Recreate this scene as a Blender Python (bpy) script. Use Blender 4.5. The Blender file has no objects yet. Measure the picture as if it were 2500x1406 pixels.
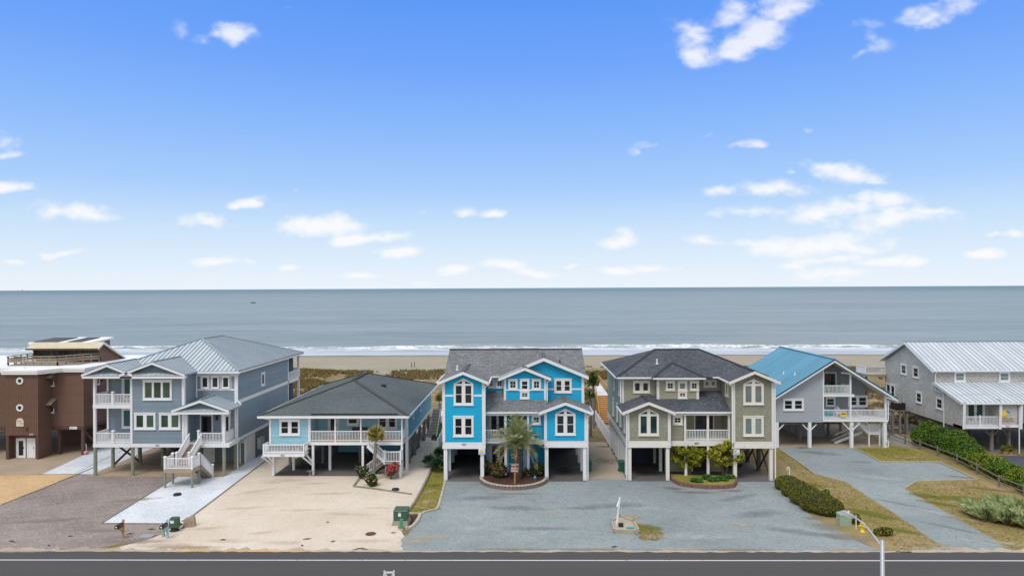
import bpy, bmesh, math, random
from mathutils import Vector, Matrix, noise as mnoise
random.seed(11)
SC = bpy.context.scene
COL = SC.collection
# ------------------------------------------------------------------ camera
H = 17.3; FPX = 1667.0; YAW = math.radians(1.2); ROLL = 0.0048
R0 = Vector((math.cos(YAW), math.sin(YAW), 0)); F0 = Vector((-math.sin(YAW), math.cos(YAW), 0)); U0 = Vector((0, 0, 1))
_c, _s = math.cos(ROLL), math.sin(ROLL)
camR = R0*_c - U0*_s; camU = R0*_s + U0*_c
cam_data = bpy.data.cameras.new('camera'); cam = bpy.data.objects.new('camera', cam_data); COL.objects.link(cam)
cam.matrix_world = Matrix(((camR.x, camU.x, -F0.x, 0), (camR.y, camU.y, -F0.y, 0), (camR.z, camU.z, -F0.z, H), (0, 0, 0, 1)))
cam_data.sensor_width = 36; cam_data.lens = 36*FPX/2500.0
cam_data.clip_start = 0.5; cam_data.clip_end = 90000
SC.camera = cam
def ray(u, v):
    du, dv = u-1250.0, 703.0-v
    return F0*FPX + R0*(du*_c+dv*_s) + U0*(-du*_s+dv*_c)
def onY(u, v, Y):
    d = ray(u, v); t = Y/d.y; return (d.x*t, H+d.z*t)
def onX(u, v, X):
    d = ray(u, v); t = X/d.x; return (d.y*t, H+d.z*t)
def gnd(u, v, z=0.0):
    d = ray(u, v); t = (z-H)/d.z; return (d.x*t, d.y*t)
# ------------------------------------------------------------------ colour management
SC.view_settings.view_transform = 'Standard'; SC.view_settings.look = 'None'
EXPO = 0.30
SC.view_settings.exposure = EXPO; SC.view_settings.gamma = 1.0; SC.view_settings.use_curve_mapping = False
SC.render.engine = 'CYCLES'
# ------------------------------------------------------------------ sun
SUN_EL, SUN_AZ = math.radians(56), math.radians(205)      # azimuth clockwise from +Y (the sea side)
sd = Vector((math.sin(SUN_AZ)*math.cos(SUN_EL), math.cos(SUN_AZ)*math.cos(SUN_EL), math.sin(SUN_EL)))
sun_data = bpy.data.lights.new('sun', 'SUN'); sun_data.energy = 1.5; sun_data.angle = math.radians(22); sun_data.color = (1.0, 0.96, 0.91)
sun = bpy.data.objects.new('sun', sun_data); COL.objects.link(sun)
sun.rotation_euler = sd.to_track_quat('Z', 'Y').to_euler(); sun.location = (0, -40, 90)
# ------------------------------------------------------------------ world: sky texture, haze toward the horizon, clouds
W = bpy.data.worlds.new('World'); SC.world = W; W.use_nodes = True
NT = W.node_tree; NT.nodes.clear()
def wn(t, **kw):
    n = NT.nodes.new(t)
    for k, v in kw.items(): setattr(n, k, v)
    return n
def wl(a, b): NT.links.new(a, b)
def wmath(op, a, b=None, c=None, clamp=False):
    n = wn('ShaderNodeMath', operation=op, use_clamp=clamp)
    for i, x in enumerate((a, b, c)):
        if x is None: continue
        if isinstance(x, (int, float)): n.inputs[i].default_value = x
        else: wl(x, n.inputs[i])
    return n.outputs[0]
def wsmooth(x, a, b):
    n = wn('ShaderNodeMapRange', interpolation_type='SMOOTHSTEP'); wl(x, n.inputs[0])
    n.inputs[1].default_value = a; n.inputs[2].default_value = b; n.inputs[3].default_value = 0; n.inputs[4].default_value = 1
    return n.outputs[0]
def wmix(f, a, b, blend='MIX'):
    n = wn('ShaderNodeMix', data_type='RGBA', blend_type=blend)
    if isinstance(f, (int, float)): n.inputs[0].default_value = f
    else: wl(f, n.inputs[0])
    for i, x in ((6, a), (7, b)):
        if isinstance(x, tuple): n.inputs[i].default_value = (*x, 1)
        else: wl(x, n.inputs[i])
    return n.outputs[2]
SKY_STRENGTH = 0.10
sky = wn('ShaderNodeTexSky', sky_type='NISHITA'); sky.sun_disc = False
sky.sun_elevation = SUN_EL; sky.sun_rotation = SUN_AZ; sky.air_density = 1.0; sky.dust_density = 0.3; sky.ozone_density = 1.5
tc = wn('ShaderNodeTexCoord'); sep = wn('ShaderNodeSeparateXYZ'); wl(tc.outputs['Generated'], sep.inputs[0])
dx, dy, dz = sep.outputs
# colour of the clear sky by elevation, carried by the sky texture's own brightness
ramp = wn('ShaderNodeValToRGB'); wl(dz, ramp.inputs[0])
SKYRAMP = [(0.0, '#ecf5ff'), (0.035, '#e0effe'), (0.085, '#cbe4fd'), (0.14, '#abd0fe'), (0.215, '#8fbdfe'), (0.30, '#73a9fd'), (0.385, '#5f9bfb'), (0.6, '#5490f0'), (1.0, '#4a86e6')]
def s2l(h):
    h = h.lstrip('#'); o = []
    for i in (0, 2, 4):
        c = int(h[i:i+2], 16)/255.0
        o.append(c/12.92 if c <= 0.04045 else ((c+0.055)/1.055)**2.4)
    return tuple(o)
els = ramp.color_ramp.elements
while len(els) > 1: els.remove(els[0])
els[0].position = SKYRAMP[0][0]; els[0].color = (*s2l(SKYRAMP[0][1]), 1)
for p, h in SKYRAMP[1:]:
    e = els.new(p); e.color = (*s2l(h), 1)
# the sky texture only keeps a soft share: its luminance is divided out by SKY_STRENGTH so that the ramp stays in display units
sc = wn('ShaderNodeVectorMath', operation='SCALE'); wl(sky.outputs[0], sc.inputs[0]); sc.inputs['Scale'].default_value = SKY_STRENGTH
clear = wmix(0.95, sc.outputs[0], ramp.outputs[0])
# clouds seen over the sea: soft lumps in direction space (x/y, z/y), edges broken by noise
CLOUDS = [  # u, v, half width, half height, density, tilt
 (1712,92,70,42,.8,-.25),(1690,135,55,26,.8,.1),(1838,92,78,38,1.0,-.45),(1920,25,75,34,1.0,-.35),(1660,65,34,26,.7,0),(1800,30,34,32,.7,-.5),(1760,62,60,26,.8,-.3),
 (2130,95,34,30,.6,.2),(2110,60,60,14,.35,.15),(2095,125,28,10,.4,-.4),(2310,18,75,26,.9,-.35),(2265,38,30,15,.8,-.5),
 (575,82,48,22,1.0,.05),(485,100,24,13,.5,0),(428,75,18,22,.35,.4),(686,18,16,12,.35,0),
 (1588,358,40,12,.75,-.15),(1555,374,20,12,.8,0),(1730,330,24,9,.7,-.45),(1800,354,44,9,.7,.05),(1984,316,14,9,.5,0),
 (5,350,26,24,.8,.1),(18,382,36,9,.7,0),(20,460,44,12,.85,0),
 (170,528,95,22,.95,.08),(255,540,55,11,.7,.02),(505,544,66,20,.95,0),(560,552,34,9,.7,0),(455,548,40,8,.7,0),
 (770,553,95,26,1.0,.03),(725,538,50,18,.9,0),(840,552,40,14,.8,.1),(900,590,52,12,.9,-.03),(975,622,36,11,.95,-.02),
 (620,492,28,11,.95,0),(580,497,20,7,.6,0),(702,466,10,9,.5,-.3),(1028,525,18,9,.5,0),(1148,518,32,11,.6,0),(1221,519,28,11,.85,-.1),
 (160,620,32,8,.85,-.03),(50,638,30,7,.5,0),(515,647,36,8,.7,0),(595,646,12,6,.5,0),(706,653,16,6,.6,0),(1112,665,24,8,.75,0),(1228,655,34,9,.7,0),(1305,670,34,8,.7,0),(1392,650,16,6,.6,0),(1518,588,28,14,1.0,-.1),(1508,662,32,8,.8,0),(1580,654,34,9,.8,0),
 (1745,588,62,9,.75,.05),(1762,462,32,13,1.0,-.08),(1905,457,78,22,1.0,.02),(2090,425,90,25,1.0,.12),(2030,405,55,14,.8,.1),(2150,445,60,12,.8,.08),(1945,415,16,9,.8,0),
 (2065,502,115,27,1.0,-.12),(2130,488,75,22,1.0,.05),(1985,525,60,14,.9,-.1),(2200,538,110,22,1.0,-.04),(2270,524,72,11,.9,.03),(1815,518,55,11,.85,-.06),
 (2020,600,110,20,1.0,-.02),(2085,602,55,14,.9,0),(2040,632,64,9,.8,-.03),(2140,640,60,11,.8,-.04),(2040,668,54,12,.8,-.04),(2240,643,26,9,.85,-.03),(2410,631,28,8,.7,0),(1920,650,26,6,.6,0),(2435,580,18,8,.6,0),(2490,578,14,10,.6,0),(1030,690,30,5,.4,0),(880,684,30,6,.5,0),
]
import numpy as np
def fbm(shape, cell, octaves, rough, rng):
    h, w = shape; tot = np.zeros(shape); amp = 1.0; nrm = 0.0
    for _ in range(octaves):
        cy, cx = max(cell[0], 2), max(cell[1], 2)
        gy, gx = int(h/cy)+3, int(w/cx)+3
        g = rng.random((gy, gx))
        yy = np.arange(h)/cy; xx = np.arange(w)/cx
        y0 = yy.astype(int); x0 = xx.astype(int)
        fy = yy-y0; fx = xx-x0; fy = (fy*fy*(3-2*fy))[:, None]; fx = (fx*fx*(3-2*fx))[None, :]
        a = g[y0][:, x0]; b = g[y0][:, x0+1]; c = g[y0+1][:, x0]; d = g[y0+1][:, x0+1]
        tot += amp*((a*(1-fx)+b*fx)*(1-fy)+(c*(1-fx)+d*fx)*fy)
        nrm += amp; amp *= rough; cell = (cell[0]/2, cell[1]/2)
    return tot/nrm
CW, CH = 1700, 560                                   # cloud field over the sea: x/y from -1 to 1, z/y from 0 to 0.66
CXR, CZR = 1.0, 0.66
rng = np.random.default_rng(5)
gx = np.linspace(-CXR, CXR, CW)[None, :].repeat(CH, 0); gz = np.linspace(0, CZR, CH)[:, None].repeat(CW, 1)
n_fine = fbm((CH, CW), (26, 44), 5, 0.6, rng); n_wx = fbm((CH, CW), (48, 80), 4, 0.5, rng)-0.5; n_wz = fbm((CH, CW), (48, 80), 4, 0.5, rng)-0.5
qx = gx+n_wx*0.035; qz = gz+n_wz*0.022
accm = np.zeros((CH, CW))
for (u, v, hw, hh, den, tilt) in CLOUDS:
    d = ray(u, v); cx, cz = d.x/d.y, d.z/d.y
    ct, st = math.cos(tilt), math.sin(tilt)
    ax, az = qx-cx, qz-cz
    rx = (ax*ct-az*st)/(hw*(2.0 if v < 560 else 2.5)/FPX); rz = (ax*st+az*ct)/(hh*(2.0 if v < 560 else 2.4)/FPX)
    flat = np.where(rz < 0, rz*1.25, rz)             # flatter undersides
    accm = np.maximum(accm, np.clip((den if v < 560 else min(1.2, den*1.35))*(1-np.sqrt(rx*rx+flat*flat)), 0, 1))
dn = accm+(n_fine-0.5)*1.5
t_ = np.clip((dn-0.15)/0.80, 0, 1); fm = t_*t_*(3-2*t_)
t_ = np.clip((accm-0.02)/0.26, 0, 1); fm *= t_*t_*(3-2*t_)
fm *= np.clip(1.05-gz*0.6, .6, 1)
img = bpy.data.images.new('cloud_field', CW, CH, alpha=False, float_buffer=True); img.colorspace_settings.name = 'Non-Color'
buf = np.ones((CH, CW, 4), dtype=np.float32); buf[..., :3] = fm[..., None]
img.pixels.foreach_set(buf.ravel()); img.update(); img.pack()
iy = wmath('MAXIMUM', dy, 0.06)
px = wmath('DIVIDE', dx, iy); pz = wmath('DIVIDE', dz, iy)
pv = wn('ShaderNodeCombineXYZ'); wl(wmath('MULTIPLY_ADD', px, 0.5/CXR, 0.5), pv.inputs[0]); wl(wmath('MULTIPLY', pz, 1/CZR), pv.inputs[1])
ti = wn('ShaderNodeTexImage'); ti.image = img; ti.extension = 'CLIP'; ti.interpolation = 'Cubic'; wl(pv.outputs[0], ti.inputs[0])
front = wmath('MULTIPLY', ti.outputs['Color'], wsmooth(dy, 0.2, 0.4))
# near-overcast cloud added overhead and behind, out of view, to neutralise the light
hz = wmath('ADD', wmath('MAXIMUM', dz, 0.0), 0.16)
ov = wn('ShaderNodeCombineXYZ'); wl(wmath('DIVIDE', dx, hz), ov.inputs[0]); wl(wmath('DIVIDE', dy, hz), ov.inputs[1])
nz3 = wn('ShaderNodeTexNoise'); nz3.inputs['Scale'].default_value = 1.6; nz3.inputs['Detail'].default_value = 6; wl(ov.outputs[0], nz3.inputs['Vector'])
over = wmath('MULTIPLY', wsmooth(nz3.outputs['Fac'], 0.22, 0.50), 0.97)
off = wmath('MAXIMUM', wsmooth(dz, 0.40, 0.47), wmath('SUBTRACT', 1.0, wsmooth(dy, 0.55, 0.70)))
off = wmath('MULTIPLY', off, wsmooth(dz, 0.02, 0.12))
cloudf = wmath('MAXIMUM', front, wmath('MULTIPLY', over, off))
cloudc = wmix(off, (0.95, 0.96, 0.985), (0.93, 0.955, 0.985))
skyc = wmix(cloudf, clear, cloudc)
up = wn('ShaderNodeVectorMath', operation='SCALE'); wl(skyc, up.inputs[0]); up.inputs['Scale'].default_value = 2**-EXPO/SKY_STRENGTH   # back to the sky texture's physical scale
skycol = up.outputs[0]
bg = wn('ShaderNodeBackground'); wl(skycol, bg.inputs[0]); bg.inputs[1].default_value = SKY_STRENGTH
out = wn('ShaderNodeOutputWorld'); wl(bg.outputs[0], out.inputs[0])
W.cycles.sampling_method = 'MANUAL'; W.cycles.sample_map_resolution = 512
# ------------------------------------------------------------------ materials
def C(h, k=1.0):
    r, g, b = s2l(h); return (r*k, g*k, b*k)
class NodeMat:
    def __init__(s, name):
        s.m = bpy.data.materials.new(name); s.m.use_nodes = True; s.t = s.m.node_tree
        s.b = s.t.nodes['Principled BSDF']; s.tc = None
    def n(s, t, **kw):
        n = s.t.nodes.new(t)
        for k, v in kw.items(): setattr(n, k, v)
        return n
    def l(s, a, b): s.t.links.new(a, b)
    def co(s, out='Object'):
        if s.tc is None: s.tc = s.n('ShaderNodeTexCoord')
        return s.tc.outputs[out]
    def math(s, op, a, b=None, c=None, clamp=False):
        n = s.n('ShaderNodeMath', operation=op, use_clamp=clamp)
        for i, x in enumerate((a, b, c)):
            if x is None: continue
            if isinstance(x, (int, float)): n.inputs[i].default_value = x
            else: s.l(x, n.inputs[i])
        return n.outputs[0]
    def noise(s, scale, detail=4, rough=.55, stretch=None, vec=None, dist=0):
        n = s.n('ShaderNodeTexNoise'); n.inputs['Scale'].default_value = scale; n.inputs['Detail'].default_value = detail
        n.inputs['Roughness'].default_value = rough; n.inputs['Distortion'].default_value = dist
        v = vec if vec is not None else s.co()
        if stretch:
            mp = s.n('ShaderNodeMapping'); mp.inputs['Scale'].default_value = stretch; s.l(v, mp.inputs[0]); v = mp.outputs[0]
        s.l(v, n.inputs['Vector']); return n.outputs['Fac']
    def ramp(s, f, stops):
        r = s.n('ShaderNodeValToRGB'); s.l(f, r.inputs[0]); e = r.color_ramp.elements
        while len(e) > 1: e.remove(e[0])
        e[0].position = stops[0][0]; e[0].color = (*stops[0][1], 1)
        for p, c in stops[1:]:
            q = e.new(p); q.color = (*c, 1)
        return r.outputs[0]
    def mix(s, f, a, b, blend='MIX'):
        n = s.n('ShaderNodeMix', data_type='RGBA', blend_type=blend)
        if isinstance(f, (int, float)): n.inputs[0].default_value = f
        else: s.l(f, n.inputs[0])
        for i, x in ((6, a), (7, b)):
            if isinstance(x, tuple): n.inputs[i].default_value = (*x[:3], 1)
            else: s.l(x, n.inputs[i])
        return n.outputs[2]
    def bump(s, h, dist=.01, strength=1.0):
        n = s.n('ShaderNodeBump'); n.inputs['Strength'].default_value = strength; n.inputs['Distance'].default_value = dist
        s.l(h, n.inputs['Height']); s.l(n.outputs[0], s.b.inputs['Normal'])
    def smooth(s, f, a, b):
        n = s.n('ShaderNodeMapRange', interpolation_type='SMOOTHSTEP'); s.l(f, n.inputs[0])
        n.inputs[1].default_value = a; n.inputs[2].default_value = b; return n.outputs[0]
    def base(s, c):
        if isinstance(c, tuple): s.b.inputs['Base Color'].default_value = (*c[:3], 1)
        else: s.l(c, s.b.inputs['Base Color'])
    def set(s, rough=.6, metal=0, spec=.5):
        s.b.inputs['Roughness'].default_value = rough; s.b.inputs['Metallic'].default_value = metal; s.b.inputs['Specular IOR Level'].default_value = spec
        return s.m
def sc3(c, k): return tuple(min(1, x*k) for x in c)
def plain(name, col, rough=.6, var=.12, scale=1.3, fine=18, metal=0, spec=.4, bump=0):
    q = NodeMat(name); a = q.noise(scale, 5, .6); b = q.noise(fine, 3, .6)
    f = q.math('ADD', q.math('MULTIPLY', a, .65), q.math('MULTIPLY', b, .35))
    q.base(q.ramp(f, [(.3, sc3(col, 1-var)), (.7, sc3(col, 1+var))]))
    if bump: q.bump(b, bump)
    return q.set(rough, metal, spec)
def siding(name, col, course=.17, wear=.14, bump=0):
    q = NodeMat(name)
    sp = q.n('ShaderNodeSeparateXYZ'); q.l(q.co(), sp.inputs[0])
    wn_ = q.n('ShaderNodeTexWhiteNoise', noise_dimensions='1D'); q.l(q.math('FLOOR', q.math('DIVIDE', sp.outputs[2], course)), wn_.inputs['W'])
    a = q.noise(.7, 5, .6, (1, 1, .35)); b = q.noise(5, 4, .6, (1, 1, .15))
    f = q.math('ADD', q.math('ADD', q.math('MULTIPLY', a, .5), q.math('MULTIPLY', b, .3)), q.math('MULTIPLY', wn_.outputs[0], .2))
    q.base(q.ramp(f, [(.28, sc3(col, 1-wear)), (.5, col), (.75, sc3(col, 1+wear))]))
    return q.set(.55, 0, .35)
def shake(name, col, w=.18, h=.18, var=.22):
    q = NodeMat(name); sp = q.n('ShaderNodeSeparateXYZ'); q.l(q.co(), sp.inputs[0])
    cb = q.n('ShaderNodeCombineXYZ')
    q.l(q.math('ADD', sp.outputs[0], sp.outputs[1]), cb.inputs[0]); q.l(sp.outputs[2], cb.inputs[1])
    br = q.n('ShaderNodeTexBrick'); q.l(cb.outputs[0], br.inputs['Vector']); br.offset = .43
    br.inputs['Color1'].default_value = (*sc3(col, 1-var), 1); br.inputs['Color2'].default_value = (*sc3(col, 1+var*.6), 1)
    br.inputs['Mortar'].default_value = (*sc3(col, .55), 1); br.inputs['Scale'].default_value = 1
    br.inputs['Mortar Size'].default_value = .008; br.inputs['Brick Width'].default_value = w; br.inputs['Row Height'].default_value = h; br.inputs['Bias'].default_value = .1
    a = q.noise(.6, 5, .6); q.base(q.mix(1.0, br.outputs['Color'], q.ramp(a, [(.3, (.86,)*3), (.7, (1.08,)*3)]), 'MULTIPLY'))
    return q.set(.75, 0, .2)
def shingles(name, col, fleck, amount=.5, w=.33, h=.15, spread=.25):
    q = NodeMat(name); uv = q.co('UV')
    br = q.n('ShaderNodeTexBrick'); q.l(uv, br.inputs['Vector']); br.offset = .37; br.offset_frequency = 3
    br.inputs['Color1'].default_value = (*sc3(col, 1-spread), 1); br.inputs['Color2'].default_value = (*sc3(col, 1+spread), 1)
    br.inputs['Mortar'].default_value = (*sc3(col, .6), 1); br.inputs['Scale'].default_value = 1
    br.inputs['Mortar Size'].default_value = .012; br.inputs['Brick Width'].default_value = w; br.inputs['Row Height'].default_value = h
    n1 = q.noise(3.2, 3, .6, (1, 2.2, 1), uv); n2 = q.noise(.22, 4, .6, None, uv); n3 = q.noise(16, 2, .6, None, uv)
    f = q.math('MULTIPLY', q.smooth(n1, .53, .66), q.smooth(n3, .40, .6))
    c = q.mix(q.math('MULTIPLY', f, amount), br.outputs['Color'], fleck)
    q.base(q.mix(1.0, c, q.ramp(n2, [(.3, (.84,)*3), (.7, (1.1,)*3)]), 'MULTIPLY'))
    q.bump(br.outputs['Fac'], -.02, .6)
    return q.set(.9, 0, .15)
def metalroof(name, col, rough=.38):
    q = NodeMat(name); a = q.noise(.35, 4, .6); b = q.noise(2.5, 5, .65)
    rnd = q.n('ShaderNodeObjectInfo').outputs['Random']
    f = q.math('ADD', q.math('ADD', q.math('MULTIPLY', a, .45), q.math('MULTIPLY', b, .3)), q.math('MULTIPLY', rnd, .25))
    q.base(q.ramp(f, [(.3, sc3(col, .86)), (.7, sc3(col, 1.12))]))
    return q.set(rough, 0, .5)
def glass(name, col, col2=None, rough=.06):
    q = NodeMat(name); n = q.math('ADD', q.math('MULTIPLY', q.noise(1.1, 3, .5), .6), q.math('MULTIPLY', q.n('ShaderNodeObjectInfo').outputs['Random'], .4)); col2 = col2 or sc3(col, .45)
    q.base(q.ramp(n, [(.35, col2), (.65, col)])); q.b.inputs['Coat Weight'].default_value = .15; q.b.inputs['Coat Roughness'].default_value = .03
    return q.set(rough, 0, .5)
def gravel(name, cols, speck, sp_amt=.35, scale=9, big=.22, tracks=None):
    q = NodeMat(name)
    a = q.noise(big, 4, .55); b = q.noise(scale*2.2, 2, .7); c = q.noise(scale*5, 2, .7); e = q.noise(.9, 4, .55)
    f = q.math('ADD', q.math('ADD', q.math('MULTIPLY', a, .42), q.math('MULTIPLY', b, .22)), q.math('ADD', q.math('MULTIPLY', c, .22), q.math('MULTIPLY', e, .14)))
    n = len(cols); base = q.ramp(f, [(.33+.34*i/(n-1), k) for i, k in enumerate(cols)])
    v = q.n('ShaderNodeTexVoronoi'); v.inputs['Scale'].default_value = scale*1.7; q.l(q.co(), v.inputs['Vector'])
    hs = q.n('ShaderNodeSeparateColor'); q.l(v.outputs['Color'], hs.inputs[0])
    m = q.math('MULTIPLY', q.smooth(hs.outputs[0], .72, .8), sp_amt)
    base = q.mix(m, base, speck)
    q.base(base); q.bump(q.math('ADD', b, c), .02, .5)
    return q.set(.92, 0, .15)
def leaf(name, c0, c1, c2, scale=1.2):
    q = NodeMat(name); g = q.n('ShaderNodeNewGeometry').outputs['Random Per Island']; a = q.noise(scale, 3, .6)
    f = q.math('ADD', q.math('MULTIPLY', g, .55), q.math('MULTIPLY', a, .45))
    q.base(q.ramp(f, [(.22, c0), (.5, c1), (.8, c2)]))
    return q.set(.75, 0, .12)
# ------------------------------------------------------------------ mesh building
def origin_of(o):
    v = Vector((0, 0, 0))
    while o is not None: v += o.location; o = o.parent
    return v
class Fr:
    'a wall frame: fr(a, b, c) = point a along the wall, b up, c out of it'
    def __init__(s, axis, at, out):
        s.axis, s.at, s.out = axis, at, out
    def __call__(s, a, b, c=0):
        return Vector((a, s.at+s.out*c, b)) if s.axis == 'Y' else Vector((s.at+s.out*c, a, b))
def front(y): return Fr('Y', y, -1)
def back(y): return Fr('Y', y, 1)
def right(x): return Fr('X', x, 1)
def left(x): return Fr('X', x, -1)
class MB:
    def __init__(s): s.v = []; s.f = []; s.uv = {}
    def poly(s, pts, uv=None):
        k = len(s.v); s.v += [Vector(p) for p in pts]; s.f.append(list(range(k, k+len(pts))))
        if uv: s.uv[len(s.f)-1] = uv
        return s
    def hexa(s, p):
        k = len(s.v); s.v += [Vector(q) for q in p]
        for q in ((0,3,2,1),(4,5,6,7),(0,1,5,4),(1,2,6,5),(2,3,7,6),(3,0,4,7)): s.f.append([k+i for i in q])
        return s
    def box(s, x0, x1, y0, y1, z0, z1):
        return s.hexa([(x0,y0,z0),(x1,y0,z0),(x1,y1,z0),(x0,y1,z0),(x0,y0,z1),(x1,y0,z1),(x1,y1,z1),(x0,y1,z1)])
    def fbox(s, fr, a0, a1, b0, b1, c0, c1):
        return s.hexa([fr(a0,b0,c0),fr(a1,b0,c0),fr(a1,b0,c1),fr(a0,b0,c1),fr(a0,b1,c0),fr(a1,b1,c0),fr(a1,b1,c1),fr(a0,b1,c1)])
    def bar(s, p, q, w, h=None, up=(0,0,1)):
        p, q = Vector(p), Vector(q); h = h or w; d = (q-p).normalized(); u = Vector(up)
        if abs(d.dot(u)) > .98: u = Vector((0,1,0))
        r = d.cross(u).normalized()*w/2; t = r.cross(d).normalized()*h/2
        return s.hexa([p-r-t, p+r-t, q+r-t, q-r-t, p-r+t, p+r+t, q+r+t, q-r+t])
    def tube(s, p, q, r0, r1=None, n=8):
        p, q = Vector(p), Vector(q); r1 = r0 if r1 is None else r1; d = (q-p).normalized()
        u = Vector((0,0,1)) if abs(d.z) < .95 else Vector((1,0,0)); a = d.cross(u).normalized(); b = a.cross(d)
        k = len(s.v)
        for i in range(n):
            t = 2*math.pi*i/n; e = a*math.cos(t)+b*math.sin(t); s.v.append(p+e*r0); s.v.append(q+e*r1)
        for i in range(n):
            j = (i+1) % n; s.f.append([k+2*i, k+2*j, k+2*j+1, k+2*i+1])
        s.f.append([k+2*i for i in range(n)][::-1]); s.f.append([k+2*i+1 for i in range(n)])
        return s
    def prism(s, pts, off):
        pts = [Vector(p) for p in pts]; off = Vector(off); k = len(s.v); n = len(pts)
        s.v += pts+[p+off for p in pts]; s.f.append(list(range(k, k+n))); s.f.append([k+n+i for i in range(n)][::-1])
        for i in range(n):
            j = (i+1) % n; s.f.append([k+i, k+n+i, k+n+j, k+j])
        return s
    def slope(s, pts, e, t=.16):
        'roof slope: top polygon with metre UVs along the eave and up the slope, vertical thickness t'
        pts = [Vector(p) for p in pts]; e = Vector(e).normalized()
        nrm = (pts[1]-pts[0]).cross(pts[2]-pts[0]).normalized(); up = nrm.cross(e)
        if up.z < 0: up = -up
        s.poly(pts, [(p.dot(e), p.dot(up)) for p in pts])
        dn = Vector((0, 0, -t)); n = len(pts)
        s.poly([p+dn for p in pts][::-1])
        for i in range(n):
            j = (i+1) % n; s.poly([pts[i], pts[i]+dn, pts[j]+dn, pts[j]])
        return s
    def lathe(s, c, prof, n=14):
        c = Vector(c); k = len(s.v)
        for (r, z) in prof:
            for i in range(n):
                t = 2*math.pi*i/n; s.v.append(c+Vector((r*math.cos(t), r*math.sin(t), z)))
        for a in range(len(prof)-1):
            for i in range(n):
                j = (i+1) % n; s.f.append([k+a*n+i, k+a*n+j, k+(a+1)*n+j, k+(a+1)*n+i])
        s.f.append([k+i for i in range(n)][::-1]); s.f.append([k+(len(prof)-1)*n+i for i in range(n)])
        return s
    def mesh(s, name, org=Vector((0,0,0)), smooth=False, recalc=True):
        m = bpy.data.meshes.new(name); m.from_pydata([tuple(p-org) for p in s.v], [], s.f)
        if s.uv:
            lay = m.uv_layers.new(name='UVMap')
            for fi, uvs in s.uv.items():
                p = m.polygons[fi]
                for li, t in zip(p.loop_indices, uvs): lay.data[li].uv = t
        if recalc and len(s.f) < 60000:
            bm = bmesh.new(); bm.from_mesh(m); bmesh.ops.recalc_face_normals(bm, faces=bm.faces); bm.to_mesh(m); bm.free()
        if smooth: m.polygons.foreach_set('use_smooth', [True]*len(m.polygons))
        m.update(); return m
    def build(s, name, mat, parent=None, smooth=False, recalc=True, loc=None):
        org = origin_of(parent) if parent is not None else Vector(loc if loc else (0, 0, 0))
        o = bpy.data.objects.new(name, s.mesh(name, org, smooth, recalc)); o.data.materials.append(mat); COL.objects.link(o)
        if parent is not None: o.parent = parent
        else: o.location = org
        return o
def tag(o, label=None, cat=None, group=None, kind=None):
    for k, v in (('label', label), ('category', cat), ('group', group), ('kind', kind)):
        if v: o[k] = v
    return o
def thing(name, label, cat, loc, group=None):
    o = bpy.data.objects.new(name, None); o.empty_display_size = .3; o.location = loc; COL.objects.link(o)
    return tag(o, label, cat, group)
def stuff(o): o['kind'] = 'stuff'; return o
def clip(poly, nx, ny, d):
    'keep the part of a 2-D polygon where nx*x+ny*y >= d'
    out_ = []
    for i in range(len(poly)):
        p, q = poly[i], poly[(i+1) % len(poly)]; a = nx*p[0]+ny*p[1]-d; b = nx*q[0]+ny*q[1]-d
        if a >= 0: out_.append(p)
        if (a >= 0) != (b >= 0):
            t = a/(a-b); out_.append((p[0]+(q[0]-p[0])*t, p[1]+(q[1]-p[1])*t))
    return out_
def lap_wall(parent, fr, poly, mat, course=.17, t=.026, ang=0.0, name='wall', c0=0.0):
    'lap siding: every course is a tilted board standing proud of the one below'
    mb = MB(); nx, ny = -math.sin(ang), math.cos(ang); ds = [nx*p[0]+ny*p[1] for p in poly]
    k0, k1 = math.floor(min(ds)/course), math.ceil(max(ds)/course)
    for k in range(k0, k1):
        d0, d1 = k*course, (k+1)*course
        q = clip(clip(poly, nx, ny, d0), -nx, -ny, -d1)
        if len(q) < 3: continue
        pts = [fr(p[0], p[1], c0+t*(1-(nx*p[0]+ny*p[1]-d0)/course)) for p in q]
        mb.poly(pts)
        for i in range(len(q)):
            p, r = q[i], q[(i+1) % len(q)]
            if abs(nx*p[0]+ny*p[1]-d0) < 1e-5 and abs(nx*r[0]+ny*r[1]-d0) < 1e-5 and abs(p[0]-r[0])+abs(p[1]-r[1]) > 1e-4:
                mb.poly([fr(p[0], p[1], c0), fr(r[0], r[1], c0), fr(r[0], r[1], c0+t), fr(p[0], p[1], c0+t)])
    return mb.build(name, mat, parent, recalc=False)
def rect(a0, a1, b0, b1): return [(a0, b0), (a1, b0), (a1, b1), (a0, b1)]
def trim(parent, fr, a0, a1, b0, b1, mat, c=.045, name='trim_board', c0=0.0):
    return MB().fbox(fr, a0, a1, b0, b1, c0, c).build(name, mat, parent)
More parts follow.
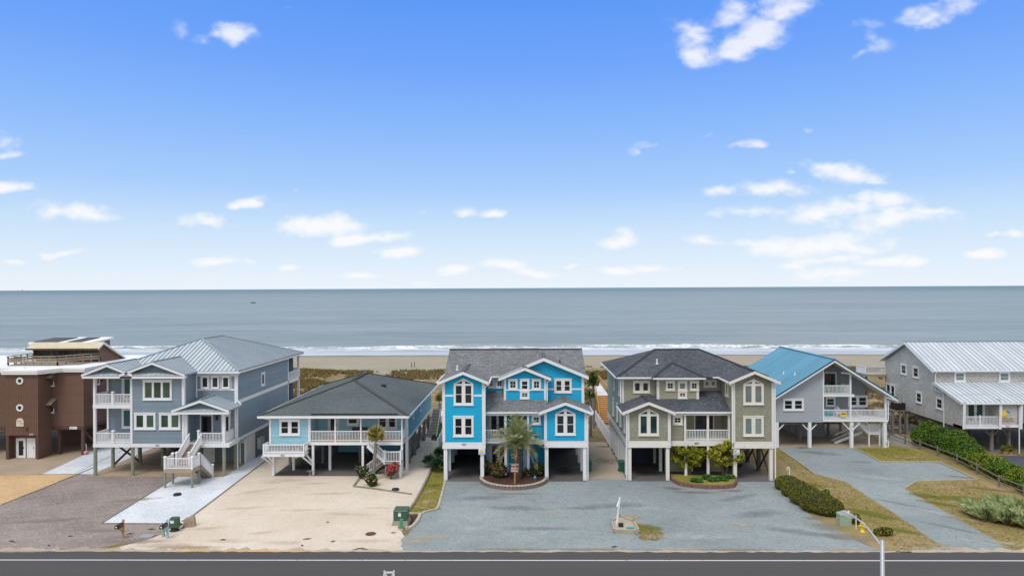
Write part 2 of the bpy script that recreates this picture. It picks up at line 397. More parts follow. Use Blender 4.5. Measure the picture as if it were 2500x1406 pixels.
def window(parent, fr, a0, a1, b0, b1, n=2, cw=.16, mull=.27, hung=True, head=0.0, grid=None, frame=None, panes=None, name='window', bars=None):
    'casing proud of the wall, sashes inside it, one pane per light; head > 0 makes a peaked top with two raked lights'
    frame = frame or M['white']; panes = panes or M['glass']
    if a0 > a1: a0, a1 = a1, a0
    mb = MB(); T = .09
    mb.fbox(fr, a0, a0+cw, b0, b1, 0, T); mb.fbox(fr, a1-cw, a1, b0, b1, 0, T)
    mb.fbox(fr, a0+cw, a1-cw, b0, b0+cw, 0, T); mb.fbox(fr, a0+cw, a1-cw, b1-cw, b1, 0, T)
    mb.fbox(fr, a0-.05, a1+.05, b0-.05, b0-.002, 0, T+.04)
    if not head: mb.fbox(fr, a0-.05, a1+.05, b1+.002, b1+.07, 0, T+.03)
    w = (a1-a0-2*cw-(n-1)*mull)/n; lights = []
    for i in range(n):
        x0 = a0+cw+i*(w+mull); lights.append((x0, x0+w))
        if i < n-1: mb.fbox(fr, x0+w, x0+w+mull, b0+cw, b1-cw, 0, T)
    if head:
        mid = (a0+a1)/2; z1 = b1; pk = b1+head
        def pr(p): mb.prism([fr(x, z, 0) for x, z in p], fr(0, 0, T)-fr(0, 0, 0))
        k = cw*1.15
        pr([(a0, z1+.001), (a0+cw*.9, z1+.001), (mid, pk-k), (mid, pk)]); pr([(a1, z1+.001), (mid+.001, pk), (mid+.001, pk-k), (a1-cw*.9, z1+.001)])
        pr([(mid-mull/2, z1+.002), (mid+mull/2, z1+.002), (mid+mull/2, pk-k-.02), (mid-mull/2, pk-k-.02)])
    o = mb.build(name, frame, parent)
    for (x0, x1) in lights:
        MB().fbox(fr, x0-.01, x1+.01, b0+cw-.01, b1-cw+.01, .028, .036).build('pane', panes, o)
    sb = MB(); e = .035
    for (x0, x1) in lights:
        sb.fbox(fr, x0, x0+e, b0+cw, b1-cw, .037, .062); sb.fbox(fr, x1-e, x1, b0+cw, b1-cw, .037, .062)
        sb.fbox(fr, x0+e, x1-e, b0+cw, b0+cw+e, .037, .062); sb.fbox(fr, x0+e, x1-e, b1-cw-e, b1-cw, .037, .062)
        if hung: zm = (b0+b1)/2; sb.fbox(fr, x0+e, x1-e, zm-.022, zm+.022, .037, .066)
        if grid:
            gx, gz = grid
            for i in range(1, gx): xx = x0+(x1-x0)*i/gx; sb.fbox(fr, xx-.014, xx+.014, b0+cw+e, b1-cw-e, .037, .052)
            for i in range(1, gz): zz = b0+cw+(b1-b0-2*cw)*i/gz; sb.fbox(fr, x0+e, x1-e, zz-.014, zz+.014, .037, .054)
    sb.build('sash', frame, o)
    if head:
        mid = (a0+a1)/2
        for s in (-1, 1):
            xo = a0+cw if s < 0 else a1-cw; xi = mid+s*mull/2
            tri = [(xo, b1), (xi, b1), (xi, b1+head*.78)]
            MB().prism([fr(x, z, .028) for x, z in tri], fr(0, 0, .01)-fr(0, 0, 0)).build('pane', panes, o)
    return o
def door(parent, fr, a0, a1, b0, b1, mat, casing=None, lite=None, n=1, name='door', cw=.12):
    if a0 > a1: a0, a1 = a1, a0
    casing = casing or M['white']
    mb = MB(); mb.fbox(fr, a0, a0+cw, b0, b1, 0, .07).fbox(fr, a1-cw, a1, b0, b1, 0, .07).fbox(fr, a0+cw, a1-cw, b1-cw, b1, 0, .07)
    w = (a1-a0-2*cw)/n
    o = MB().fbox(fr, a0+cw, a1-cw, b0, b1-cw, .004, .05).build(name, mat, parent)
    mb.build('casing', casing, o)
    for i in range(n):
        x0 = a0+cw+i*w
        if lite is not None:
            MB().fbox(fr, x0+w*.17, x0+w*.83, b0+.25, b1-cw-.16, .051, .057).build('pane', lite, o)
        hx = x0+w*(.9 if i == 0 else .1)
        MB().fbox(fr, hx-.02, hx+.02, b0+.95, b0+1.12, .051, .1).build('handle', M['black'], o)
    return o
def post(parent, x, y, z0, z1, w, mat, name='post', d=None):
    d = d or w
    return MB().box(x-w/2, x+w/2, y-d/2, y+d/2, z0, z1).build(name, mat, parent)
def pile(parent, x, y, z0, z1, r, mat, name='piling'):
    return MB().tube((x, y, z0), (x, y, z1), r, r*.94, 9).build(name, mat, parent, smooth=False)
def railing(parent, p, q, mat, h=.95, sp=.135, bw=.045, z0=.09, rail=.075):
    p, q = Vector(p), Vector(q); up = Vector((0, 0, 1))
    o = MB().bar(p+up*h, q+up*h, rail*1.25, rail).bar(p+up*z0, q+up*z0, rail*.7, rail).bar(p+up*(z0-.02), p+up*h, .05, .05).bar(q+up*(z0-.02), q+up*h, .05, .05).build('railing', mat, parent)
    n = max(2, int((q-p).to_2d().length/sp)); mb = MB()
    for i in range(1, n):
        c = p.lerp(q, i/n); mb.box(c.x-bw/2, c.x+bw/2, c.y-bw/2, c.y+bw/2, c.z+z0+rail*.5-.002, c.z+h-rail*.5+.002)
    stuff(mb.build('balusters', mat, o)); return o
def newel(parent, x, y, z, mat, h=1.1, w=.15, cap=True):
    mb = MB().box(x-w/2, x+w/2, y-w/2, y+w/2, z, z+h)
    if cap:
        c = w*.75; mb.box(x-c, x+c, y-c, y+c, z+h+.001, z+h+.05); k = z+h+.051
        for a, b in (((x-c, y-c), (x+c, y-c)), ((x+c, y-c), (x+c, y+c)), ((x+c, y+c), (x-c, y+c)), ((x-c, y+c), (x-c, y-c))):
            mb.poly([(a[0], a[1], k), (b[0], b[1], k), (x, y, k+.09)])
    return mb.build('newel_post', mat, parent)
def stair(parent, p, q, w, n, tm, sm=None, sides=True, name='stairs', riser=True):
    'flight from top centre p to bottom centre q, n treads'
    p, q = Vector(p), Vector(q); d = q-p; hd = Vector((d.x, d.y, 0)).normalized(); sd_ = Vector((-hd.y, hd.x, 0)); sm = sm or tm
    mb = MB()
    for s in (-1, 1):
        off = sd_*s*(w/2-.03)
        mb.bar(p+off-Vector((0,0,.16)), q+off+Vector((0,0,.02)), .06, .28)
    o = mb.build(name, sm, parent); rise = -d.z/(n+1); run = Vector((d.x, d.y, 0)).length/n
    for i in range(n):
        c = p+hd*(run*(i+.5)); c.z = p.z-rise*(i+1)
        e = hd*(run*.54); f = sd_*(w/2-.065); t = Vector((0, 0, .045))
        k = [c-e-f-t, c+e-f-t, c+e+f-t, c-e+f-t, c-e-f, c+e-f, c+e+f, c-e+f]
        MB().hexa(k).build('tread', tm, o)
        if riser:
            b = c-e*.96; g = hd*.012
            MB().hexa([b-g-f-t, b+g-f-t, b+g+f-t, b-g+f-t, b-g-f+Vector((0,0,rise-.05)), b+g-f+Vector((0,0,rise-.05)), b+g+f+Vector((0,0,rise-.05)), b-g+f+Vector((0,0,rise-.05))]).build('riser', sm, o)
    return o
def seam_panels(parent, pts, e, mat, w=.45, rib=.045, mb_off=.012, seam=None):
    'standing seam roof: one panel object per seam bay, each with its upturned rib'
    pts = [Vector(p) for p in pts]; e = Vector(e).normalized(); nrm = (pts[1]-pts[0]).cross(pts[2]-pts[0]).normalized()
    if nrm.z < 0: nrm = -nrm
    s_ = nrm.cross(e); 
    if s_.z < 0: s_ = -s_
    o = pts[0]; q = [((p-o).dot(e), (p-o).dot(s_)) for p in pts]
    a0 = min(p[0] for p in q); a1 = max(p[0] for p in q); n = max(1, round((a1-a0)/w)); w = (a1-a0)/n
    SW = .05
    P = lambda x, y, z: o+e*x+s_*y+nrm*z
    for i in range(n):
        x0, x1 = a0+i*w, a0+(i+1)*w
        c = clip(clip(q, 1, 0, x0), -1, 0, -x1)
        if len(c) < 3: continue
        mb = MB(); mb.prism([P(x, y, mb_off+.001) for x, y in c], nrm*.02)
        rb_ = None; edge = [p for p in clip(clip(q, 1, 0, x0+.004), -1, 0, -(x0+SW))]
        if len(edge) >= 3:
            y0 = min(p[1] for p in edge); y1 = max(p[1] for p in edge)
            ins = [p[1] for p in edge]
            rb_ = MB() if seam is not None else mb
            rb_.hexa([P(x0+.004, y0, mb_off+.022), P(x0+SW, y0, mb_off+.022), P(x0+SW, y1, mb_off+.022), P(x0+.004, y1, mb_off+.022),
                     P(x0+.004, y0, mb_off+.022+rib), P(x0+SW, y0, mb_off+.022+rib), P(x0+SW, y1, mb_off+.022+rib), P(x0+.004, y1, mb_off+.022+rib)])
        k_ = len(mb.f); po = mb.build('roof_panel', mat, parent)
        if seam is not None and rb_ is not None:
            rb_.build('seam', seam, po)
def text(parent, s, fr, a, b, size, mat, c=.02, name='lettering', vertical=False, depth=.006, align='CENTER'):
    cu = bpy.data.curves.new('txt', 'FONT'); cu.body = s; cu.size = size; cu.align_x = align; cu.align_y = 'CENTER'; cu.extrude = depth; cu.resolution_u = 2
    if vertical: cu.space_line = .75
    t = bpy.data.objects.new('txt', cu); COL.objects.link(t)
    dg = bpy.context.evaluated_depsgraph_get(); me = bpy.data.meshes.new_from_object(t.evaluated_get(dg))
    bpy.data.objects.remove(t); me.name = name
    org = origin_of(parent)
    for v in me.vertices: v.co = fr(a+v.co.x, b+v.co.y, c+v.co.z)-org
    o = bpy.data.objects.new(name, me); me.materials.clear(); me.materials.append(mat); COL.objects.link(o); o.parent = parent
    return o
def copy_tree(o, parent=None):
    c = o.copy(); COL.objects.link(c); c.parent = parent
    for ch in list(o.children): copy_tree(ch, c)
    return c
def pl(crop, Y):
    u0, v0, k = crop
    return lambda cx, cy: onY(u0+cx/k, v0+cy/k, Y)
K1, K2, K3, K4, K5, K6, K7 = (0,800,3.515), (190,800,3.347), (620,880,4.135), (1040,830,3.605), (1440,830,3.606), (1800,820,4.393), (2100,810,3.3475)   # survey sheets: corner and scale
M = {}
# ------------------------------------------------------------------ material library
M['white'] = plain('white_paint', (.74, .75, .77), .5, .06)
M['cream'] = plain('cream_paint', (.72, .69, .63), .55, .06)
M['offwhite'] = plain('weathered_white_paint', (.66, .66, .65), .6, .12)
M['black'] = plain('black_metal', (.02, .02, .022), .4, .2)
M['glass'] = glass('dark_window_glass', (.030, .036, .042), (.007, .008, .010))
M['glass_green'] = glass('green_window_glass', (.075, .115, .085), (.03, .05, .04))
M['glass_blind'] = glass('window_glass_with_blind', (.22, .27, .26), (.13, .165, .165), .12)
M['glass_teal'] = glass('teal_window_glass', (.04, .13, .14), (.01, .03, .035))
M['door_dark'] = plain('dark_door', (.035, .045, .055), .35, .15)
M['sid_slate'] = siding('slate_blue_siding', C('#7d8d99'), .19)
M['sid_slate_d'] = siding('slate_blue_gable', C('#6f8088'), .25)
M['sid_pale'] = siding('pale_blue_siding', C('#8fbccb'), .19)
M['sid_teal'] = siding('teal_blue_side_siding', C('#5f9cb0'), .19)
M['sid_azure'] = siding('azure_siding', (.004, .37, .62), .17, .06)
M['sid_sage'] = siding('sage_siding', C('#969480'), .19)
M['shk_sage'] = shake('sage_shakes', C('#929280'), .17, .19, .12)
M['sid_sageside'] = siding('sage_side_siding', C('#8fa096'), .19)
M['sid_carport_shade'] = siding('carport_shade_boards', (.022, .028, .042), .25)  # near-black boards stand in for the deep shade inside the carports
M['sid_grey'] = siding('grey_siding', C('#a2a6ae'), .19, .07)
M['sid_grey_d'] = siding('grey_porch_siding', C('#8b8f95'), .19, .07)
M['shk_grey'] = shake('weathered_grey_shakes', C('#bab7b3'), .22, .20, .14)
M['brown'] = siding('brown_stained_boards', C('#6d5347'), .16, .14)
M['brown_trim'] = plain('brown_stained_post', C('#5b453b'), .75, .2)
M['wood'] = plain('weathered_wood', C('#94897a'), .85, .22, 2, 14)
M['wood_new'] = plain('new_pine', C('#b98d5a'), .8, .2, 2, 14)
M['wood_green'] = plain('treated_piling', C('#85897c'), .85, .22, 1.5, 10)
M['wood_dark'] = plain('dark_brace_wood', C('#4b423c'), .85, .25)
M['wood_grey'] = plain('grey_piling', C('#7d766d'), .85, .25, 1.5, 10)
M['deck'] = plain('deck_boards', C('#a3917f'), .8, .2, 3, 16)
M['metal_blue'] = metalroof('blue_grey_metal_roof', C('#b4bec4'), .5)
M['metal_blue_edge'] = plain('blue_grey_metal_trim', C('#93a0ab'), .4, .1, metal=.2)
M['metal_pale'] = metalroof('pale_grey_metal_roof', C('#c0c7cd'), .5)
M['metal_teal'] = metalroof('sky_blue_metal_roof', C('#5b93aa'), .55)
M['metal_teal_edge'] = plain('dark_teal_roof_edge', C('#1f5f78'), .4, .1)
M['seam_blue'] = plain('seam_shadow_grey', C('#6f7b87'), .45, .08); M['seam_pale'] = plain('seam_shadow_mid_grey', C('#8d98a3'), .45, .08)  # ribs are the same metal as the panels; darker tone paints in their shading
M['shg_grey'] = shingles('grey_shingle_roof', C('#77797b'), C('#aeb0b2'), .6)
M['shg_dark'] = shingles('charcoal_shingle_roof', C('#53565d'), C('#8d939b'), .6)
M['shg_green'] = shingles('green_grey_shingle_roof', C('#5f6768'), C('#737b7b'), .25, .3, .14, .12)
M['flatroof'] = plain('white_flat_roof', (.78, .79, .80), .6, .05)
M['tanroof'] = plain('tan_roof_edge', C('#c4b99f'), .7, .12)
M['concrete'] = plain('concrete', C('#8f8a80'), .9, .2, .5, 6)
M['concrete_tan'] = plain('tan_concrete', C('#a3927c'), .9, .18, .35, 5)
M['concrete_shaded'] = plain('shaded_carport_concrete', C('#63605c'), .9, .2, .4, 5)  # concrete darkened to carry the shade under the houses
M['asphalt_dark'] = plain('dark_asphalt', C('#4b5058'), .9, .15, .6, 12)
M['stone'] = plain('pale_paver_stone', C('#b6aa9b'), .9, .2, 3, 12)
M['brick'] = plain('brown_wall_block', C('#7a6a60'), .9, .22, 3, 12)
M['brick_red'] = plain('reddish_wall_block', C('#7b5a50'), .9, .22, 3, 12)
M['mulch'] = gravel('dark_mulch', [C('#2c1f1d'), C('#4a3530'), C('#5f463f')], C('#6d5148'), .4, 7)
M['timber'] = plain('landscape_timber', C('#857f72'), .9, .25, 1.2, 12)
M['timber_pale'] = plain('pale_landscape_timber', C('#a59c8c'), .9, .2, 1.2, 12)
M['iron'] = plain('rusty_iron_cover', C('#5a4038'), .8, .25, 4, 20)
M['trans_green'] = plain('dark_green_steel', C('#3f5a48'), .5, .12)
M['trans_pale'] = plain('pale_green_steel', C('#93a78e'), .5, .1)
M['steel'] = plain('galvanised_steel', C('#a9adb0'), .45, .12, metal=.4)
M['yellow'] = plain('hydrant_yellow', (.80, .56, .02), .4, .06)
M['red'] = plain('red_paint', (.55, .04, .05), .5, .1)
M['orange'] = plain('orange_paint', (.75, .25, .02), .5, .1)
M['blue'] = plain('blue_paint', (.03, .10, .45), .5, .1)
M['turq'] = plain('turquoise_paint', (.02, .40, .46), .5, .1)
M['pink'] = plain('pink_plastic', (.65, .22, .26), .5, .1)
M['green'] = plain('green_plastic', (.06, .30, .06), .45, .1)
M['bingreen'] = plain('dark_green_bin', (.02, .12, .07), .5, .15)
M['rubber'] = plain('black_rubber', (.018, .02, .022), .7, .2)
M['tanbox'] = plain('tan_plastic_box', C('#a5917f'), .7, .12)
# ------------------------------------------------------------------ terrain
SEA = -2.5
def path_x(y): return -31.5+(y-105)*.10, -15.5+(y-105)*.12
def terrain(x, y):
    n1 = mnoise.noise(Vector((x*.05, y*.08, 3.1))); n2 = mnoise.noise(Vector((x*.17, y*.22, 7.7))); n3 = mnoise.noise(Vector((x*.5, y*.5, 1.7)))
    def ss(a, b, t): t = max(0, min(1, (t-a)/(b-a))); return t*t*(3-2*t)
    rise = ss(86, 112, y); fall = 1-ss(130+n1*5, 141+n1*5, y)
    d = rise*fall; pth = 1.0
    for cx in path_x(y): pth = min(pth, ss(1.0, 3.4, abs(x-cx+n2*.8)))
    z = d*(1.0+.85*n1+.55*n2+.12*n3)*(.35+.65*pth)
    bch = ss(128, 142, y); z += bch*(0.55-max(0, y-142)*.0495 + n2*.05)
    return z
def axis(segs):
    o = []
    for a, b, n in segs: o += [a+(b-a)*i/n for i in range(n)]
    return o+[segs[-1][1]]
gx_ = axis([(-2500, -300, 6), (-300, -140, 40), (-140, 150, 210), (150, 320, 40), (320, 2500, 6)])
gy_ = axis([(-2500, -60, 5), (-60, 84, 6), (84, 150, 66), (150, 214, 22)])
mb = MB()
for y in gy_:
    for x in gx_: mb.v.append(Vector((x, y, terrain(x, y)-.0 if y > 84 else 0.0)))
nx_ = len(gx_)
for j in range(len(gy_)-1):
    for i in range(nx_-1): mb.f.append([j*nx_+i, j*nx_+i+1, (j+1)*nx_+i+1, (j+1)*nx_+i])
q = NodeMat('sandy_ground'); sp_ = q.n('ShaderNodeSeparateXYZ'); q.l(q.co(), sp_.inputs[0])
na = q.noise(.09, 5, .6); nb = q.noise(.9, 5, .65); nc_ = q.noise(6, 3, .6)
sand = q.ramp(q.math('ADD', q.math('MULTIPLY', na, .5), q.math('MULTIPLY', nb, .5)), [(.3, C('#8f8876')), (.7, C('#a49d8b'))])
soil = q.ramp(q.math('ADD', q.math('MULTIPLY', nb, .6), q.math('MULTIPLY', nc_, .4)), [(.3, C('#5c5034')), (.5, C('#7a6a48')), (.7, C('#94835f'))])
duneY = q.math('MULTIPLY', q.smooth(sp_.outputs[1], 82, 90), q.math('SUBTRACT', 1.0, q.smooth(q.math('ADD', sp_.outputs[1], q.math('MULTIPLY', na, 8)), 132, 143)))
cov = q.math('MULTIPLY', q.smooth(q.math('ADD', q.math('MULTIPLY', nb, .55), q.math('MULTIPLY', q.noise(.22, 4, .6), .45)), .37, .47), .92)
near = q.math('SUBTRACT', 1.0, q.smooth(sp_.outputs[1], 82, 90))
veg = q.math('MAXIMUM', q.math('MULTIPLY', duneY, cov), q.math('MULTIPLY', near, q.smooth(na, .25, .45)))
sand = q.mix(duneY, sand, C('#b5ab98')); col = q.mix(veg, sand, soil)
wet = q.smooth(q.math('ADD', sp_.outputs[1], q.math('MULTIPLY', na, 9)), 192, 203)
dampy = q.math('MULTIPLY', q.smooth(q.math('ADD', sp_.outputs[1], q.math('MULTIPLY', q.noise(.05, 3, .5, (.3, 1, 1)), 20)), 158, 185), .35)
col = q.mix(dampy, col, C('#a5957f')); col = q.mix(wet, col, C('#7d7468'))
q.base(col); q.bump(q.math('ADD', nb, nc_), .06, .6); gm = q.set(.9, 0, .2)
tag(mb.build('ground', gm, recalc=False, smooth=True), kind='structure')
# sea: swell and breakers near the shore, a wide sheet out to the horizon
def ssf(a, b, t): t = max(0, min(1, (t-a)/(b-a))); return t*t*(3-2*t)
def seaz(x, y):
    w = mnoise.noise(Vector((x*.012, y*.02, 2.0)))*7
    amp = ssf(214, 226, y)*(1-.6*ssf(260, 420, y))
    yy = y+w; z = 0
    z += amp*.26*max(0, math.sin(yy*2*math.pi/23.0))**3*(.6+.9*mnoise.noise(Vector((x*.01, y*.03, 9))))
    z += amp*.10*mnoise.noise(Vector((x*.05, y*.35, 4)))
    b = yy-mnoise.noise(Vector((x*.03, 0, 5)))*3
    crest = 1.05*math.exp(-((b-229)/1.6)**2)*(.55+.6*mnoise.noise(Vector((x*.035, 3.3, 1))))
    crest += .35*math.exp(-((b-217)/1.1)**2)*(.5+.8*mnoise.noise(Vector((x*.05, 8.3, 1))))
    z += max(0, crest)
    z += (1-ssf(196, 214, y))*.25
    return SEA+z
sx_ = axis([(-4000, -420, 8), (-420, 420, 260), (420, 4000, 8)]); sy_ = axis([(190, 250, 86), (250, 420, 100)])
mb = MB()
for y in sy_:
    for x in sx_: mb.v.append(Vector((x, y, seaz(x, y))))
nx_ = len(sx_)
for j in range(len(sy_)-1):
    for i in range(nx_-1): mb.f.append([j*nx_+i, j*nx_+i+1, (j+1)*nx_+i+1, (j+1)*nx_+i])
k = len(mb.v)
for (x0, x1, y0, y1) in ((-4000, 4000, 420, 3000), (-60000, 60000, 3000, 80000), (-60000, -4000, 190, 3000), (4000, 60000, 190, 3000)):
    mb.poly([(x0, y0, SEA), (x1, y0, SEA), (x1, y1, SEA), (x0, y1, SEA)])
q = NodeMat('sea_water'); sp_ = q.n('ShaderNodeSeparateXYZ'); q.l(q.co(), sp_.inputs[0]); X_, Y_, Z_ = sp_.outputs
w1 = q.noise(.02, 4, .6, (.22, 1, 1)); w2 = q.noise(.12, 4, .6, (.25, 1, 1)); w3 = q.noise(.8, 3, .6, (.4, 1, 1)); w4 = q.noise(.003, 3, .5, (.2, 1, 1)); w5 = q.noise(.5, 4, .7, (.12, 1, 1))
fw = q.math('ADD', q.math('MULTIPLY', w1, .35), q.math('ADD', q.math('MULTIPLY', w2, .25), q.math('ADD', q.math('MULTIPLY', w4, .15), q.math('MULTIPLY', w5, .25))))
water = q.ramp(fw, [(.33, C('#6e7775')), (.5, C('#848d8a')), (.66, C('#989f9b'))])
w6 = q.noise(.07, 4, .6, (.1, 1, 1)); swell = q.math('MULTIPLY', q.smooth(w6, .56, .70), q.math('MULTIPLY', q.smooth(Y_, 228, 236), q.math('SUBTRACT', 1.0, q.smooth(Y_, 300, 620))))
water = q.mix(q.math('MULTIPLY', swell, .6), water, C('#59605f'))  # shading of the swells painted into the water colour as dark streaks
far = q.smooth(Y_, 700, 5000)
water = q.mix(far, water, C('#627776'))
# foam: broken bands on the breaker crest, thin sheet of wash behind it
fn = q.noise(.35, 6, .7, (.35, 1, 1)); fn2 = q.noise(1.4, 4, .7, (.5, 1, 1)); fl = q.noise(.03, 3, .5, (1, .2, 1))
yw = q.math('ADD', Y_, q.math('MULTIPLY', q.math('SUBTRACT', fl, .5), 22))
band = q.math('MULTIPLY', q.smooth(yw, 214, 219), q.math('SUBTRACT', 1.0, q.smooth(yw, 228, 233)))
crest = q.smooth(Z_, SEA+.34, SEA+.62)
fo = q.math('MULTIPLY', band, q.smooth(q.math('ADD', q.math('MULTIPLY', fn, .6), q.math('MULTIPLY', fn2, .4)), .44, .60))
fo = q.math('MAXIMUM', fo, q.math('MULTIPLY', crest, q.smooth(fn2, .40, .54)))
wash = q.math('MULTIPLY', q.math('SUBTRACT', 1.0, q.smooth(yw, 218, 226)), q.math('ADD', .45, q.math('MULTIPLY', q.smooth(q.noise(.09, 5, .65, (.2, 1, 1)), .4, .62), .45)))
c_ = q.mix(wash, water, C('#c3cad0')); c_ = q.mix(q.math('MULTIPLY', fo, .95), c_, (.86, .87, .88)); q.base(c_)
hb = q.math('ADD', q.math('MULTIPLY', w2, .5), q.math('MULTIPLY', w3, .35)); q.bump(hb, .6, .7)
q.b.inputs['IOR'].default_value = 1.33
sm_ = q.set(.38, 0, .2)
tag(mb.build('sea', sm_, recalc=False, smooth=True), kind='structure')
# ------------------------------------------------------------------ ground sheets
def ragged(pts, amp, step, seed):
    rnd = random.Random(seed); o = []
    for i in range(len(pts)):
        a, b = Vector(pts[i]), Vector(pts[(i+1) % len(pts)]); L = (b-a).length; n = max(1, int(L/step)); d = (b-a).normalized() if L else Vector((1, 0)); nn = Vector((-d.y, d.x))
        for k_ in range(n):
            p = a.lerp(b, k_/n)
            if k_: p = p+nn*rnd.uniform(-amp, amp)
            o.append((p.x, p.y))
    return o
def sheet(name, px, mat, z, amp=0.0, step=.8, metres=False, seed=1):
    pts = px if metres else [gnd(u, v) for u, v in px]
    if amp: pts = ragged(pts, amp, step, seed)
    return tag(MB().poly([(x, y, z) for x, y in pts]).build(name, mat), kind='structure')
M['g_purple'] = gravel('purple_grey_gravel', [C('#6d625f'), C('#8a7f7b'), C('#a2978f')], C('#c2b7ae'), .3, 6)
M['g_white'] = gravel('white_gravel', [C('#aeb4bb'), C('#cfd4da'), C('#e6e9ee')], C('#8f959d'), .3, 6)
M['g_sand'] = gravel('cream_sand_gravel', [C('#bfb09f'), C('#d0c3b3'), C('#dcd2c5')], C('#a39384'), .22, 6, .16)
M['g_sand2'] = gravel('damp_sand', [C('#9f917f'), C('#b2a594'), C('#c2b7a6')], C('#8d7b66'), .25, 7, .2)
M['g_orange'] = gravel('orange_pine_straw', [C('#b3936c'), C('#c8a87f'), C('#d6ba94')], C('#98744a'), .3, 5)
M['g_blue'] = gravel('blue_grey_gravel', [C('#767e80'), C('#8d9697'), C('#a2aaa9')], C('#5f666a'), .32, 5.5, .13)
M['lawn'] = gravel('patchy_lawn', [C('#6a6a38'), C('#857a4a'), C('#998660'), C('#a8946e')], C('#72723c'), .25, 5, .16)
M['lawn_g'] = gravel('green_lawn', [C('#5f6826'), C('#767a30'), C('#8f8444'), C('#a58f58')], C('#7f8636'), .3, 5, .28)
M['turf'] = gravel('artificial_turf', [C('#25381a'), C('#314a20'), C('#3a5526')], C('#456030'), .2, 6)
q = NodeMat('road_asphalt'); a_ = q.noise(.25, 5, .6, (.12, 1, 1)); b_ = q.noise(9, 3, .7); c2_ = q.noise(40, 2, .6); d_ = q.noise(.9, 5, .6, (.05, 1, 1))
ff = q.math('ADD', q.math('ADD', q.math('MULTIPLY', a_, .35), q.math('MULTIPLY', d_, .3)), q.math('ADD', q.math('MULTIPLY', b_, .2), q.math('MULTIPLY', c2_, .15)))
q.base(q.ramp(ff, [(.32, (.064, .061, .060)), (.55, (.080, .076, .076)), (.7, (.098, .094, .093))])); q.bump(q.math('ADD', b_, c2_), .02, .5); M['asphalt'] = q.set(.85, 0, .25)
q = NodeMat('worn_white_road_paint'); wp = q.noise(2.5, 5, .7); wq = q.noise(30, 2, .6); q.base(q.mix(q.smooth(q.math('ADD', q.math('MULTIPLY', wp, .6), q.math('MULTIPLY', wq, .4)), .56, .64), (.64, .65, .66), (.22, .215, .21))); M['roadpaint'] = q.set(.7, 0, .2)
ra, rb = gnd(0, 1345), gnd(2500, 1347); rs = (rb[1]-ra[1])/(rb[0]-ra[0])
def redge(x): return ra[1]+(x-ra[0])*rs
la, lb = gnd(0, 1366.5), gnd(2500, 1368.5); ls = (lb[1]-la[1])/(lb[0]-la[0])
def lline(x): return la[1]+(x-la[0])*ls
pts = [(x, redge(x)+random.uniform(-.05, .05)) for x in axis([(-250, 250, 420)])]
sheet('road', [(-250, redge(-250)-12.5)]+pts+[(250, redge(250)-12.5)], M['asphalt'], .012, metres=True)
sheet('road_edge_line', [(-250, lline(-250)-.06), (250, lline(250)-.06), (250, lline(250)+.06), (-250, lline(-250)+.06)], M['roadpaint'], .017, metres=True)
sheet('verge', [(-250, redge(-250)-12.5), (250, redge(250)-12.5), (250, -60), (-250, -60)], M['lawn'], .004, metres=True)
sheet('concrete_apron', [(-400, 1164), (-20, 1162), (103, 1157), (225, 1101), (330, 1058), (-400, 1058)], M['concrete_tan'], .012)
sheet('pine_straw_bed', [(-400, 1164), (103, 1158), (188, 1157), (0, 1233), (-290, 1350)], M['g_orange'], .006, .06)
sheet('gravel_drive', [(188, 1158), (403, 1161), (440, 1162), (247, 1277), (405, 1279), (396, 1303), (340, 1322), (230, 1336), (90, 1343), (-420, 1345), (0, 1232)], M['g_purple'], .008, .12, .5, seed=3)
sheet('white_gravel_strip', [(103, 1157), (180, 1156.5), (300, 1098), (385, 1058), (330, 1058), (225, 1101)], M['g_white'], .010)
sheet('white_gravel_strip', [(182, 1156.5), (245, 1158), (480, 1060), (388, 1058), (302, 1098)], M['g_white'], .010, seed=4)
sheet('white_gravel_bed', [(247, 1277), (440, 1160), (520, 1162), (665, 1078), (752, 1034), (775, 1034), (655, 1120), (600, 1161), (545, 1203), (472, 1258), (440, 1276), (400, 1279)], M['g_white'], .014, .03, seed=5)
sheet('sand_lot', [(396, 1303), (440, 1276), (472, 1258), (545, 1203), (600, 1161), (655, 1120), (775, 1034), (1098, 1000), (1085, 1050), (1068, 1110), (1010, 1230), (988, 1255), (972, 1290), (992, 1318), (985, 1346.5), (240, 1346), (340, 1322)], M['g_sand'], .006, .10, .5, seed=6)
sheet('carport_slab', [(-23.55, 62.8), (-14.4, 62.8), (-13.6, 66), (-11.8, 66), (-11.8, 81), (-23.55, 81)], M['concrete_shaded'], .016, metres=True)
sheet('carport_slab', [(-40.9, 62.6), (-28.0, 62.4), (-27.8, 81), (-40.9, 81)], M['concrete_tan'], .018, metres=True)
sheet('grass_strip', [(1000, 1253), (1030, 1250), (1068, 1242), (1078, 1205), (1086, 1173), (1100, 1070), (1112, 1010), (1096, 1010), (1075, 1095), (1045, 1165), (1012, 1226)], M['lawn_g'], .010, .05)
sheet('mulch_bed', [(990, 1256), (1027, 1255), (1016, 1275), (996, 1290), (977, 1287)], M['mulch'], .020)
sheet('turf_patch', [(1052, 1074), (1064, 1032), (1090, 1032), (1082, 1060), (1070, 1076)], M['turf'], .014)
sheet('gravel_lot', [(985, 1346.5), (978, 1318), (1000, 1297), (1020, 1276), (1032, 1254), (1068, 1244), (1078, 1206), (1086, 1172), (1250, 1171), (1435, 1169.5), (1530, 1170), (1700, 1170), (1893, 1172), (1907, 1196), (1962, 1241), (2005, 1275), (2085, 1315), (2140, 1338), (2185, 1347)], M['g_blue'], .008, .12, .5, seed=8)
sheet('sand_alley', [(1433, 1169.5), (1532, 1170), (1505, 1120), (1478, 1080), (1424, 1078), (1430, 1120)], M['g_sand2'], .012, .12, .5)
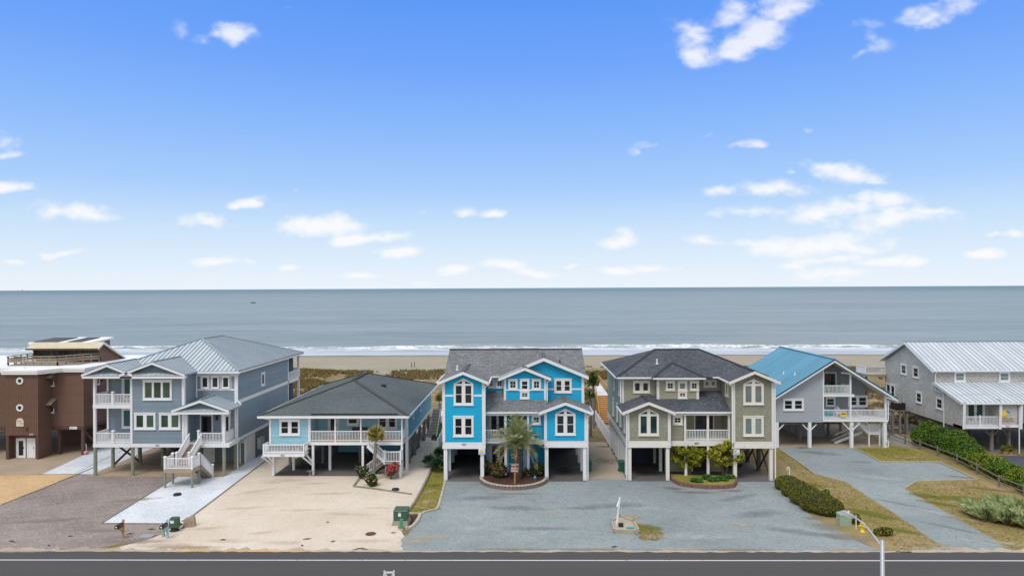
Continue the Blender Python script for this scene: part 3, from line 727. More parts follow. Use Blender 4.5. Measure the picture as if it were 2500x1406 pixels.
sheet('carport_slab', [(-7.5, 61.1), (-3.9, 61.1), (-3.9, 63.3), (1.65, 63.3), (1.65, 61.1), (5.3, 61.1), (5.3, 75), (-7.5, 75)], M['concrete_shaded'], .016, metres=True)
sheet('carport_slab', [(8.95, 61.2), (12.8, 61.2), (12.8, 63.4), (18.35, 63.4), (18.35, 61.1), (22.0, 61.1), (22.0, 76), (8.95, 76)], M['concrete_shaded'], .016, metres=True)
sheet('front_lawn', [(1893, 1172), (1907, 1196), (1962, 1241), (2005, 1275), (2085, 1315), (2140, 1338), (2185, 1347), (2560, 1347.5), (2760, 1347), (2760, 1130), (2440, 1120), (2300, 1060), (2190, 1030), (2120, 1000), (1890, 1000), (1860, 1060)], M['lawn'], .006, .05, seed=9)
sheet('green_lawn', [(2082, 1093), (2166, 1086), (2215, 1095), (2290, 1118), (2295, 1124), (2155, 1126), (2120, 1110)], M['lawn_g'], .010, .1, .4)
sheet('gravel_drive', [(1902, 1093), (2080, 1093), (2098, 1100), (2150, 1127), (2290, 1128), (2386, 1172), (2238, 1175), (2209, 1193), (2290, 1240), (2420, 1312), (2468, 1347.2), (2318, 1347), (2280, 1320), (2180, 1250), (2066, 1177), (1990, 1157)], M['g_blue'], .012, .09, .4, seed=10)
sheet('carport_slab', [(26.6, 73.8), (38.9, 73.8), (38.9, 90), (26.6, 90)], M['concrete_tan'], .016, metres=True)
sheet('carport_slab', [(44.6, 72.6), (60, 72.6), (60, 87), (44.6, 87)], M['concrete'], .016, metres=True)
sheet('side_path', [(40.0, 74), (43.2, 74), (43.6, 90), (40.6, 90)], M['concrete'], .010, metres=True)
sheet('asphalt_drive', [(2440, 1112), (2760, 1112), (2760, 1240), (2500, 1160), (2470, 1140)], M['asphalt_dark'], .014)
# ragged drift of sand along the asphalt
rnd = random.Random(2)
def drift(x0, x1, mat, z, lo, hi, seed):
    r = random.Random(seed); n = int((x1-x0)/.45); up_, dn_ = [], []
    for i in range(n+1):
        x = x0+(x1-x0)*i/n; e = redge(x); up_.append((x, e+r.uniform(lo, hi)*math.sin(math.pi*i/n)**.5+.03)); dn_.append((x, e-r.uniform(.0, .16)))
    sheet('sand_verge', dn_+up_[::-1], mat, z, metres=True)
drift(-42, -7, M['g_sand2'], .021, .1, .8, 4); drift(-7.0, 25, M['g_sand2'], .021, .0, .35, 5); drift(24, 34, M['g_sand2'], .021, .1, .9, 6); drift(34, 48, M['lawn'], .021, .0, .4, 7); drift(-24, -14, M['g_orange'], .023, .1, .55, 8)

# soft stains, drifts and worn patches: each a disc whose edge is eaten away by noise
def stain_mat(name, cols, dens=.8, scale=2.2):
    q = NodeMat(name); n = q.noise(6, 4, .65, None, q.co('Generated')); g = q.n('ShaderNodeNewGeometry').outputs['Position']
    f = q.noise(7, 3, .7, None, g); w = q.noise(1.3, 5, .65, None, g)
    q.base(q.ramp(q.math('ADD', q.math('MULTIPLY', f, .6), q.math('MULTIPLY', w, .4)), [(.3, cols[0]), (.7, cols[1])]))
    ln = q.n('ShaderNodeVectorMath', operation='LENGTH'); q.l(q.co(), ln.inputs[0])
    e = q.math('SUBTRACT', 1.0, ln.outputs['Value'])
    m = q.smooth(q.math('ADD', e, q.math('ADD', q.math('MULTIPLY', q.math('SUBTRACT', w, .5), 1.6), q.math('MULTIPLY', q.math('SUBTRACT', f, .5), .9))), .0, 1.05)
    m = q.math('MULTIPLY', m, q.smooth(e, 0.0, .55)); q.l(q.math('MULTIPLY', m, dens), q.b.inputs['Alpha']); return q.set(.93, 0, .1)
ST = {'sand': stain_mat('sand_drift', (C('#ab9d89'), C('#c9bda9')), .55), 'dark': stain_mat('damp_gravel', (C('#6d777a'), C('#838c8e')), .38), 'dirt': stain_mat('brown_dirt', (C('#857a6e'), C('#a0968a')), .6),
      'green': stain_mat('green_grass_patch', (C('#5b6428'), C('#7c8038')), .75), 'tan': stain_mat('bare_tan_patch', (C('#a58f6c'), C('#b8a585')), .8), 'rust': stain_mat('rust_dirt', (C('#75594c'), C('#8d7364')), .5), 'pale': stain_mat('pale_gravel', (C('#a9b1b5'), C('#bcc2c4')), .6), 'dark_sand': stain_mat('damp_sand_patch', (C('#b09f8c'), C('#c2b3a0')), .26), 'oil': stain_mat('oil_stain', (C('#4a4744'), C('#5c5854')), .7)}  # the slightly darker sand patches are tyre marks and stains on the sand lot
DISC = {}
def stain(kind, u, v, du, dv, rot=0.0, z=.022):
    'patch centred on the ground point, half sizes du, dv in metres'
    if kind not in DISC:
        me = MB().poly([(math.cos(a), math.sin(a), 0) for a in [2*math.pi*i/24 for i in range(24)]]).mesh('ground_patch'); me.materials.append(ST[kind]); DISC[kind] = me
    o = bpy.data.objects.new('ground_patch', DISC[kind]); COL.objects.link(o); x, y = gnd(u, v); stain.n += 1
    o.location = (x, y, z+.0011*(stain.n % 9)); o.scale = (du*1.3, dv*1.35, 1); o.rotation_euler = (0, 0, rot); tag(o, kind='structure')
stain.n = 0
for a in (('dark',1500,1234,3.2,.7,.1),('dark',1420,1240,2.0,.4),('pale',1560,1243,1.2,.3,-.1),('sand',1810,1281,1.3,.45,-.2),('sand',1335,1252,1.0,.35),('dark',1850,1255,2.6,.9,.3),('dark',1800,1215,2.4,.6,.5),('dirt',2020,1286,1.6,1.0,-.3),('dirt',2075,1312,2.4,.9,-.3),('dirt',1990,1265,1.0,.5),('dark',1960,1300,3.2,.7,-.4),('sand',1050,1312,1.8,.5,.1),('sand',1010,1322,1.3,.6),('rust',1640,1192,1.2,.5,-.4),('rust',1700,1202,2.2,.45,-.05),('rust',1785,1198,1.2,.4,.1),('dirt',1250,1205,2.6,.35),('sand',1908,1208,.5,.9,.8),('sand',1640,1340,3.0,.35),('dark',1180,1215,3.0,.8,.2),('dark',1320,1290,3.2,.5),('pale',1150,1290,3.0,1.2),('pale',1700,1310,4.0,.8),('dark',1260,1240,2.8,.7,-.1),('tan',1540,1262,1.2,.5,-.3),('green',1590,1288,1.1,.7,-.4),('tan',1590,1310,1.0,.5),('green',1545,1290,.6,.9),('tan',1620,1305,.5,.35),
          ('dark',2000,1106,2.4,1.0,-.4),('dark',2105,1128,1.3,.5),('pale',2140,1165,3.4,1.0,-.5),('pale',2280,1250,2.4,.6,-.8),('dark',2200,1230,2.6,.35,-.75),('dark',2330,1290,2.6,.3,-.75),('pale',2400,1325,1.8,.5,-.5),
          ('green',1990,1185,1.6,.7,-.7),('green',2130,1255,2.2,.7,-.7),('tan',2040,1195,1.6,.5,-.7),('tan',2250,1325,2.0,.6,-.3),('sand',2240,1338,2.6,.35,-.1),('tan',1960,1150,1.6,.5,-.7),('green',2200,1295,1.6,.5,-.6),('sand',2300,1337,2.2,.4),('green',2260,1210,1.3,.9,-.5),('green',2330,1215,2.2,.8),('tan',2310,1190,2.2,.5),('rust',2420,1195,2.4,.5,-.5),('rust',2350,1165,2.0,.35,-.5),('green',2300,1230,2.0,.6,-.6),('sand',2450,1325,2.2,.5,-.5),('tan',2370,1270,1.6,.6,-.6),('dirt',2290,1128,2.0,.4,-.3),('rust',2230,1092,2.0,.35,-.4),('tan',2220,1116,2.4,.7,0),
          ('dark_sand',700,1172,2.6,.6),('dark_sand',770,1180,2.0,.35),('dark_sand',660,1178,1.4,.5),('dark_sand',800,1205,2.6,.4,.1),('dark_sand',560,1320,2.0,.5),('dark_sand',640,1300,1.2,.3,.3),('dark_sand',850,1255,2.4,.4,-.1),('dark_sand',740,1245,2.2,.35,.1),('dark_sand',500,1290,1.6,.4,.2),('dark_sand',900,1320,2.0,.4),('dark_sand',690,1325,1.6,.5),('dark_sand',600,1240,2.6,.4,.2),('dark_sand',930,1240,1.6,.3),
          ('dirt',330,1322,2.4,.5,.05),('sand',420,1332,2.6,.5),('sand',200,1340,3.4,.4),('tan',470,1336,2.4,.35),('dirt',250,1295,2.0,.4),('dirt',120,1270,3.0,.5,.2),('dirt',330,1220,2.4,.5,.3),
          ('tan',1040,1225,1.2,.6,.9),('tan',1050,1200,1.0,.5,.9),('green',1060,1185,.7,.6),('green',1050,1242,1.1,.5),('tan',1035,1240,.6,.4),
          ('oil',1960,1093,.9,.35),('oil',1130,1160,1.4,1.2),('oil',1380,1150,1.2,1.8),('oil',760,1140,2.4,1.6),('oil',1580,1155,1.3,1.0),('oil',960,1300,.3,.2),('dirt',1480,1125,1.5,1.6),('rust',1480,1090,1.6,.5),
          ('dark_sand',620,1200,2.2,.5,.6),('sand',30,1345,3,.3),('dirt',1450,1341,3.4,.3),('dirt',1250,1341,3.0,.25),('dirt',1800,1342,3.0,.3),('sand',2080,1341,2.6,.4)): stain(*a)
# ------------------------------------------------------------------ shared house pieces
def gable_roof(mb, xl, xr, y0, y1, zE, zP, t=.16, xp=None):
    xp = (xl+xr)/2 if xp is None else xp
    mb.slope([(xl, y0, zE), (xl, y1, zE), (xp, y1, zP), (xp, y0, zP)], (0, 1, 0), t)
    mb.slope([(xr, y0, zE), (xp, y0, zP), (xp, y1, zP), (xr, y1, zE)], (0, 1, 0), t)
def rakes(parent, xl, xr, y, zE, zP, mat, h=.26, xp=None, th=.05, name='rake_board'):
    xp = (xl+xr)/2 if xp is None else xp
    for a, b in ((xl, zE), (xr, zE)):
        MB().prism([(a, y-.012, b-.01), (xp, y-.012, zP-.01), (xp, y-.012, zP-h-.01), (a, y-.012, b-h-.01)], (0, -th, 0)).build(name, mat, parent)
def ridge_cap(parent, p, q, mat, w=.3, h=.05, name='ridge_cap'):
    p, q = Vector(p)+Vector((0, 0, .03)), Vector(q)+Vector((0, 0, .03)); return MB().bar(p, q, w, h).build(name, mat, parent)
def gutter_y(parent, x, y0, y1, z, mat): return MB().box(x-.07, x+.07, y0, y1, z-.15, z-.02).build('gutter', mat, parent)
def gutter_x(parent, x0, x1, y, z, mat): return MB().box(x0, x1, y-.09, y+.04, z-.15, z-.02).build('gutter', mat, parent)
def downspout(parent, pts, mat, w=.09):
    mb = MB()
    for a, b in zip(pts, pts[1:]): mb.bar(a, b, w, w)
    return mb.build('downspout', mat, parent)
def vent(parent, x, y, z, mat, h=.45): return MB().tube((x, y, z-.3), (x, y, z+h), .07, .07, 8).tube((x, y, z-.02), (x, y, z+.06), .14, .1, 8).build('vent_pipe', mat, parent)
def corner(parent, x, y, z0, z1, mat, sx, w=.2):
    'corner board wrapping the front face and the side (sx = outward side)'
    mb = MB(); a = x if sx > 0 else x
    mb.box(min(x, x-sx*w), max(x, x-sx*w)+0, y-.05, y-.001, z0, z1); mb.box(min(x+sx*.05, x+sx*.001), max(x+sx*.05, x+sx*.001), y-.05, y+w, z0, z1)
    return mb.build('corner_board', mat, parent)
def skirt(parent, x0, x1, y, zb, zt, mat, depth=.3):
    mb = MB().box(x0-.05, x1+.05, y-.05, y+depth, zb, zb+(zt-zb)*.42); mb.box(x0-.03, x1+.03, y-.03, y+depth-.01, zb+(zt-zb)*.42+.001, zt)
    return mb.build('band_board', mat, parent)
# ------------------------------------------------------------------ house 407: azure
def house_407():
    T = thing('beach_house', 'bright azure two-tower beach house with grey shingle roof, palm bed in front', 'house', (-1.1, 61.4, 0), 'beach houses on pilings')
    A, Wm = M['sid_azure'], M['white']
    xa, xb, xc, xd, Y = -7.57, -3.83, 1.59, 5.36, 61.4
    MB().box(xa+.05, xd-.05, Y+2.3, 74.9, 2.95, 3.3).box(xa+.05, xb-.05, Y+.05, Y+2.29, 2.95, 3.3).box(xc+.05, xd-.05, Y+.05, Y+2.29, 2.95, 3.3).build('floor_deck', M['wood_dark'], T)
    # tower
    pk = -5.69
    lap_wall(T, front(Y), [(xa, 3.4), (xb, 3.4), (xb, 8.85), (pk, 9.62), (xa, 8.85)], A)
    lap_wall(T, left(xa), rect(Y, 75, 3.4, 8.85), A); lap_wall(T, right(xb), rect(Y, 64.6, 3.4, 8.85), A)
    # bay
    pb = 3.45
    lap_wall(T, front(Y), [(xc, 3.5), (xd, 3.5), (xd, 6.1), (pb, 6.86), (xc, 6.1)], A)
    lap_wall(T, left(xc), rect(Y, 62.3, 3.5, 6.1), A); lap_wall(T, right(xd), rect(Y, 64.5, 3.5, 6.1), A); lap_wall(T, right(xd), rect(64.5, 75, 3.5, 8.85), A)
    lap_wall(T, right(xd), [(64.75, 8.85), (75.0, 8.75), (69.7, 10.9)], A); lap_wall(T, left(xa), [(64.75, 8.85), (75.0, 8.75), (69.7, 10.9)], A)
    lap_wall(T, back(75), rect(xa, xd, 3.3, 8.75), A)
    # big gable and dormer
    lap_wall(T, front(64.5), [(-2.1, 6.3), (xd, 6.3), (xd, 8.9), (1.6, 10.5), (-2.1, 8.95)], A)
    lap_wall(T, front(63.75), [(-2.1, 6.4), (1.78, 6.4), (1.78, 8.85), (-.17, 9.65), (-2.1, 8.85)], A)
    lap_wall(T, right(1.78), rect(63.75, 64.5, 6.4, 8.9), A); lap_wall(T, left(-2.1), rect(63.75, 65.2, 6.4, 8.9), A)
    lap_wall(T, front(65.2), rect(xb, -2.1, 7.1, 8.95), A)
    # porch walls
    lap_wall(T, front(62.25), rect(.22, xc, 3.3, 6.0), A); lap_wall(T, left(.22), rect(62.25, 64.6, 3.3, 6.0), A)
    lap_wall(T, front(64.6), rect(-1.9, .22, 3.3, 6.1), A); MB().fbox(front(64.6), xb, -1.9, 3.3, 6.1, -.05, .01).build('porch_panel', M['offwhite'], T)
    # enclosure at ground level
    lap_wall(T, front(64.4), rect(-1.75, xc+.05, .02, 3.1), A, .25, .008); lap_wall(T, right(xc+.1), rect(62.0, 74.8, .02, 2.95), A, .25, .008)
    lap_wall(T, left(xb-.1), rect(62.0, 74.8, .02, 2.95), A, .25, .008); lap_wall(T, front(71.0), rect(xa+.1, xb-.1, .02, 2.95), M['sid_carport_shade'], .25, .008); lap_wall(T, right(xa+.02), rect(64.2, 74.9, .02, 2.95), M['sid_azure'], .25, .008); lap_wall(T, front(73.0), rect(xc+.1, xd-.3, .02, 2.95), M['sid_carport_shade'], .25, .008)  # dark back walls added to close the carports against light
    MB().fbox(front(64.4), xb, -1.75, .02, 3.1, -.05, .0).build('entry_panel', M['offwhite'], T)
    # bands, corners, trims
    skirt(T, xa, xb, Y, 2.86, 3.44, Wm); skirt(T, xc, xd, Y, 2.97, 3.55, Wm)
    MB().box(xa-.05, xa-.002, Y+.31, 75, 2.86, 3.44).build('band_board', Wm, T); MB().box(xd+.002, xd+.05, Y+.31, 75, 2.97, 3.55).build('band_board', Wm, T)
    corner(T, xa, Y, 3.45, 8.86, Wm, -1); corner(T, xb, Y, 3.45, 8.86, Wm, 1); corner(T, xc, Y, 3.56, 6.1, Wm, -1); corner(T, xd, Y, 3.56, 6.1, Wm, 1)
    corner(T, xd, 64.5, 6.2, 8.9, Wm, 1); corner(T, -2.1, 63.75, 6.6, 8.9, Wm, -1, .16); corner(T, 1.78, 63.75, 6.6, 8.9, Wm, 1, .16)
    f = front(Y); trim(T, f, xa+.21, -6.60, 7.56, 7.73, Wm); trim(T, f, -4.79, xb-.21, 7.56, 7.73, Wm)
    g = front(64.5); p = pl(K4, 64.5); tz = p(1100, 430)[1]; trim(T, g, 1.84, p(1130, 430)[0], tz-.09, tz+.06, Wm); trim(T, g, p(1282, 430)[0], xd-.21, tz-.09, tz+.06, Wm)
    d = front(63.75); p = pl(K4, 63.75); tz = p(800, 438)[1]; trim(T, d, -1.93, p(828, 438)[0], tz-.07, tz+.07, Wm); trim(T, d, p(910, 438)[0], 1.61, tz-.07, tz+.07, Wm)
    # windows
    G = M['glass']
    window(T, f, -6.63, -4.80, 3.97, 5.76); window(T, f, -6.58, -4.80, 6.8, 8.72, head=.5)
    window(T, f, 2.53, 4.36, 4.10, 6.0, head=.48)
    p = pl(K4, 64.5); a, b = p(1130, 462), p(1282, 342); window(T, g, a[0], b[0], a[1], b[1])
    p = pl(K4, 63.75)
    for (x0, y0, x1, y1) in ((725, 437, 805, 345), (933, 437, 1013, 345)): a, b = p(x0, y0), p(x1, y1); window(T, d, a[0], b[0], a[1], b[1], n=1, hung=False, grid=(2, 2))
    a, b = p(828, 517), p(910, 345); window(T, d, a[0], b[0], a[1]+.75, b[1], n=1); window(T, d, a[0], b[0], a[1]+.02, a[1]+.72, n=1, hung=False, grid=(2, 2))
    p = pl(K4, 65.2)
    for (x0, x1) in ((545, 605), (612, 682)): a, b = p(x0, 420), p(x1, 340); window(T, front(65.2), a[0], b[0], a[1], b[1], n=1, hung=False, grid=(2, 2))
    p = pl(K4, 62.25); a, b = p(930, 740), p(1010, 660); window(T, front(62.25), a[0], b[0], a[1], b[1], n=1, grid=(2, 2), hung=False)
    window(T, left(xa), 66.5, 68.3, 4.2, 5.9); window(T, right(xd), 67, 68.5, 6.9, 8.3); window(T, right(xd), 70, 71.5, 4.3, 5.8)
    door(T, front(64.6), -3.6, -1.95, 3.32, 5.6, M['white'], lite=G, n=2); door(T, front(64.4), -3.55, -1.8, .05, 2.75, M['white'], lite=G, n=2)
    door(T, front(64.4), -.35, .25, .05, 2.4, M['white'])
    # balcony
    MB().box(xb+.01, .2, 62.0, 64.59, 3.2, 3.42).box(.21, xc-.01, 62.1, 62.24, 3.1, 3.5).build('balcony_floor', Wm, T)
    MB().box(xb+.01, xc-.01, 61.98, 62.2, 5.72, 5.98).build('porch_beam', Wm, T)
    MB().box(xb+.01, xc-.01, 62.21, 65.1, 5.9, 5.97).build('porch_ceiling', M['offwhite'], T)
    for x in (-1.95, .1): post(T, x, 62.12, 3.43, 5.71, .2, Wm); post(T, x, 62.12, 0, 3.19, .22, Wm)
    railing(T, (xb+.05, 62.1, 3.43), (-2.06, 62.1, 3.43), Wm); railing(T, (-1.84, 62.1, 3.43), (0.0, 62.1, 3.43), Wm)
    # pilings
    for x in (-7.36, -4.05, 1.75, 5.18): post(T, x, 61.6, 0, 2.85 if x < 0 else 2.96, .32, Wm, 'piling')
    for k in range(1, 5):
        y = 61.6+k*3.1
        for x in (-7.38, 5.18): post(T, x, y, 0, 2.94, .3, Wm, 'piling')
    for k in range(4): MB().bar((-7.38, 61.8+k*3.1, .35), (-7.38, 64.5+k*3.1, 2.7), .06, .18).build('brace', A, T)
    # roofs
    R = MB(); gable_roof(R, -7.99, -3.40, 60.9, 68.0, 8.92, 9.86); gable_roof(R, 1.03, 5.84, 60.9, 64.48, 6.22, 7.12)
    gable_roof(R, -2.6, 5.79, 64.0, 69.4, 9.02, 10.76, xp=1.6); gable_roof(R, -2.63, 2.26, 63.3, 66.4, 8.95, 9.93)
    R.slope([(-7.87, 64.75, 8.93), (5.64, 64.75, 8.93), (5.64, 69.7, 11.05), (-7.87, 69.7, 11.05)], (1, 0, 0)); R.slope([(5.64, 75.6, 8.55), (-7.87, 75.6, 8.55), (-7.87, 69.7, 11.05), (5.64, 69.7, 11.05)], (1, 0, 0))
    R.slope([(xb+.02, 61.85, 6.08), (1.9, 61.85, 6.08), (1.9, 65.15, 7.46), (xb+.02, 65.15, 7.46)], (1, 0, 0), .1)
    ro = R.build('roof', M['shg_grey'], T)
    ridge_cap(ro, (-7.87, 69.7, 11.05), (5.64, 69.7, 11.05), M['shg_dark'], .34)
    for a, b in (((-5.69, 60.9, 9.86), (-5.69, 66.9, 9.86)), ((3.43, 60.9, 7.12), (3.43, 64.45, 7.12)), ((1.6, 64, 10.76), (1.6, 68.9, 10.76)), ((-.18, 63.3, 9.93), (-.18, 66, 9.93))): ridge_cap(ro, a, b, M['shg_grey'], .36, .05)
    vent(ro, -6.6, 64.8, 9.55, M['white']); vent(ro, 3.2, 66.0, 10.1, M['black'], .25)
    rakes(T, -7.99, -3.40, 60.9, 8.92, 9.86, Wm); rakes(T, 1.03, 5.84, 60.9, 6.22, 7.12, Wm); rakes(T, -2.6, 5.79, 64.0, 9.02, 10.76, Wm, .3, xp=1.6); rakes(T, -2.63, 2.26, 63.3, 8.95, 9.93, Wm)
    gutter_x(T, xb+.05, 1.0, 61.82, 6.10, Wm); gutter_y(T, -3.36, 60.95, 64.6, 8.93, Wm); gutter_y(T, -8.03, 60.95, 67, 8.93, Wm); gutter_y(T, 5.88, 60.95, 64.4, 6.2, Wm); gutter_x(T, -3.3, -2.62, 64.72, 8.96, Wm)
    downspout(T, [(-3.36, 61.0, 8.75), (-3.76, 61.28, 8.4), (-3.76, 61.28, 2.9)], Wm); downspout(T, [(5.88, 61.0, 6.05), (5.44, 61.28, 5.8), (5.44, 61.28, .1)], Wm); downspout(T, [(2.2, 63.3, 8.8), (1.9, 63.6, 8.5), (1.9, 63.6, 6.6)], Wm)
    text(T, '407', f, -5.67, 3.24, .28, M['mulch'], .045, 'house_number')
    return T
house_407()
p_ = thing('rental_sign', 'small pale sign with yellow motif on the azure house carport post', 'sign', (-3.95, 61.2, 2.3))
MB().box(-4.36, -3.76, 61.3, 61.34, 2.36, 2.86).build('board', M['white'], p_); MB().box(-4.3, -3.82, 61.29, 61.299, 2.4, 2.6).build('print', plain('pale_blue_print', (.35, .58, .68), .5, .1), p_); MB().box(-4.2, -4.0, 61.289, 61.299, 2.62, 2.8).build('print', M['yellow'], p_)
# ------------------------------------------------------------------ house 409: sage
def house_409():
    T = thing('beach_house', 'sage green shingled beach house with charcoal hip roof and cream trim', 'house', (15.5, 61.4, 0), 'beach houses on pilings')
    S, L, D, Wm = M['shk_sage'], M['sid_sage'], M['sid_sageside'], M['cream']
    xa, xb, xc, xd, Y = 8.98, 12.81, 18.39, 22.02, 61.4
    MB().box(xa+.05, xd-.05, Y+2.3, 76, 2.95, 3.3).box(xa+.05, xb-.05, Y+.05, Y+2.29, 2.95, 3.3).box(xc+.05, xd-.05, Y+.05, Y+2.29, 2.95, 3.3).build('floor_deck', M['wood_dark'], T)
    pb, pk = 10.85, 20.25
    lap_wall(T, front(Y), [(xa, 3.5), (xb, 3.5), (xb, 6.1), (pb, 6.88), (xa, 6.1)], S, .19, .012)
    lap_wall(T, left(xa), rect(Y, 64.5, 3.5, 6.1), D); lap_wall(T, left(xa), rect(64.5, 76, 3.5, 8.85), D); lap_wall(T, right(xb), rect(Y, 62.3, 3.5, 6.1), S)
    lap_wall(T, front(Y), [(xc, 3.45), (xd, 3.45), (xd, 8.8), (pk, 9.6), (xc, 8.8)], S, .19, .012)
    lap_wall(T, left(xc), rect(Y, 65.2, 3.45, 8.8), L); lap_wall(T, right(xd), rect(Y, 76, 3.45, 8.8), D); lap_wall(T, back(76), rect(xa, xd, 3.3, 8.8), D)
    lap_wall(T, front(64.5), rect(xa, 13.2, 6.3, 8.85), L); lap_wall(T, front(63.85), rect(12.15, 15.95, 6.4, 8.82), L)
    lap_wall(T, left(12.15), rect(63.85, 64.5, 6.4, 8.82), L); lap_wall(T, right(15.95), rect(63.85, 65.2, 6.4, 8.82), L); lap_wall(T, front(65.2), rect(15.95, xc, 7.1, 8.95), L)
    lap_wall(T, front(62.25), rect(xb, 14.2, 3.3, 6.0), L); lap_wall(T, right(14.2), rect(62.25, 64.6, 3.3, 6.0), L); lap_wall(T, front(64.6), rect(14.2, xc, 3.3, 6.1), M['sid_sage'])
    lap_wall(T, front(64.4), rect(xb+.1, xc-.1, .02, 3.1), L, .25, .008); lap_wall(T, left(xb+.05), rect(64.4, 75.8, .02, 2.95), M['sid_carport_shade'], .25, .008); lap_wall(T, front(67.5), rect(xa+.3, xb+.05, .02, 2.95), M['sid_carport_shade'], .25, .008); lap_wall(T, right(xa+.3), rect(63.4, 75.8, .02, 2.95), M['sid_carport_shade'], .25, .008); lap_wall(T, left(xa+.29), rect(63.4, 75.8, .02, 2.95), M['sid_carport_shade'], .25, .008); lap_wall(T, right(xc-.1), rect(64.4, 75.8, .02, 2.95), L, .25, .008)  # dark boards round the left carport added to keep light out
    skirt(T, xa, xb, Y, 2.97, 3.56, Wm); skirt(T, xc, xd, Y, 2.9, 3.5, Wm)
    MB().box(xa-.05, xa-.002, Y+.31, 76, 2.97, 3.5).build('band_board', Wm, T); MB().box(xd+.002, xd+.05, Y+.31, 76, 2.9, 3.5).build('band_board', Wm, T)
    corner(T, xa, Y, 3.57, 6.1, Wm, -1); corner(T, xb, Y, 3.57, 6.1, Wm, 1); corner(T, xc, Y, 3.51, 8.8, Wm, -1); corner(T, xd, Y, 3.51, 8.8, Wm, 1); corner(T, xa, 64.5, 6.2, 8.85, Wm, -1, .16)
    corner(T, 12.15, 63.85, 6.6, 8.8, Wm, -1, .18); corner(T, 15.95, 63.85, 6.6, 8.8, Wm, 1, .18); trim(T, front(64.5), xa+.17, 12.13, 8.62, 8.85, Wm); trim(T, front(63.85), 12.34, 15.76, 8.62, 8.82, Wm)
    f = front(Y); B = M['glass_blind']; G = M['glass']
    p = pl(K5, Y); a, b = p(428, 838), p(607, 645); window(T, f, a[0], b[0], a[1], b[1]-.05, head=.5, hung=False, frame=Wm, panes=M['glass_teal'])
    a, b = p(1350, 566), p(1528, 390); window(T, f, a[0], b[0], a[1], b[1]+.05, head=.46, hung=False, frame=Wm, panes=B); a, b = p(1350, 843), p(1528, 672); window(T, f, a[0], b[0], a[1], b[1], hung=False, frame=Wm, panes=B)
    p = pl(K5, 64.5); a, b = p(380, 462), p(528, 358); window(T, front(64.5), a[0], b[0], a[1], b[1]-.02, hung=False, frame=Wm, panes=M['glass'])
    p = pl(K5, 63.85); d = front(63.85)
    for (x0, x1) in ((667, 747), (880, 960)): a, b = p(x0, 442), p(x1, 362); window(T, d, a[0], b[0], a[1], b[1], n=1, hung=False, grid=(2, 2), frame=Wm)
    a, b = p(775, 514), p(855, 362); window(T, d, a[0], b[0], a[1]+.72, b[1], n=1, hung=False, frame=Wm, panes=B); window(T, d, a[0], b[0], a[1]+.02, a[1]+.68, n=1, hung=False, grid=(2, 2), frame=Wm)
    p = pl(K5, 65.2); a, b = p(1000, 414), p(1115, 350); window(T, front(65.2), a[0], b[0], a[1], b[1], n=2, hung=False, grid=(2, 2), frame=Wm)
    p = pl(K5, 62.25); a, b = p(728, 742), p(815, 665); window(T, front(62.25), a[0], b[0], a[1], b[1], n=1, hung=False, grid=(2, 2), frame=Wm)
    window(T, left(xc), 62.6, 63.5, 7.3, 8.55, n=1, hung=False, frame=Wm, panes=B)
    for y in (66, 69.5): window(T, left(xa), y, y+.7, 6.9, 8.5, n=1, hung=False, frame=Wm)
    for y in (62.4, 65, 67.5, 70.5): window(T, left(xa), y, y+.7, 4.1, 5.8, n=1, hung=False, frame=Wm)
    door(T, front(64.6), 15.7, 17.6, 3.32, 5.7, M['door_dark'], casing=Wm, lite=G, n=2); door(T, front(64.4), 15.4, 17.0, .05, 2.7, M['door_dark'], casing=Wm, lite=G, n=2)
    MB().box(14.21, xc-.01, 62.0, 64.59, 3.2, 3.42).box(xb+.02, xc-.01, 61.97, 62.0-.002, 2.97, 3.44).build('balcony_floor', Wm, T)
    MB().box(xb+.01, xc-.01, 61.98, 62.2, 5.72, 5.98).build('porch_beam', Wm, T); MB().box(xb+.01, xc-.01, 62.21, 65.1, 5.9, 5.97).build('porch_ceiling', M['offwhite'], T)
    for x in (14.3, 16.35, 18.25): post(T, x, 62.12, 3.43, 5.71, .18, Wm)
    for x in (14.35, 16.35): post(T, x, 62.12, 0, 2.96, .22, Wm)
    railing(T, (14.4, 62.1, 3.43), (16.25, 62.1, 3.43), M['white']); railing(T, (16.45, 62.1, 3.43), (18.15, 62.1, 3.43), M['white'])
    text(T, '409', front(61.96), 15.3, 3.2, .27, M['black'], .015, 'house_number')
    for x in (9.2, 12.6, 18.6, 21.8): post(T, x, 61.6, 0, 2.96 if x < 15 else 2.89, .30, Wm, 'piling')
    for k in range(1, 9): post(T, 9.16, 61.6+k*1.72, 0, 2.94, .26, M['offwhite'], 'piling')
    for k in range(1, 5): post(T, 12.55, 61.6+k*3, 0, 2.94, .28, Wm, 'piling'); post(T, 21.8, 61.6+k*3.2, 0, 2.94, .3, M['wood_dark'], 'piling')
    for k in range(4): MB().bar((21.8, 61.9+k*3.2, .3), (21.8, 64.6+k*3.2, 2.7), .07, .2).bar((21.74, 64.6+k*3.2, .3), (21.74, 61.9+k*3.2, 2.7), .07, .2).build('brace', M['wood_dark'], T)
    R = MB(); zE = 8.93
    pb_ = pl(K5, 60.9); xl, xr = pb_(285, 655)[0], pb_(755, 655)[0]; gable_roof(R, xl, xr, 60.9, 64.48, 6.22, 7.14); tl, tr = pb_(1225, 388)[0], pb_(1680, 388)[0]; gable_roof(R, tl, tr, 60.9, 68.2, 8.90, 9.85)
    X0, X1, Y0, Y1 = 8.38, 22.55, 63.9, 77.0; r0, r1 = (12.95, 69.2, 11.05), (17.35, 69.2, 11.05)
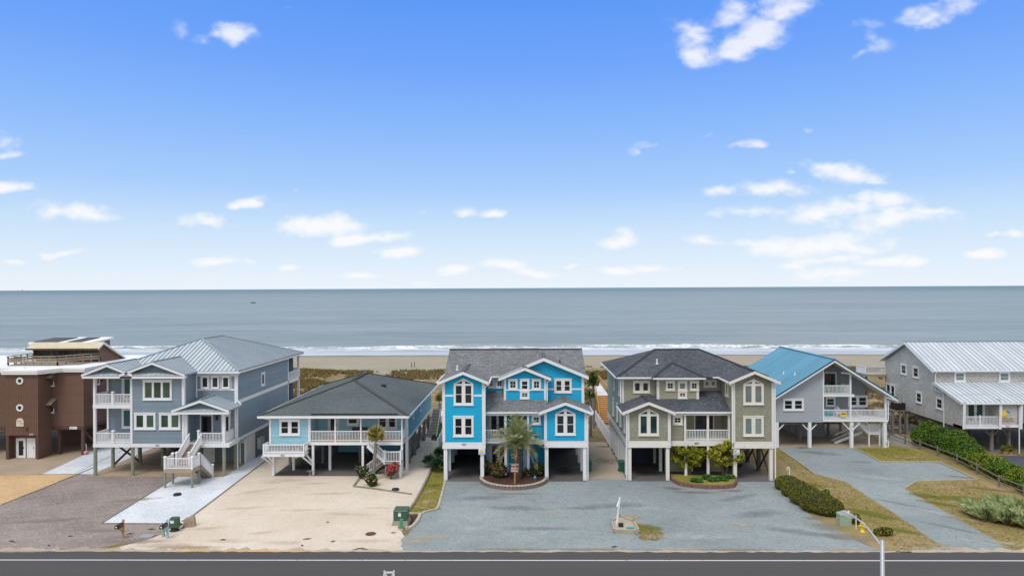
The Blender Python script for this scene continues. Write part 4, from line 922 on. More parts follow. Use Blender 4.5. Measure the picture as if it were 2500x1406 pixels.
    R.slope([(X0, Y0, zE), (X1, Y0+.3, zE), r1, r0], (1, 0, 0)); R.slope([(X1, Y1, zE), (X0, Y1, zE), r0, r1], (1, 0, 0)); R.slope([(X0, Y1, zE), (X0, Y0, zE), r0], (0, 1, 0)); R.slope([(X1, Y0+.3, zE), (X1, Y1, zE), r1], (0, 1, 0))
    # hipped dormer
    a, b = (11.65, 63.35, 8.93), (16.5, 63.35, 8.93); c = (14.08, 66.4, 10.02)
    R.slope([a, b, c], (1, 0, 0)); R.slope([b, (16.5, 65.6, 8.93), c], (0, 1, 0)); R.slope([(11.65, 65.6, 8.93), a, c], (0, 1, 0))
    R.slope([(11.0, 61.85, 6.08), (xc-.02, 61.85, 6.08), (xc-.02, 65.15, 7.46), (11.0, 65.15, 7.46)], (1, 0, 0), .1)
    ro = R.build('roof', M['shg_dark'], T)
    ridge_cap(ro, r0, r1, M['black'], .34)
    for u, v in (((X0, Y0, zE), r0), ((X1, Y0+.3, zE), r1), (a, c), (b, c), (((xl+xr)/2, 60.9, 7.14), ((xl+xr)/2, 64.4, 7.14)), (((tl+tr)/2, 60.9, 9.85), ((tl+tr)/2, 66.8, 9.85))): ridge_cap(ro, u, v, M['shg_dark'], .28, .04)
    vent(ro, 12.6, 66.3, 9.9, M['white'], .5)
    rakes(T, xl, xr, 60.9, 6.22, 7.14, Wm); rakes(T, tl, tr, 60.9, 8.90, 9.85, Wm)
    gutter_x(T, X0, 11.7, 63.87, 8.95, M['white']); gutter_x(T, 11.65, 16.5, 63.32, 8.95, M['white']); gutter_x(T, xr, xc, 61.82, 6.10, M['white']); gutter_y(T, tl-.04, 60.95, 65, 8.92, M['white']); gutter_y(T, xl-.04, 60.95, 64.4, 6.22, M['white']); gutter_y(T, X0-.02, 64.1, 77, 8.92, M['white']); gutter_x(T, 16.5, tl, 64.18, 8.95, M['white'])
    downspout(T, [(xl, 61, 6.05), (8.9, 61.25, 5.8), (8.9, 61.25, .1)], M['white']); downspout(T, [(tl, 61, 8.75), (18.3, 61.25, 8.4), (18.3, 61.25, 2.9)], M['white']); downspout(T, [(tr, 61, 8.75), (22.1, 61.3, 8.4), (22.1, 61.3, .1)], M['white']); downspout(T, [(8.8, 64.3, 8.8), (8.8, 64.3, 6.5)], M['white'])
house_409()
p_ = thing('rental_sign', 'small pale sign with yellow motif on the sage house carport post', 'sign', (18.6, 61.2, 2.3))
MB().box(18.35, 18.95, 61.3, 61.34, 2.33, 2.83).build('board', M['white'], p_); MB().box(18.41, 18.89, 61.29, 61.299, 2.37, 2.57).build('print', bpy.data.materials['pale_blue_print'], p_); MB().box(18.5, 18.7, 61.289, 61.299, 2.6, 2.77).build('print', M['yellow'], p_)
# ------------------------------------------------------------------ house 403: slate blue with metal roof
def house_403():
    T = thing('beach_house', 'tall slate blue house with standing seam metal roof and front stairs', 'house', (-34.3, 62.8, 0), 'beach houses on pilings')
    S, Wm, Mt = M['sid_slate'], M['white'], M['metal_blue']
    Y, Ym = 62.8, 65.0
    x0, x1, x2, x3 = -40.4, -36.85, -31.85, -27.85
    z1, z2, zt = 3.0, 6.62, 9.3
    MB().box(x0, x3, Ym+.05, 80.9, 2.6, 2.9).box(x1+.02, x2-.02, Y+.05, Ym+.04, 2.6, 2.9).build('floor_deck', M['wood_dark'], T)
    # walls
    lap_wall(T, front(Y), rect(x1, x2, z1, zt), S, .19); lap_wall(T, right(x2), rect(Y, Ym, z1, zt), S, .19); lap_wall(T, left(x1), rect(Y, Ym, z1, zt), S, .19)
    lap_wall(T, front(Ym), rect(x2, x3, z1, zt), S, .19); lap_wall(T, front(Ym), rect(x0, x1, z1, zt), S, .19)
    lap_wall(T, right(x3), rect(Ym, 79.1, z1, zt), S, .19); lap_wall(T, left(x0), rect(Ym, 80.9, z1, zt), S, .19); lap_wall(T, back(80.9), rect(x0, x3, z1, zt), S, .19); lap_wall(T, back(79.1), rect(-31, x3, z1, zt), S, .19)
    for (a, b) in ((2.67, z1), (6.28, 6.62)): MB().box(x3+.002, x3+.05, Ym-.04, 79.15, a, b).build('band_board', Wm, T)
    MB().box(x1-.03, x2+.03, Y-.05, Y+.1, 2.67, z1).build('band_board', Wm, T); MB().box(x0-.05, x0-.002, Ym, 80.9, 2.67, z1).build('band_board', Wm, T)
    corner(T, x1, Y, z1+.01, zt, Wm, -1, .16); corner(T, x2, Y, z1+.01, zt, Wm, 1, .18); corner(T, x3, Ym, z1+.01, zt, Wm, 1, .2); corner(T, x2+.1, Ym, 6.9, zt, Wm, -1, .1)
    MB().box(x3-.18, x3+.05, 79.0, 79.2, 2.7, zt).build('corner_board', Wm, T)
    # enclosed ground floor
    encl = plain('grey_enclosure_panel', C('#6c7477'), .7, .1); M['encl'] = encl
    lap_wall(T, right(x3-.02), rect(69.5, 79.5, .02, 2.6), encl, .28, .02, math.pi/2); lap_wall(T, front(67.6), rect(-33, -28.6, .02, 2.6), encl, .28, .02, math.pi/2); MB().box(-28.6, x3-.03, 67.3, 69.5, .02, 2.6).build('enclosure', M['offwhite'], T)
    door(T, front(67.3), -28.55, -27.95, .05, 2.2, M['encl']); door(T, front(67.6), -32.3, -31.2, .05, 2.2, M['offwhite'])
    # windows
    f = front(Y); Gg = M['glass_green']; p = pl(K2, Y)
    a, b = p(535, 588), p(770, 428); window(T, f, a[0], b[0], a[1], b[1], n=3, hung=False, mull=.13, panes=Gg)
    for (u0, u1) in ((465, 637), (668, 840)): a, b = p(u0, 828), p(u1, 698); window(T, f, a[0], b[0], a[1], b[1], n=2, hung=False, panes=Gg)
    p = pl(K2, Ym); g = front(Ym)
    for (u0, u1) in ((1010, 1072), (1092, 1155), (1178, 1242)): a, b = p(u0, 495), p(u1, 395); window(T, g, a[0], b[0], a[1], b[1], n=1, hung=False, cw=.11)
    a, b = p(978, 512), p(1282, 498); trim(T, g, a[0], x3-.2, a[1], b[1], Wm); a, b = p(978, 395), p(1282, 372); trim(T, g, a[0], x3-.2, a[1], b[1], Wm)
    for u in (1003, 1080, 1165, 1252): a = p(u, 495); b = p(u, 396); trim(T, g, a[0]-.03, a[0]+.03, a[1], b[1], Wm, .03)
    window(T, right(x3), *sorted((onX(190+1495/3.347, 930, x3)[0], onX(190+1523/3.347, 930, x3)[0])), 7.15, 8.5, n=1, hung=False, name='window')
    a, b = p(265, 545), p(345, 415); door(T, g, -39.0, -37.85, z2+.05, z2+2.4, Wm, lite=M['glass_teal']); window(T, g, -39.0, -37.95, 4.0, 5.9, n=1, hung=False, panes=M['glass_teal'])
    MB().fbox(g, -37.3, -37.05, 5.0, 5.5, .02, .16).build('wall_lamp', M['black'], T); MB().fbox(g, -30.75+.9, -30.55+.9, 4.75, 5.2, .02, .16).build('wall_lamp', M['black'], T)
    door(T, g, -31.4, -30.15, z1, 5.3, M['door_dark'], lite=M['glass']); window(T, g, -29.35, -28.45, 3.5, 5.3, n=1, hung=False)
    # left porches
    for z in (z1, z2):
        MB().box(x0-.03, x1-.02, Y-.03, Ym-.02, z-.34, z-.001).build('porch_floor', Wm, T)
        railing(T, (x0+.15, Y+.1, z), (-38.75, Y+.1, z), Wm); railing(T, (-38.45, Y+.1, z), (x1-.05, Y+.1, z), Wm); railing(T, (x0+.1, Y+.2, z), (x0+.1, Ym-.1, z), Wm); newel(T, -38.6, Y+.1, z, Wm, 1.12, .2)
        post(T, x0+.1, Y+.1, z, (z2-.35 if z == z1 else zt), .22, Wm, 'column'); post(T, x0+.1, Ym-.1, z, (z2-.35 if z == z1 else zt), .16, Wm, 'column')
    MB().box(x0-.02, x1-.02, Y-.02, Y+.2, 9.05, zt).build('porch_beam', Wm, T)
    # entry porch
    MB().box(x2+.01, x3+.25, Y-.05, Ym-.02, z1-.34, z1-.001).build('porch_floor', Wm, T)
    ec = pl(K2, Y); e0, e1 = ec(882, 800)[0], ec(1190, 800)[0]
    post(T, e0, Y+.12, z1, 5.95, .24, Wm, 'column'); post(T, e1, Y+.12, z1, 5.95, .24, Wm, 'column')
    for x in (e0, e1): MB().box(x-.17, x+.17, Y-.05, Y+.29, z1, z1+.16).build('column_base', Wm, T)
    MB().box(x2+.01, e1+.2, Y, Y+.24, 5.96, 6.18).box(e1-.1, e1+.12, Y+.25, Ym-.01, 5.96, 6.18).build('porch_beam', Wm, T)
    rx = ec(985, 880)[0]; railing(T, (rx, Y+.1, z1), (e1-.12, Y+.1, z1), Wm); railing(T, (e1, Y+.25, z1), (e1, Ym-.05, z1), Wm); newel(T, rx, Y+.05, z1, Wm, 1.15, .18)
    # stairs: upper flight to the landing, lower flight turning back to the ground
    zl, lx0, lx1, ly0, ly1 = 1.62, -31.68, -29.2, 58.95, 60.35
    sx = -30.75
    MB().box(lx0, lx1, ly0, ly1, zl-.05, zl).build('landing_deck', M['deck'], T); MB().box(lx0-.04, lx1+.04, ly0-.04, ly0, zl-.3, zl+.02).box(lx1, lx1+.04, ly0+.001, ly1, zl-.3, zl+.02).box(lx0-.04, lx0, ly0+.001, ly1, zl-.3, zl+.02).build('landing_beam', M['deck'], T)
    stair(T, (sx, Y-.06, z1), (sx, ly1+.02, zl), 1.05, 7, M['deck'], M['wood'])
    for s in (-1, 1): railing(T, (sx+s*.56, Y-.1, z1), (sx+s*.56, ly1+.1, zl), Wm); newel(T, sx+s*.56, ly1+.02, zl, Wm, 1.1, .17)
    for x, y in ((lx0+.05, ly0+.05), (lx1-.05, ly0+.05), (lx1-.05, ly1-.05), (lx0+.05, ly1-.05)):
        post(T, x, y, 0, zl-.06, .15, M['wood_green']); newel(T, x, y, zl, Wm, 1.05, .16)
    railing(T, (lx0+.1, ly0+.05, zl), (lx1-.1, ly0+.05, zl), Wm); railing(T, (lx0+.05, ly0+.1, zl), (lx0+.05, ly1-.1, zl), Wm); railing(T, (lx1-.05, ly0+.1, zl), (lx1-.05, ly1-.1, zl), Wm)
    lsx = -29.55; stair(T, (lsx, ly1, zl), (lsx, 62.5, .02), .95, 7, M['deck'], M['wood'])
    railing(T, (lsx+.48, ly1+.05, zl), (lsx+.48, 62.45, .05), Wm); newel(T, lsx+.48, 62.5, 0, Wm, 1.1, .16)
    # pilings
    for x, y in ((x0+.12, Y+.1), (x1+.1, Y+.1), (e1, Y+.12)): pile(T, x, y, 0, 2.66, .17, M['wood_green'])
    for x, y in ((x0+.12, Ym+.6), (-38.4, 67), (x1, 68.5), (x3-.2, Ym+.15), (-35.6, 66), (-34, 68), (x0+.2, 70), (-38.4, 73), (-33, 72), (-36, 76), (x0+.2, 76), (-32.2, Ym)): pile(T, x, y, 0, 2.6, .17, M['wood_green'] if y < 67 else M['wood_grey'])
    for a, b in (((x0+.2, Ym+.6), (-38.4, 67)), ((-35.6, 66), (-34, 68)), ((-38.4, 73), (x1, 68.5))): MB().bar((*a, .3), (*b, 2.5), .06, .2).bar((a[0], a[1]-.08, 2.5), (b[0], b[1]-.08, .3), .06, .2).build('brace', M['wood_dark'], T)
    text(T, '403', f, p(650, 955)[0]-0.05 if False else -34.35, 2.84, .26, M['black'], .06, 'house_number')
    # roof
    X0, X1, Y0, Y1, zE, zR = -40.75, -27.4, 64.5, 83.3, 9.5, 12.1; xr = -34.07
    a, b, c, d = (X0, Y0, zE), (X1, Y0, zE), (X1, Y1, zE), (X0, Y1, zE); r0, r1 = (xr, 71, zR), (xr, 75.6, zR)
    polys = [([a, b, r0], (1, 0, 0)), ([b, c, r1, r0], (0, 1, 0)), ([c, d, r1], (1, 0, 0)), ([d, a, r0, r1], (0, 1, 0))]
    gl = [(-41.1, -36.35, 62.2, 66.9, 9.5, 10.42), (-37.55, -31.45, 62.2, 67.3, 9.48, 10.62)]
    for (xl, xr_, y0, y1, ze, zp) in gl:
        m = (xl+xr_)/2; polys += [([(xl, y0, ze), (xl, y1, ze), (m, y1, zp), (m, y0, zp)], (0, 1, 0)), ([(xr_, y0, ze), (m, y0, zp), (m, y1, zp), (xr_, y1, ze)], (0, 1, 0))]
    # entry roof: hipped gable over the door
    el, er, ey, ez, ep = -32.7, -27.35, 62.15, 6.2, 7.12; em = -30.05
    polys += [([(el, ey, ez), (el, Ym, ez), (em, Ym, ep), (em, ey, ep)], (0, 1, 0)), ([(er, ey, ez), (em, ey, ep), (em, Ym-.02, ep), (er, Ym-.02, ez)], (0, 1, 0))]
    R = MB()
    for pts, e in polys: R.slope(pts, e, .12)
    ro = R.build('roof', M['metal_blue_edge'], T)
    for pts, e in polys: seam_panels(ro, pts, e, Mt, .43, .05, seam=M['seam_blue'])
    for u, v in ((a, r0), (b, r0), (c, r1), (d, r1), (r0, r1)): MB().bar(Vector(u)+Vector((0, 0, .08)), Vector(v)+Vector((0, 0, .08)), .2, .05).build('ridge_cap', M['metal_blue_edge'], ro)
    for (xl, xr_, y0, y1, ze, zp) in gl:
        m = (xl+xr_)/2; MB().bar((m, y0, zp+.08), (m, y1, zp+.08), .2, .05).build('ridge_cap', M['metal_blue_edge'], ro)
    MB().bar((em, ey, ep+.08), (em, Ym, ep+.08), .2, .05).build('ridge_cap', M['metal_blue_edge'], ro)
    for (xl, xr_, y0, ze, zp) in ((gl[0][0], gl[0][1], 62.2, 9.5, 10.42), (gl[1][0], gl[1][1], 62.2, 9.48, 10.62), (el, er, ey, ez, ep)):
        m = (xl+xr_)/2; rakes(T, xl, xr_, y0, ze, zp, Wm, .2)
        lap_wall(T, front(y0+.5), [(xl+.3, ze-.25), (xr_-.3, ze-.25), (m, zp-.15)], M['sid_slate_d'], .3, .02, math.pi/2, 'gable_wall')
        s = MB().slope([(xl+.2, y0+.02, ze-.12), (xr_-.2, y0+.02, ze-.12), (xr_-.2, y0+.5, ze+.1), (xl+.2, y0+.5, ze+.1)], (1, 0, 0), .04).build('pent_roof', M['metal_blue_edge'], T)
        seam_panels(s, [(xl+.2, y0+.02, ze-.12), (xr_-.2, y0+.02, ze-.12), (xr_-.2, y0+.5, ze+.1), (xl+.2, y0+.5, ze+.1)], (1, 0, 0), Mt, .43)
        MB().box(xl+.05, xr_-.05, y0-.04, y0+.48, ze-.36, ze-.17).build('fascia', Wm, T)
    MB().box(X1-.04, X1+.06, Y0, Y1, zE-.2, zE-.03).build('gutter', Wm, T); MB().box(-31.4, X1, Y0-.08, Y0+.02, zE-.2, zE-.03).build('gutter', Wm, T); MB().box(X1-.02, X1+.03, Y0, Y1, zE-.001, zE+.05).build('drip_edge', M['black'], T)
    downspout(T, [(X1, Y0+.1, 9.35), (x3+.12, Ym-.1, 9.0), (x3+.12, Ym-.1, 6.6), (er+.02, Ym-.3, 6.35), (x3+.12, Ym-.12, 6.0), (x3+.12, Ym-.12, .1)], Wm)
    # rear porches
    for z in (2.95, 6.58):
        MB().box(x3-4.5, x3+.1, 79.2, 82.9, z-.3, z).build('rear_porch_floor', Wm, T); railing(T, (x3, 79.3, z), (x3, 82.8, z), Wm); railing(T, (x3-4.4, 82.8, z), (x3-.1, 82.8, z), Wm)
    post(T, x3-.02, 82.8, 0, 9.35, .24, Wm, 'column')
    MB().box(-27.75, -27.35, 69.6, 70.6, .9, 2.0).build('meter_box', M['steel'], T)
house_403()
# ------------------------------------------------------------------ house 405: pale blue cottage
def house_405():
    T = thing('beach_cottage', 'low pale blue cottage with wide grey hip roof and long front porch', 'house', (-17.5, 63, 0), 'beach houses on pilings')
    S, D, Wm = M['sid_pale'], M['sid_teal'], M['white']
    Y, x0, x1, x2 = 63.0, -23.9, -20.18, -11.53
    zf, zt = 3.1, 5.4
    lap_wall(T, front(Y), rect(x0, x1, 2.85, zt), S, .19); lap_wall(T, right(x1), rect(Y, 65.6, 2.85, zt), S, .19)
    lap_wall(T, front(65.6), rect(x1, x2, 2.85, zt), S, .19); lap_wall(T, right(x2), rect(65.6, 82, 2.85, zt), D, .19); lap_wall(T, left(x0), rect(Y, 82, 2.85, zt), D, .19); lap_wall(T, back(82), rect(x0, x2, 2.85, zt), D, .19)
    MB().box(x0+.05, x2-.05, 65.65, 81.9, 2.55, 2.84).box(x0+.05, x1-.05, Y+.05, 65.64, 2.55, 2.84).build('floor_deck', M['wood_dark'], T)
    MB().box(x2+.002, x2+.05, 65.6, 82, 2.6, 2.9).build('band_board', Wm, T)
    corner(T, x0, Y, 2.86, zt, Wm, -1, .12); corner(T, x1, Y, 2.86, zt, Wm, 1, .12)
    MB().box(x1+.01, x2+.03, Y-.05, 65.58, 2.83, zf-.001).build('porch_floor', Wm, T); MB().box(x1+.02, x2, Y, 65.57, zf, zf+.03).build('porch_decking', M['deck'], T)
    p = pl(K3, Y)
    xs = [p(c, 720)[0] for c in (565, 820, 1078, 1493)]
    for x in xs: post(T, x, Y+.06, zf, zt, .13, Wm)
    for a, b in zip(xs, xs[1:]): railing(T, (a+.07, Y+.06, zf+.04), (b-.07, Y+.06, zf+.04), Wm)
    railing(T, (x2-.02, Y+.15, zf+.04), (x2-.02, 65.5, zf+.04), Wm)
    g = front(65.6); q = pl(K3, 65.6)
    door(T, g, q(748, 700)[0], q(858, 700)[0], zf+.03, 5.15, Wm, lite=M['glass']); a, b = q(940, 650), q(1058, 575); window(T, g, a[0], b[0], a[1], 5.3, n=1); a, b = q(1250, 688), q(1445, 575); window(T, g, a[0], b[0], a[1], 5.3, n=2)
    a, b = p(260, 752), p(466, 592); window(T, front(Y), a[0], b[0], a[1], min(b[1], 5.18), n=2)
    for y in (68.5, 73): window(T, right(x2), y, y+.8, 4.1, 5.0, n=1)
    # plant balcony under the window
    z = 2.28; bx0, bx1 = p(140, 900)[0], p(550, 900)[0]
    MB().box(bx0, bx1, 61.75, Y-.02, z-.24, z).build('balcony_floor', Wm, T)
    railing(T, (bx0+.1, 61.8, z+.05), (bx1-.1, 61.8, z+.05), Wm, .78); railing(T, (bx0+.06, 61.9, z+.05), (bx0+.06, Y-.05, z+.05), Wm, .78); railing(T, (bx1-.06, 61.9, z+.05), (bx1-.06, Y-.05, z+.05), Wm, .78)
    for x in (bx0+.06, bx1-.06): post(T, x, 61.82, z, z+.9, .11, Wm)
    text(T, '405', front(61.75), p(338, 940)[0], z-.12, .26, M['black'], .012, 'house_number')
    # posts and braces
    fx = [p(c, 1100)[0] for c in (195, 595, 1098, 1493)]
    for i, x in enumerate(fx): post(T, x, Y+.1, 0, 2.05 if i < 1 else 2.83, .2 if i else .24, Wm, 'piling')
    for x in (p(272, 1100)[0]+.55, p(655, 1050)[0]+.5, p(1145, 1050)[0]+.3): post(T, x, 64.9, 0, 2.83, .22, Wm, 'piling')
    post(T, x2+.02, 64.9, 0, 5.3, .16, Wm, 'column')
    for x, s in ((fx[0], -1), (fx[1], -1)): MB().bar((x+s*.08, Y, 1.0), (x+s*.62, 61.9, 2.0), .1, .14).build('brace', Wm, T); MB().bar((x, Y+.02, 1.2), (x+s*.75, Y+.02, 2.1), .1, .14).build('brace', Wm, T)
    for k in range(5):
        for x in (x0+.3, -20.3, -16.6, x2-.15): pile(T, x, 67.5+k*3.3, 0, 2.6, .15, M['wood_grey'])
    for k in range(4): MB().bar((x2-.15, 67.6+k*3.3, .2), (x2-.15, 70.7+k*3.3, 2.5), .06, .18).bar((x2-.1, 70.7+k*3.3, .2), (x2-.1, 67.6+k*3.3, 2.5), .06, .18).build('brace', M['wood_grey'], T)
    lap_wall(T, front(72), rect(-20, -13.5, .02, 2.55), D, .25, .01)
    # stairs down from the porch, landing at the right end
    zl = 1.45; lx0, lx1 = p(1335, 1000)[0], p(1500, 1000)[0]
    MB().box(lx0, lx1, 62.1, Y-.08, zl-.18, zl).build('landing_deck', M['wood'], T)
    stair(T, (-14.6, 62.55, zf), (lx0, 62.55, zl), .9, 7, M['deck'], Wm)
    railing(T, (-14.6, 62.12, zf-.1), (lx0, 62.12, zl), Wm, .92); railing(T, (lx0+.1, 62.15, zl), (lx1-.1, 62.15, zl), Wm); railing(T, (lx1-.03, 62.2, zl), (lx1-.03, Y, zl), Wm)
    for x in (lx0, lx1-.03): newel(T, x, 62.15, zl-.2, Wm, 1.3, .12, False)
    for x in (lx0+.1, lx1-.08): post(T, x, 62.3, 0, zl-.19, .2 if x > -12 else .12, Wm if x > -12 else M['wood'])
    stair(T, (lx0-.05, 63.6, zl-.05), (-14.9, 63.6, .02), .9, 7, M['wood_new'], M['wood']); railing(T, (lx0-.05, 63.12, zl), (-14.9, 63.12, .1), Wm, .85)
    # roof
    X0, X1, Y0, Y1, zE, zR = -24.8, -10.84, 62.4, 83.0, 5.62, 8.0; xr = -17.65; r0, r1 = (xr, 69.3, zR), (xr-.0, 75.0, zR)
    a, b, c, d = (X0, Y0, zE), (X1, Y0, zE), (X1, Y1, zE), (X0, Y1, zE)
    R = MB().slope([a, b, r0], (1, 0, 0), .12).slope([b, c, r1, r0], (0, 1, 0), .12).slope([c, d, r1], (1, 0, 0), .12).slope([d, a, r0, r1], (0, 1, 0), .12)
    ro = R.build('roof', M['shg_green'], T)
    for u, v in ((a, r0), (b, r0), (c, r1), (d, r1)): ridge_cap(ro, u, v, M['shg_green'], .3, .05)
    ridge_cap(ro, r0, r1, M['shg_dark'], .34, .12, 'ridge_vent')
    MB().box(-15.2, -14.75, 71.0, 71.5, 7.05, 7.3).build('roof_vent', M['black'], ro)
    MB().bar((-19.9, 62.62, 5.76), (-11.9, 62.62, 5.76), .1, .09).build('snow_bar', M['black'], ro)
    MB().box(X0, X1, Y0-.06, Y0-.002, zE-.2, zE-.0).box(X1+.002, X1+.06, Y0, Y1, zE-.2, zE).box(X0-.06, X0-.002, Y0, Y1, zE-.2, zE).build('fascia', Wm, T)
    MB().box(X0+.02, X1-.02, Y0+.02, 65.55, zE-.24, zE-.16).build('soffit', M['offwhite'], T)
    downspout(T, [(X1-.1, Y0+.1, 5.4), (x2+.18, 64.8, 5.2), (x2+.18, 64.8, .1)], Wm); downspout(T, [(X0+.3, Y0+.1, 5.45), (x0+.0, Y-.12, 5.2)], Wm)
house_405()
p_ = thing('porch_bench', 'dark bench under the pale blue cottage porch window', 'bench', (-16, 65.1, 3.15)); MB().box(-16.8, -15.3, 64.9, 65.3, 3.5, 3.56).build('seat', M['wood_dark'], p_); MB().box(-16.8, -15.3, 65.3, 65.36, 3.6, 4.0).build('backrest', M['wood_dark'], p_)
for x in (-16.7, -15.4): MB().box(x-.05, x+.05, 64.92, 65.3, 3.14, 3.5).build('leg', M['wood_dark'], p_)
# ------------------------------------------------------------------ house 399: brown boards, flat white roof
def house_399():
    T = thing('beach_house', 'dark brown board-clad house with flat white roof and rooftop deck cabin', 'house', (-50, 68.8, 0), 'beach houses on pilings')
    B, P, Wm = M['brown'], M['brown_trim'], M['white']
    Yt, Ym, tl, tr, xr, xl = 68.8, 70.8, -53.34, -49.98, -46.55, -66.0
    zb, zt = 2.95, 8.75
    # stair tower with board cladding and an entry recess
    lap_wall(T, front(Yt), rect(tl, tr, 2.5, zt), B, .17, .02, math.pi/2); lap_wall(T, right(tr), rect(Yt, Ym, .02, zt), B, .17, .012, math.pi/2); lap_wall(T, left(tl), rect(Yt, Ym, .02, zt), B, .17, .012, math.pi/2)
    MB().box(tl, tl+.28, Yt+.0, Yt+.7, .02, 2.5).build('entry_pier', P, T); MB().box(tr-.22, tr, Yt, Yt+.7, .02, 2.5).build('entry_pier', P, T)
    lap_wall(T, front(Yt+.7), rect(tl+.28, tr-.22, .02, 2.5), B, .17, .01); MB().box(tl+.28, tr-.22, Yt+.02, Yt+.69, 2.44, 2.5).build('entry_soffit', P, T)
    # main block, diagonal boards
    lap_wall(T, front(Ym), rect(tr, xr, zb, zt), B, .17, .02, math.radians(-40)); lap_wall(T, front(Ym), rect(xl, tl, zb, zt), B, .17, .02, math.radians(40)); lap_wall(T, right(xr), rect(Ym, 84, zb, zt), B, .17, .018); lap_wall(T, back(84), rect(xl, xr, zb, zt), B)
    MB().box(xl, xr-.05, Ym+.05, 83.9, 2.6, zb-.01).build('floor_deck', P, T); MB().box(tr+.01, xr, Ym-.06, Ym+.15, 2.72, zb+.08).build('band_board', P, T); MB().box(xl, tl-.01, Ym-.06, Ym+.15, 2.72, zb+.08).build('band_board', P, T)
    for x, y in ((-49.4, Ym+.4), (xr-.15, Ym+.1), (-49.4, 75), (xr-.15, 75), (xr-.15, 79.5), (-58, Ym+.1), (-62, Ym+.1), (-54.5, 76)): post(T, x, y, 0, 2.72, .28, P, 'piling')
    lap_wall(T, front(76.5), rect(-53, -47.6, .02, 2.6), B, .2, .01); MB().bar((xr-.15, Ym+.4, 2.4), (xr-.15, 73.2, .4), .08, .2).bar((xr-.1, 73.2, 2.4), (xr-.1, 74.8, .9), .08, .2).build('brace', P, T)
    for x in (-62, -58): MB().bar((x, Ym+.1, 2.6), (x+1.9, Ym+.1, .5), .1, .2).build('brace', P, T)
    # flat roof with fascia
    def slab(pts, z0, z1, name, mat, par=T): return MB().prism([(x, y, z0) for x, y in pts], (0, 0, z1-z0)).build(name, mat, par)
    o = .28; out_ = [(xl, Ym-o), (tl-o, Ym-o), (tl-o, Yt-o), (tr+o*.4, Yt-o), (tr+1.35, Ym-o), (xr+o, Ym-o), (xr+o, 84.3), (xl, 84.3)]
    r = slab(out_, 8.72, 8.94, 'roof', M['flatroof']); slab([(x*1.0+(.06 if x > -60 and x > -52 else -.06 if x > -60 else 0), y-.06 if y < 80 else y) for x, y in out_], 8.945, 9.16, 'roof_edge', M['flatroof'], r)
    for x, y in ((-52.0, 69.6), (-55.0, 71.2)): vent(r, x, y, 9.16, M['white'], .25)
    # portholes, plaque, lamp, doors
    f = front(Yt); p = pl(K1, Yt)
    for cy in (455, 685):
        x, z = p(173, cy); mb = MB(); n = 8; ro, ri = .38, .22
        for i in range(n):
            a, b = (math.pi*2*(i+.5)/n, math.pi*2*(i+1.5)/n)
            mb.prism([f(x+ro*math.cos(a), z+ro*math.sin(a), .02), f(x+ro*math.cos(b), z+ro*math.sin(b), .02), f(x+ri*math.cos(b), z+ri*math.sin(b), .02), f(x+ri*math.cos(a), z+ri*math.sin(a), .02)], (0, -.07, 0))
        w = mb.build('porthole_window', Wm, T); MB().prism([f(x+.24*math.cos(math.pi*2*i/12), z+.24*math.sin(math.pi*2*i/12), .022) for i in range(12)], (0, -.02, 0)).build('pane', M['glass_teal'], w)
    a, b = p(143, 845), p(205, 795); mid = (a[0]+b[0])/2; rr = (b[0]-a[0])/2*.92
    pts = [(a[0], a[1]), (b[0], a[1]), (b[0], b[1])]+[(mid+rr*math.cos(t), b[1]+rr*.75*math.sin(t)) for t in [math.pi*i/10 for i in range(11)]]+[(a[0], b[1])]
    pq = MB().prism([f(x, z, .022) for x, z in pts], (0, -.04, 0)).build('plaque', plain('cream_plaque', C('#cfc6b4'), .7, .06), T)
    MB().fbox(f, a[0]+.1, b[0]-.22, a[1]+.52, a[1]+.57, .063, .066).fbox(f, a[0]+.42, b[0]-.1, a[1]+.26, a[1]+.33, .063, .066).build('lettering', M['wood_dark'], pq)
    x, z = p(227, 862); MB().fbox(f, x-.14, x+.14, z-.08, z+.08, .02, .2).build('wall_lamp', P, T)
    g = front(Yt+.7); q = pl(K1, Yt+.7); a, b = q(143, 1120), q(223, 945); door(T, g, a[0], b[0], .03, b[1], Wm, lite=M['glass']); a, b = q(235, 1120), q(307, 945); door(T, g, a[0], b[0], .03, b[1], Wm)
    text(T, '399', front(Yt), p(270, 932)[0], 2.56, .3, M['offwhite'], .03, 'house_number')
    # small windows under shed awnings
    f2 = front(Ym); q = pl(K1, Ym)
    def awning(fr, a, z, w=.5):
        win = window(T, fr, a, a+w, z, z+1.0, n=1, cw=.07, hung=False, panes=M['glass_teal'])
        MB().prism([fr(a-.55, z+1.0, .95), fr(a+w+.25, z+1.0, .95), fr(a+w+.25, z+1.5, .03), fr(a-.55, z+1.5, .03)], (0, 0, -.05)).build('awning', M['wood'], T)
        MB().prism([fr(a+w+.22, z+1.44, .03), fr(a+w+.22, z+.98, .9), fr(a+w+.22, z+.1, .03)], (fr(.03, 0, 0)-fr(0, 0, 0))).build('awning_cheek', B, T)
    for cy in (500, 728): a = q(428, cy); awning(f2, a[0], a[1])
    for yy in (72.9,):
        for z in (4.55, 7.05): awning(right(xr), yy, z)
    # rooftop deck with plank railing
    D = M['wood']; zd = 9.2; dx0, dx1, dy = -56.0, -50.6, 72.6
    MB().box(dx0, -48.7, dy+.6, 78, zd-.03, zd+.03).box(dx0, dx1, dy, dy+.59, zd-.03, zd+.03).build('roof_deck', D, T)
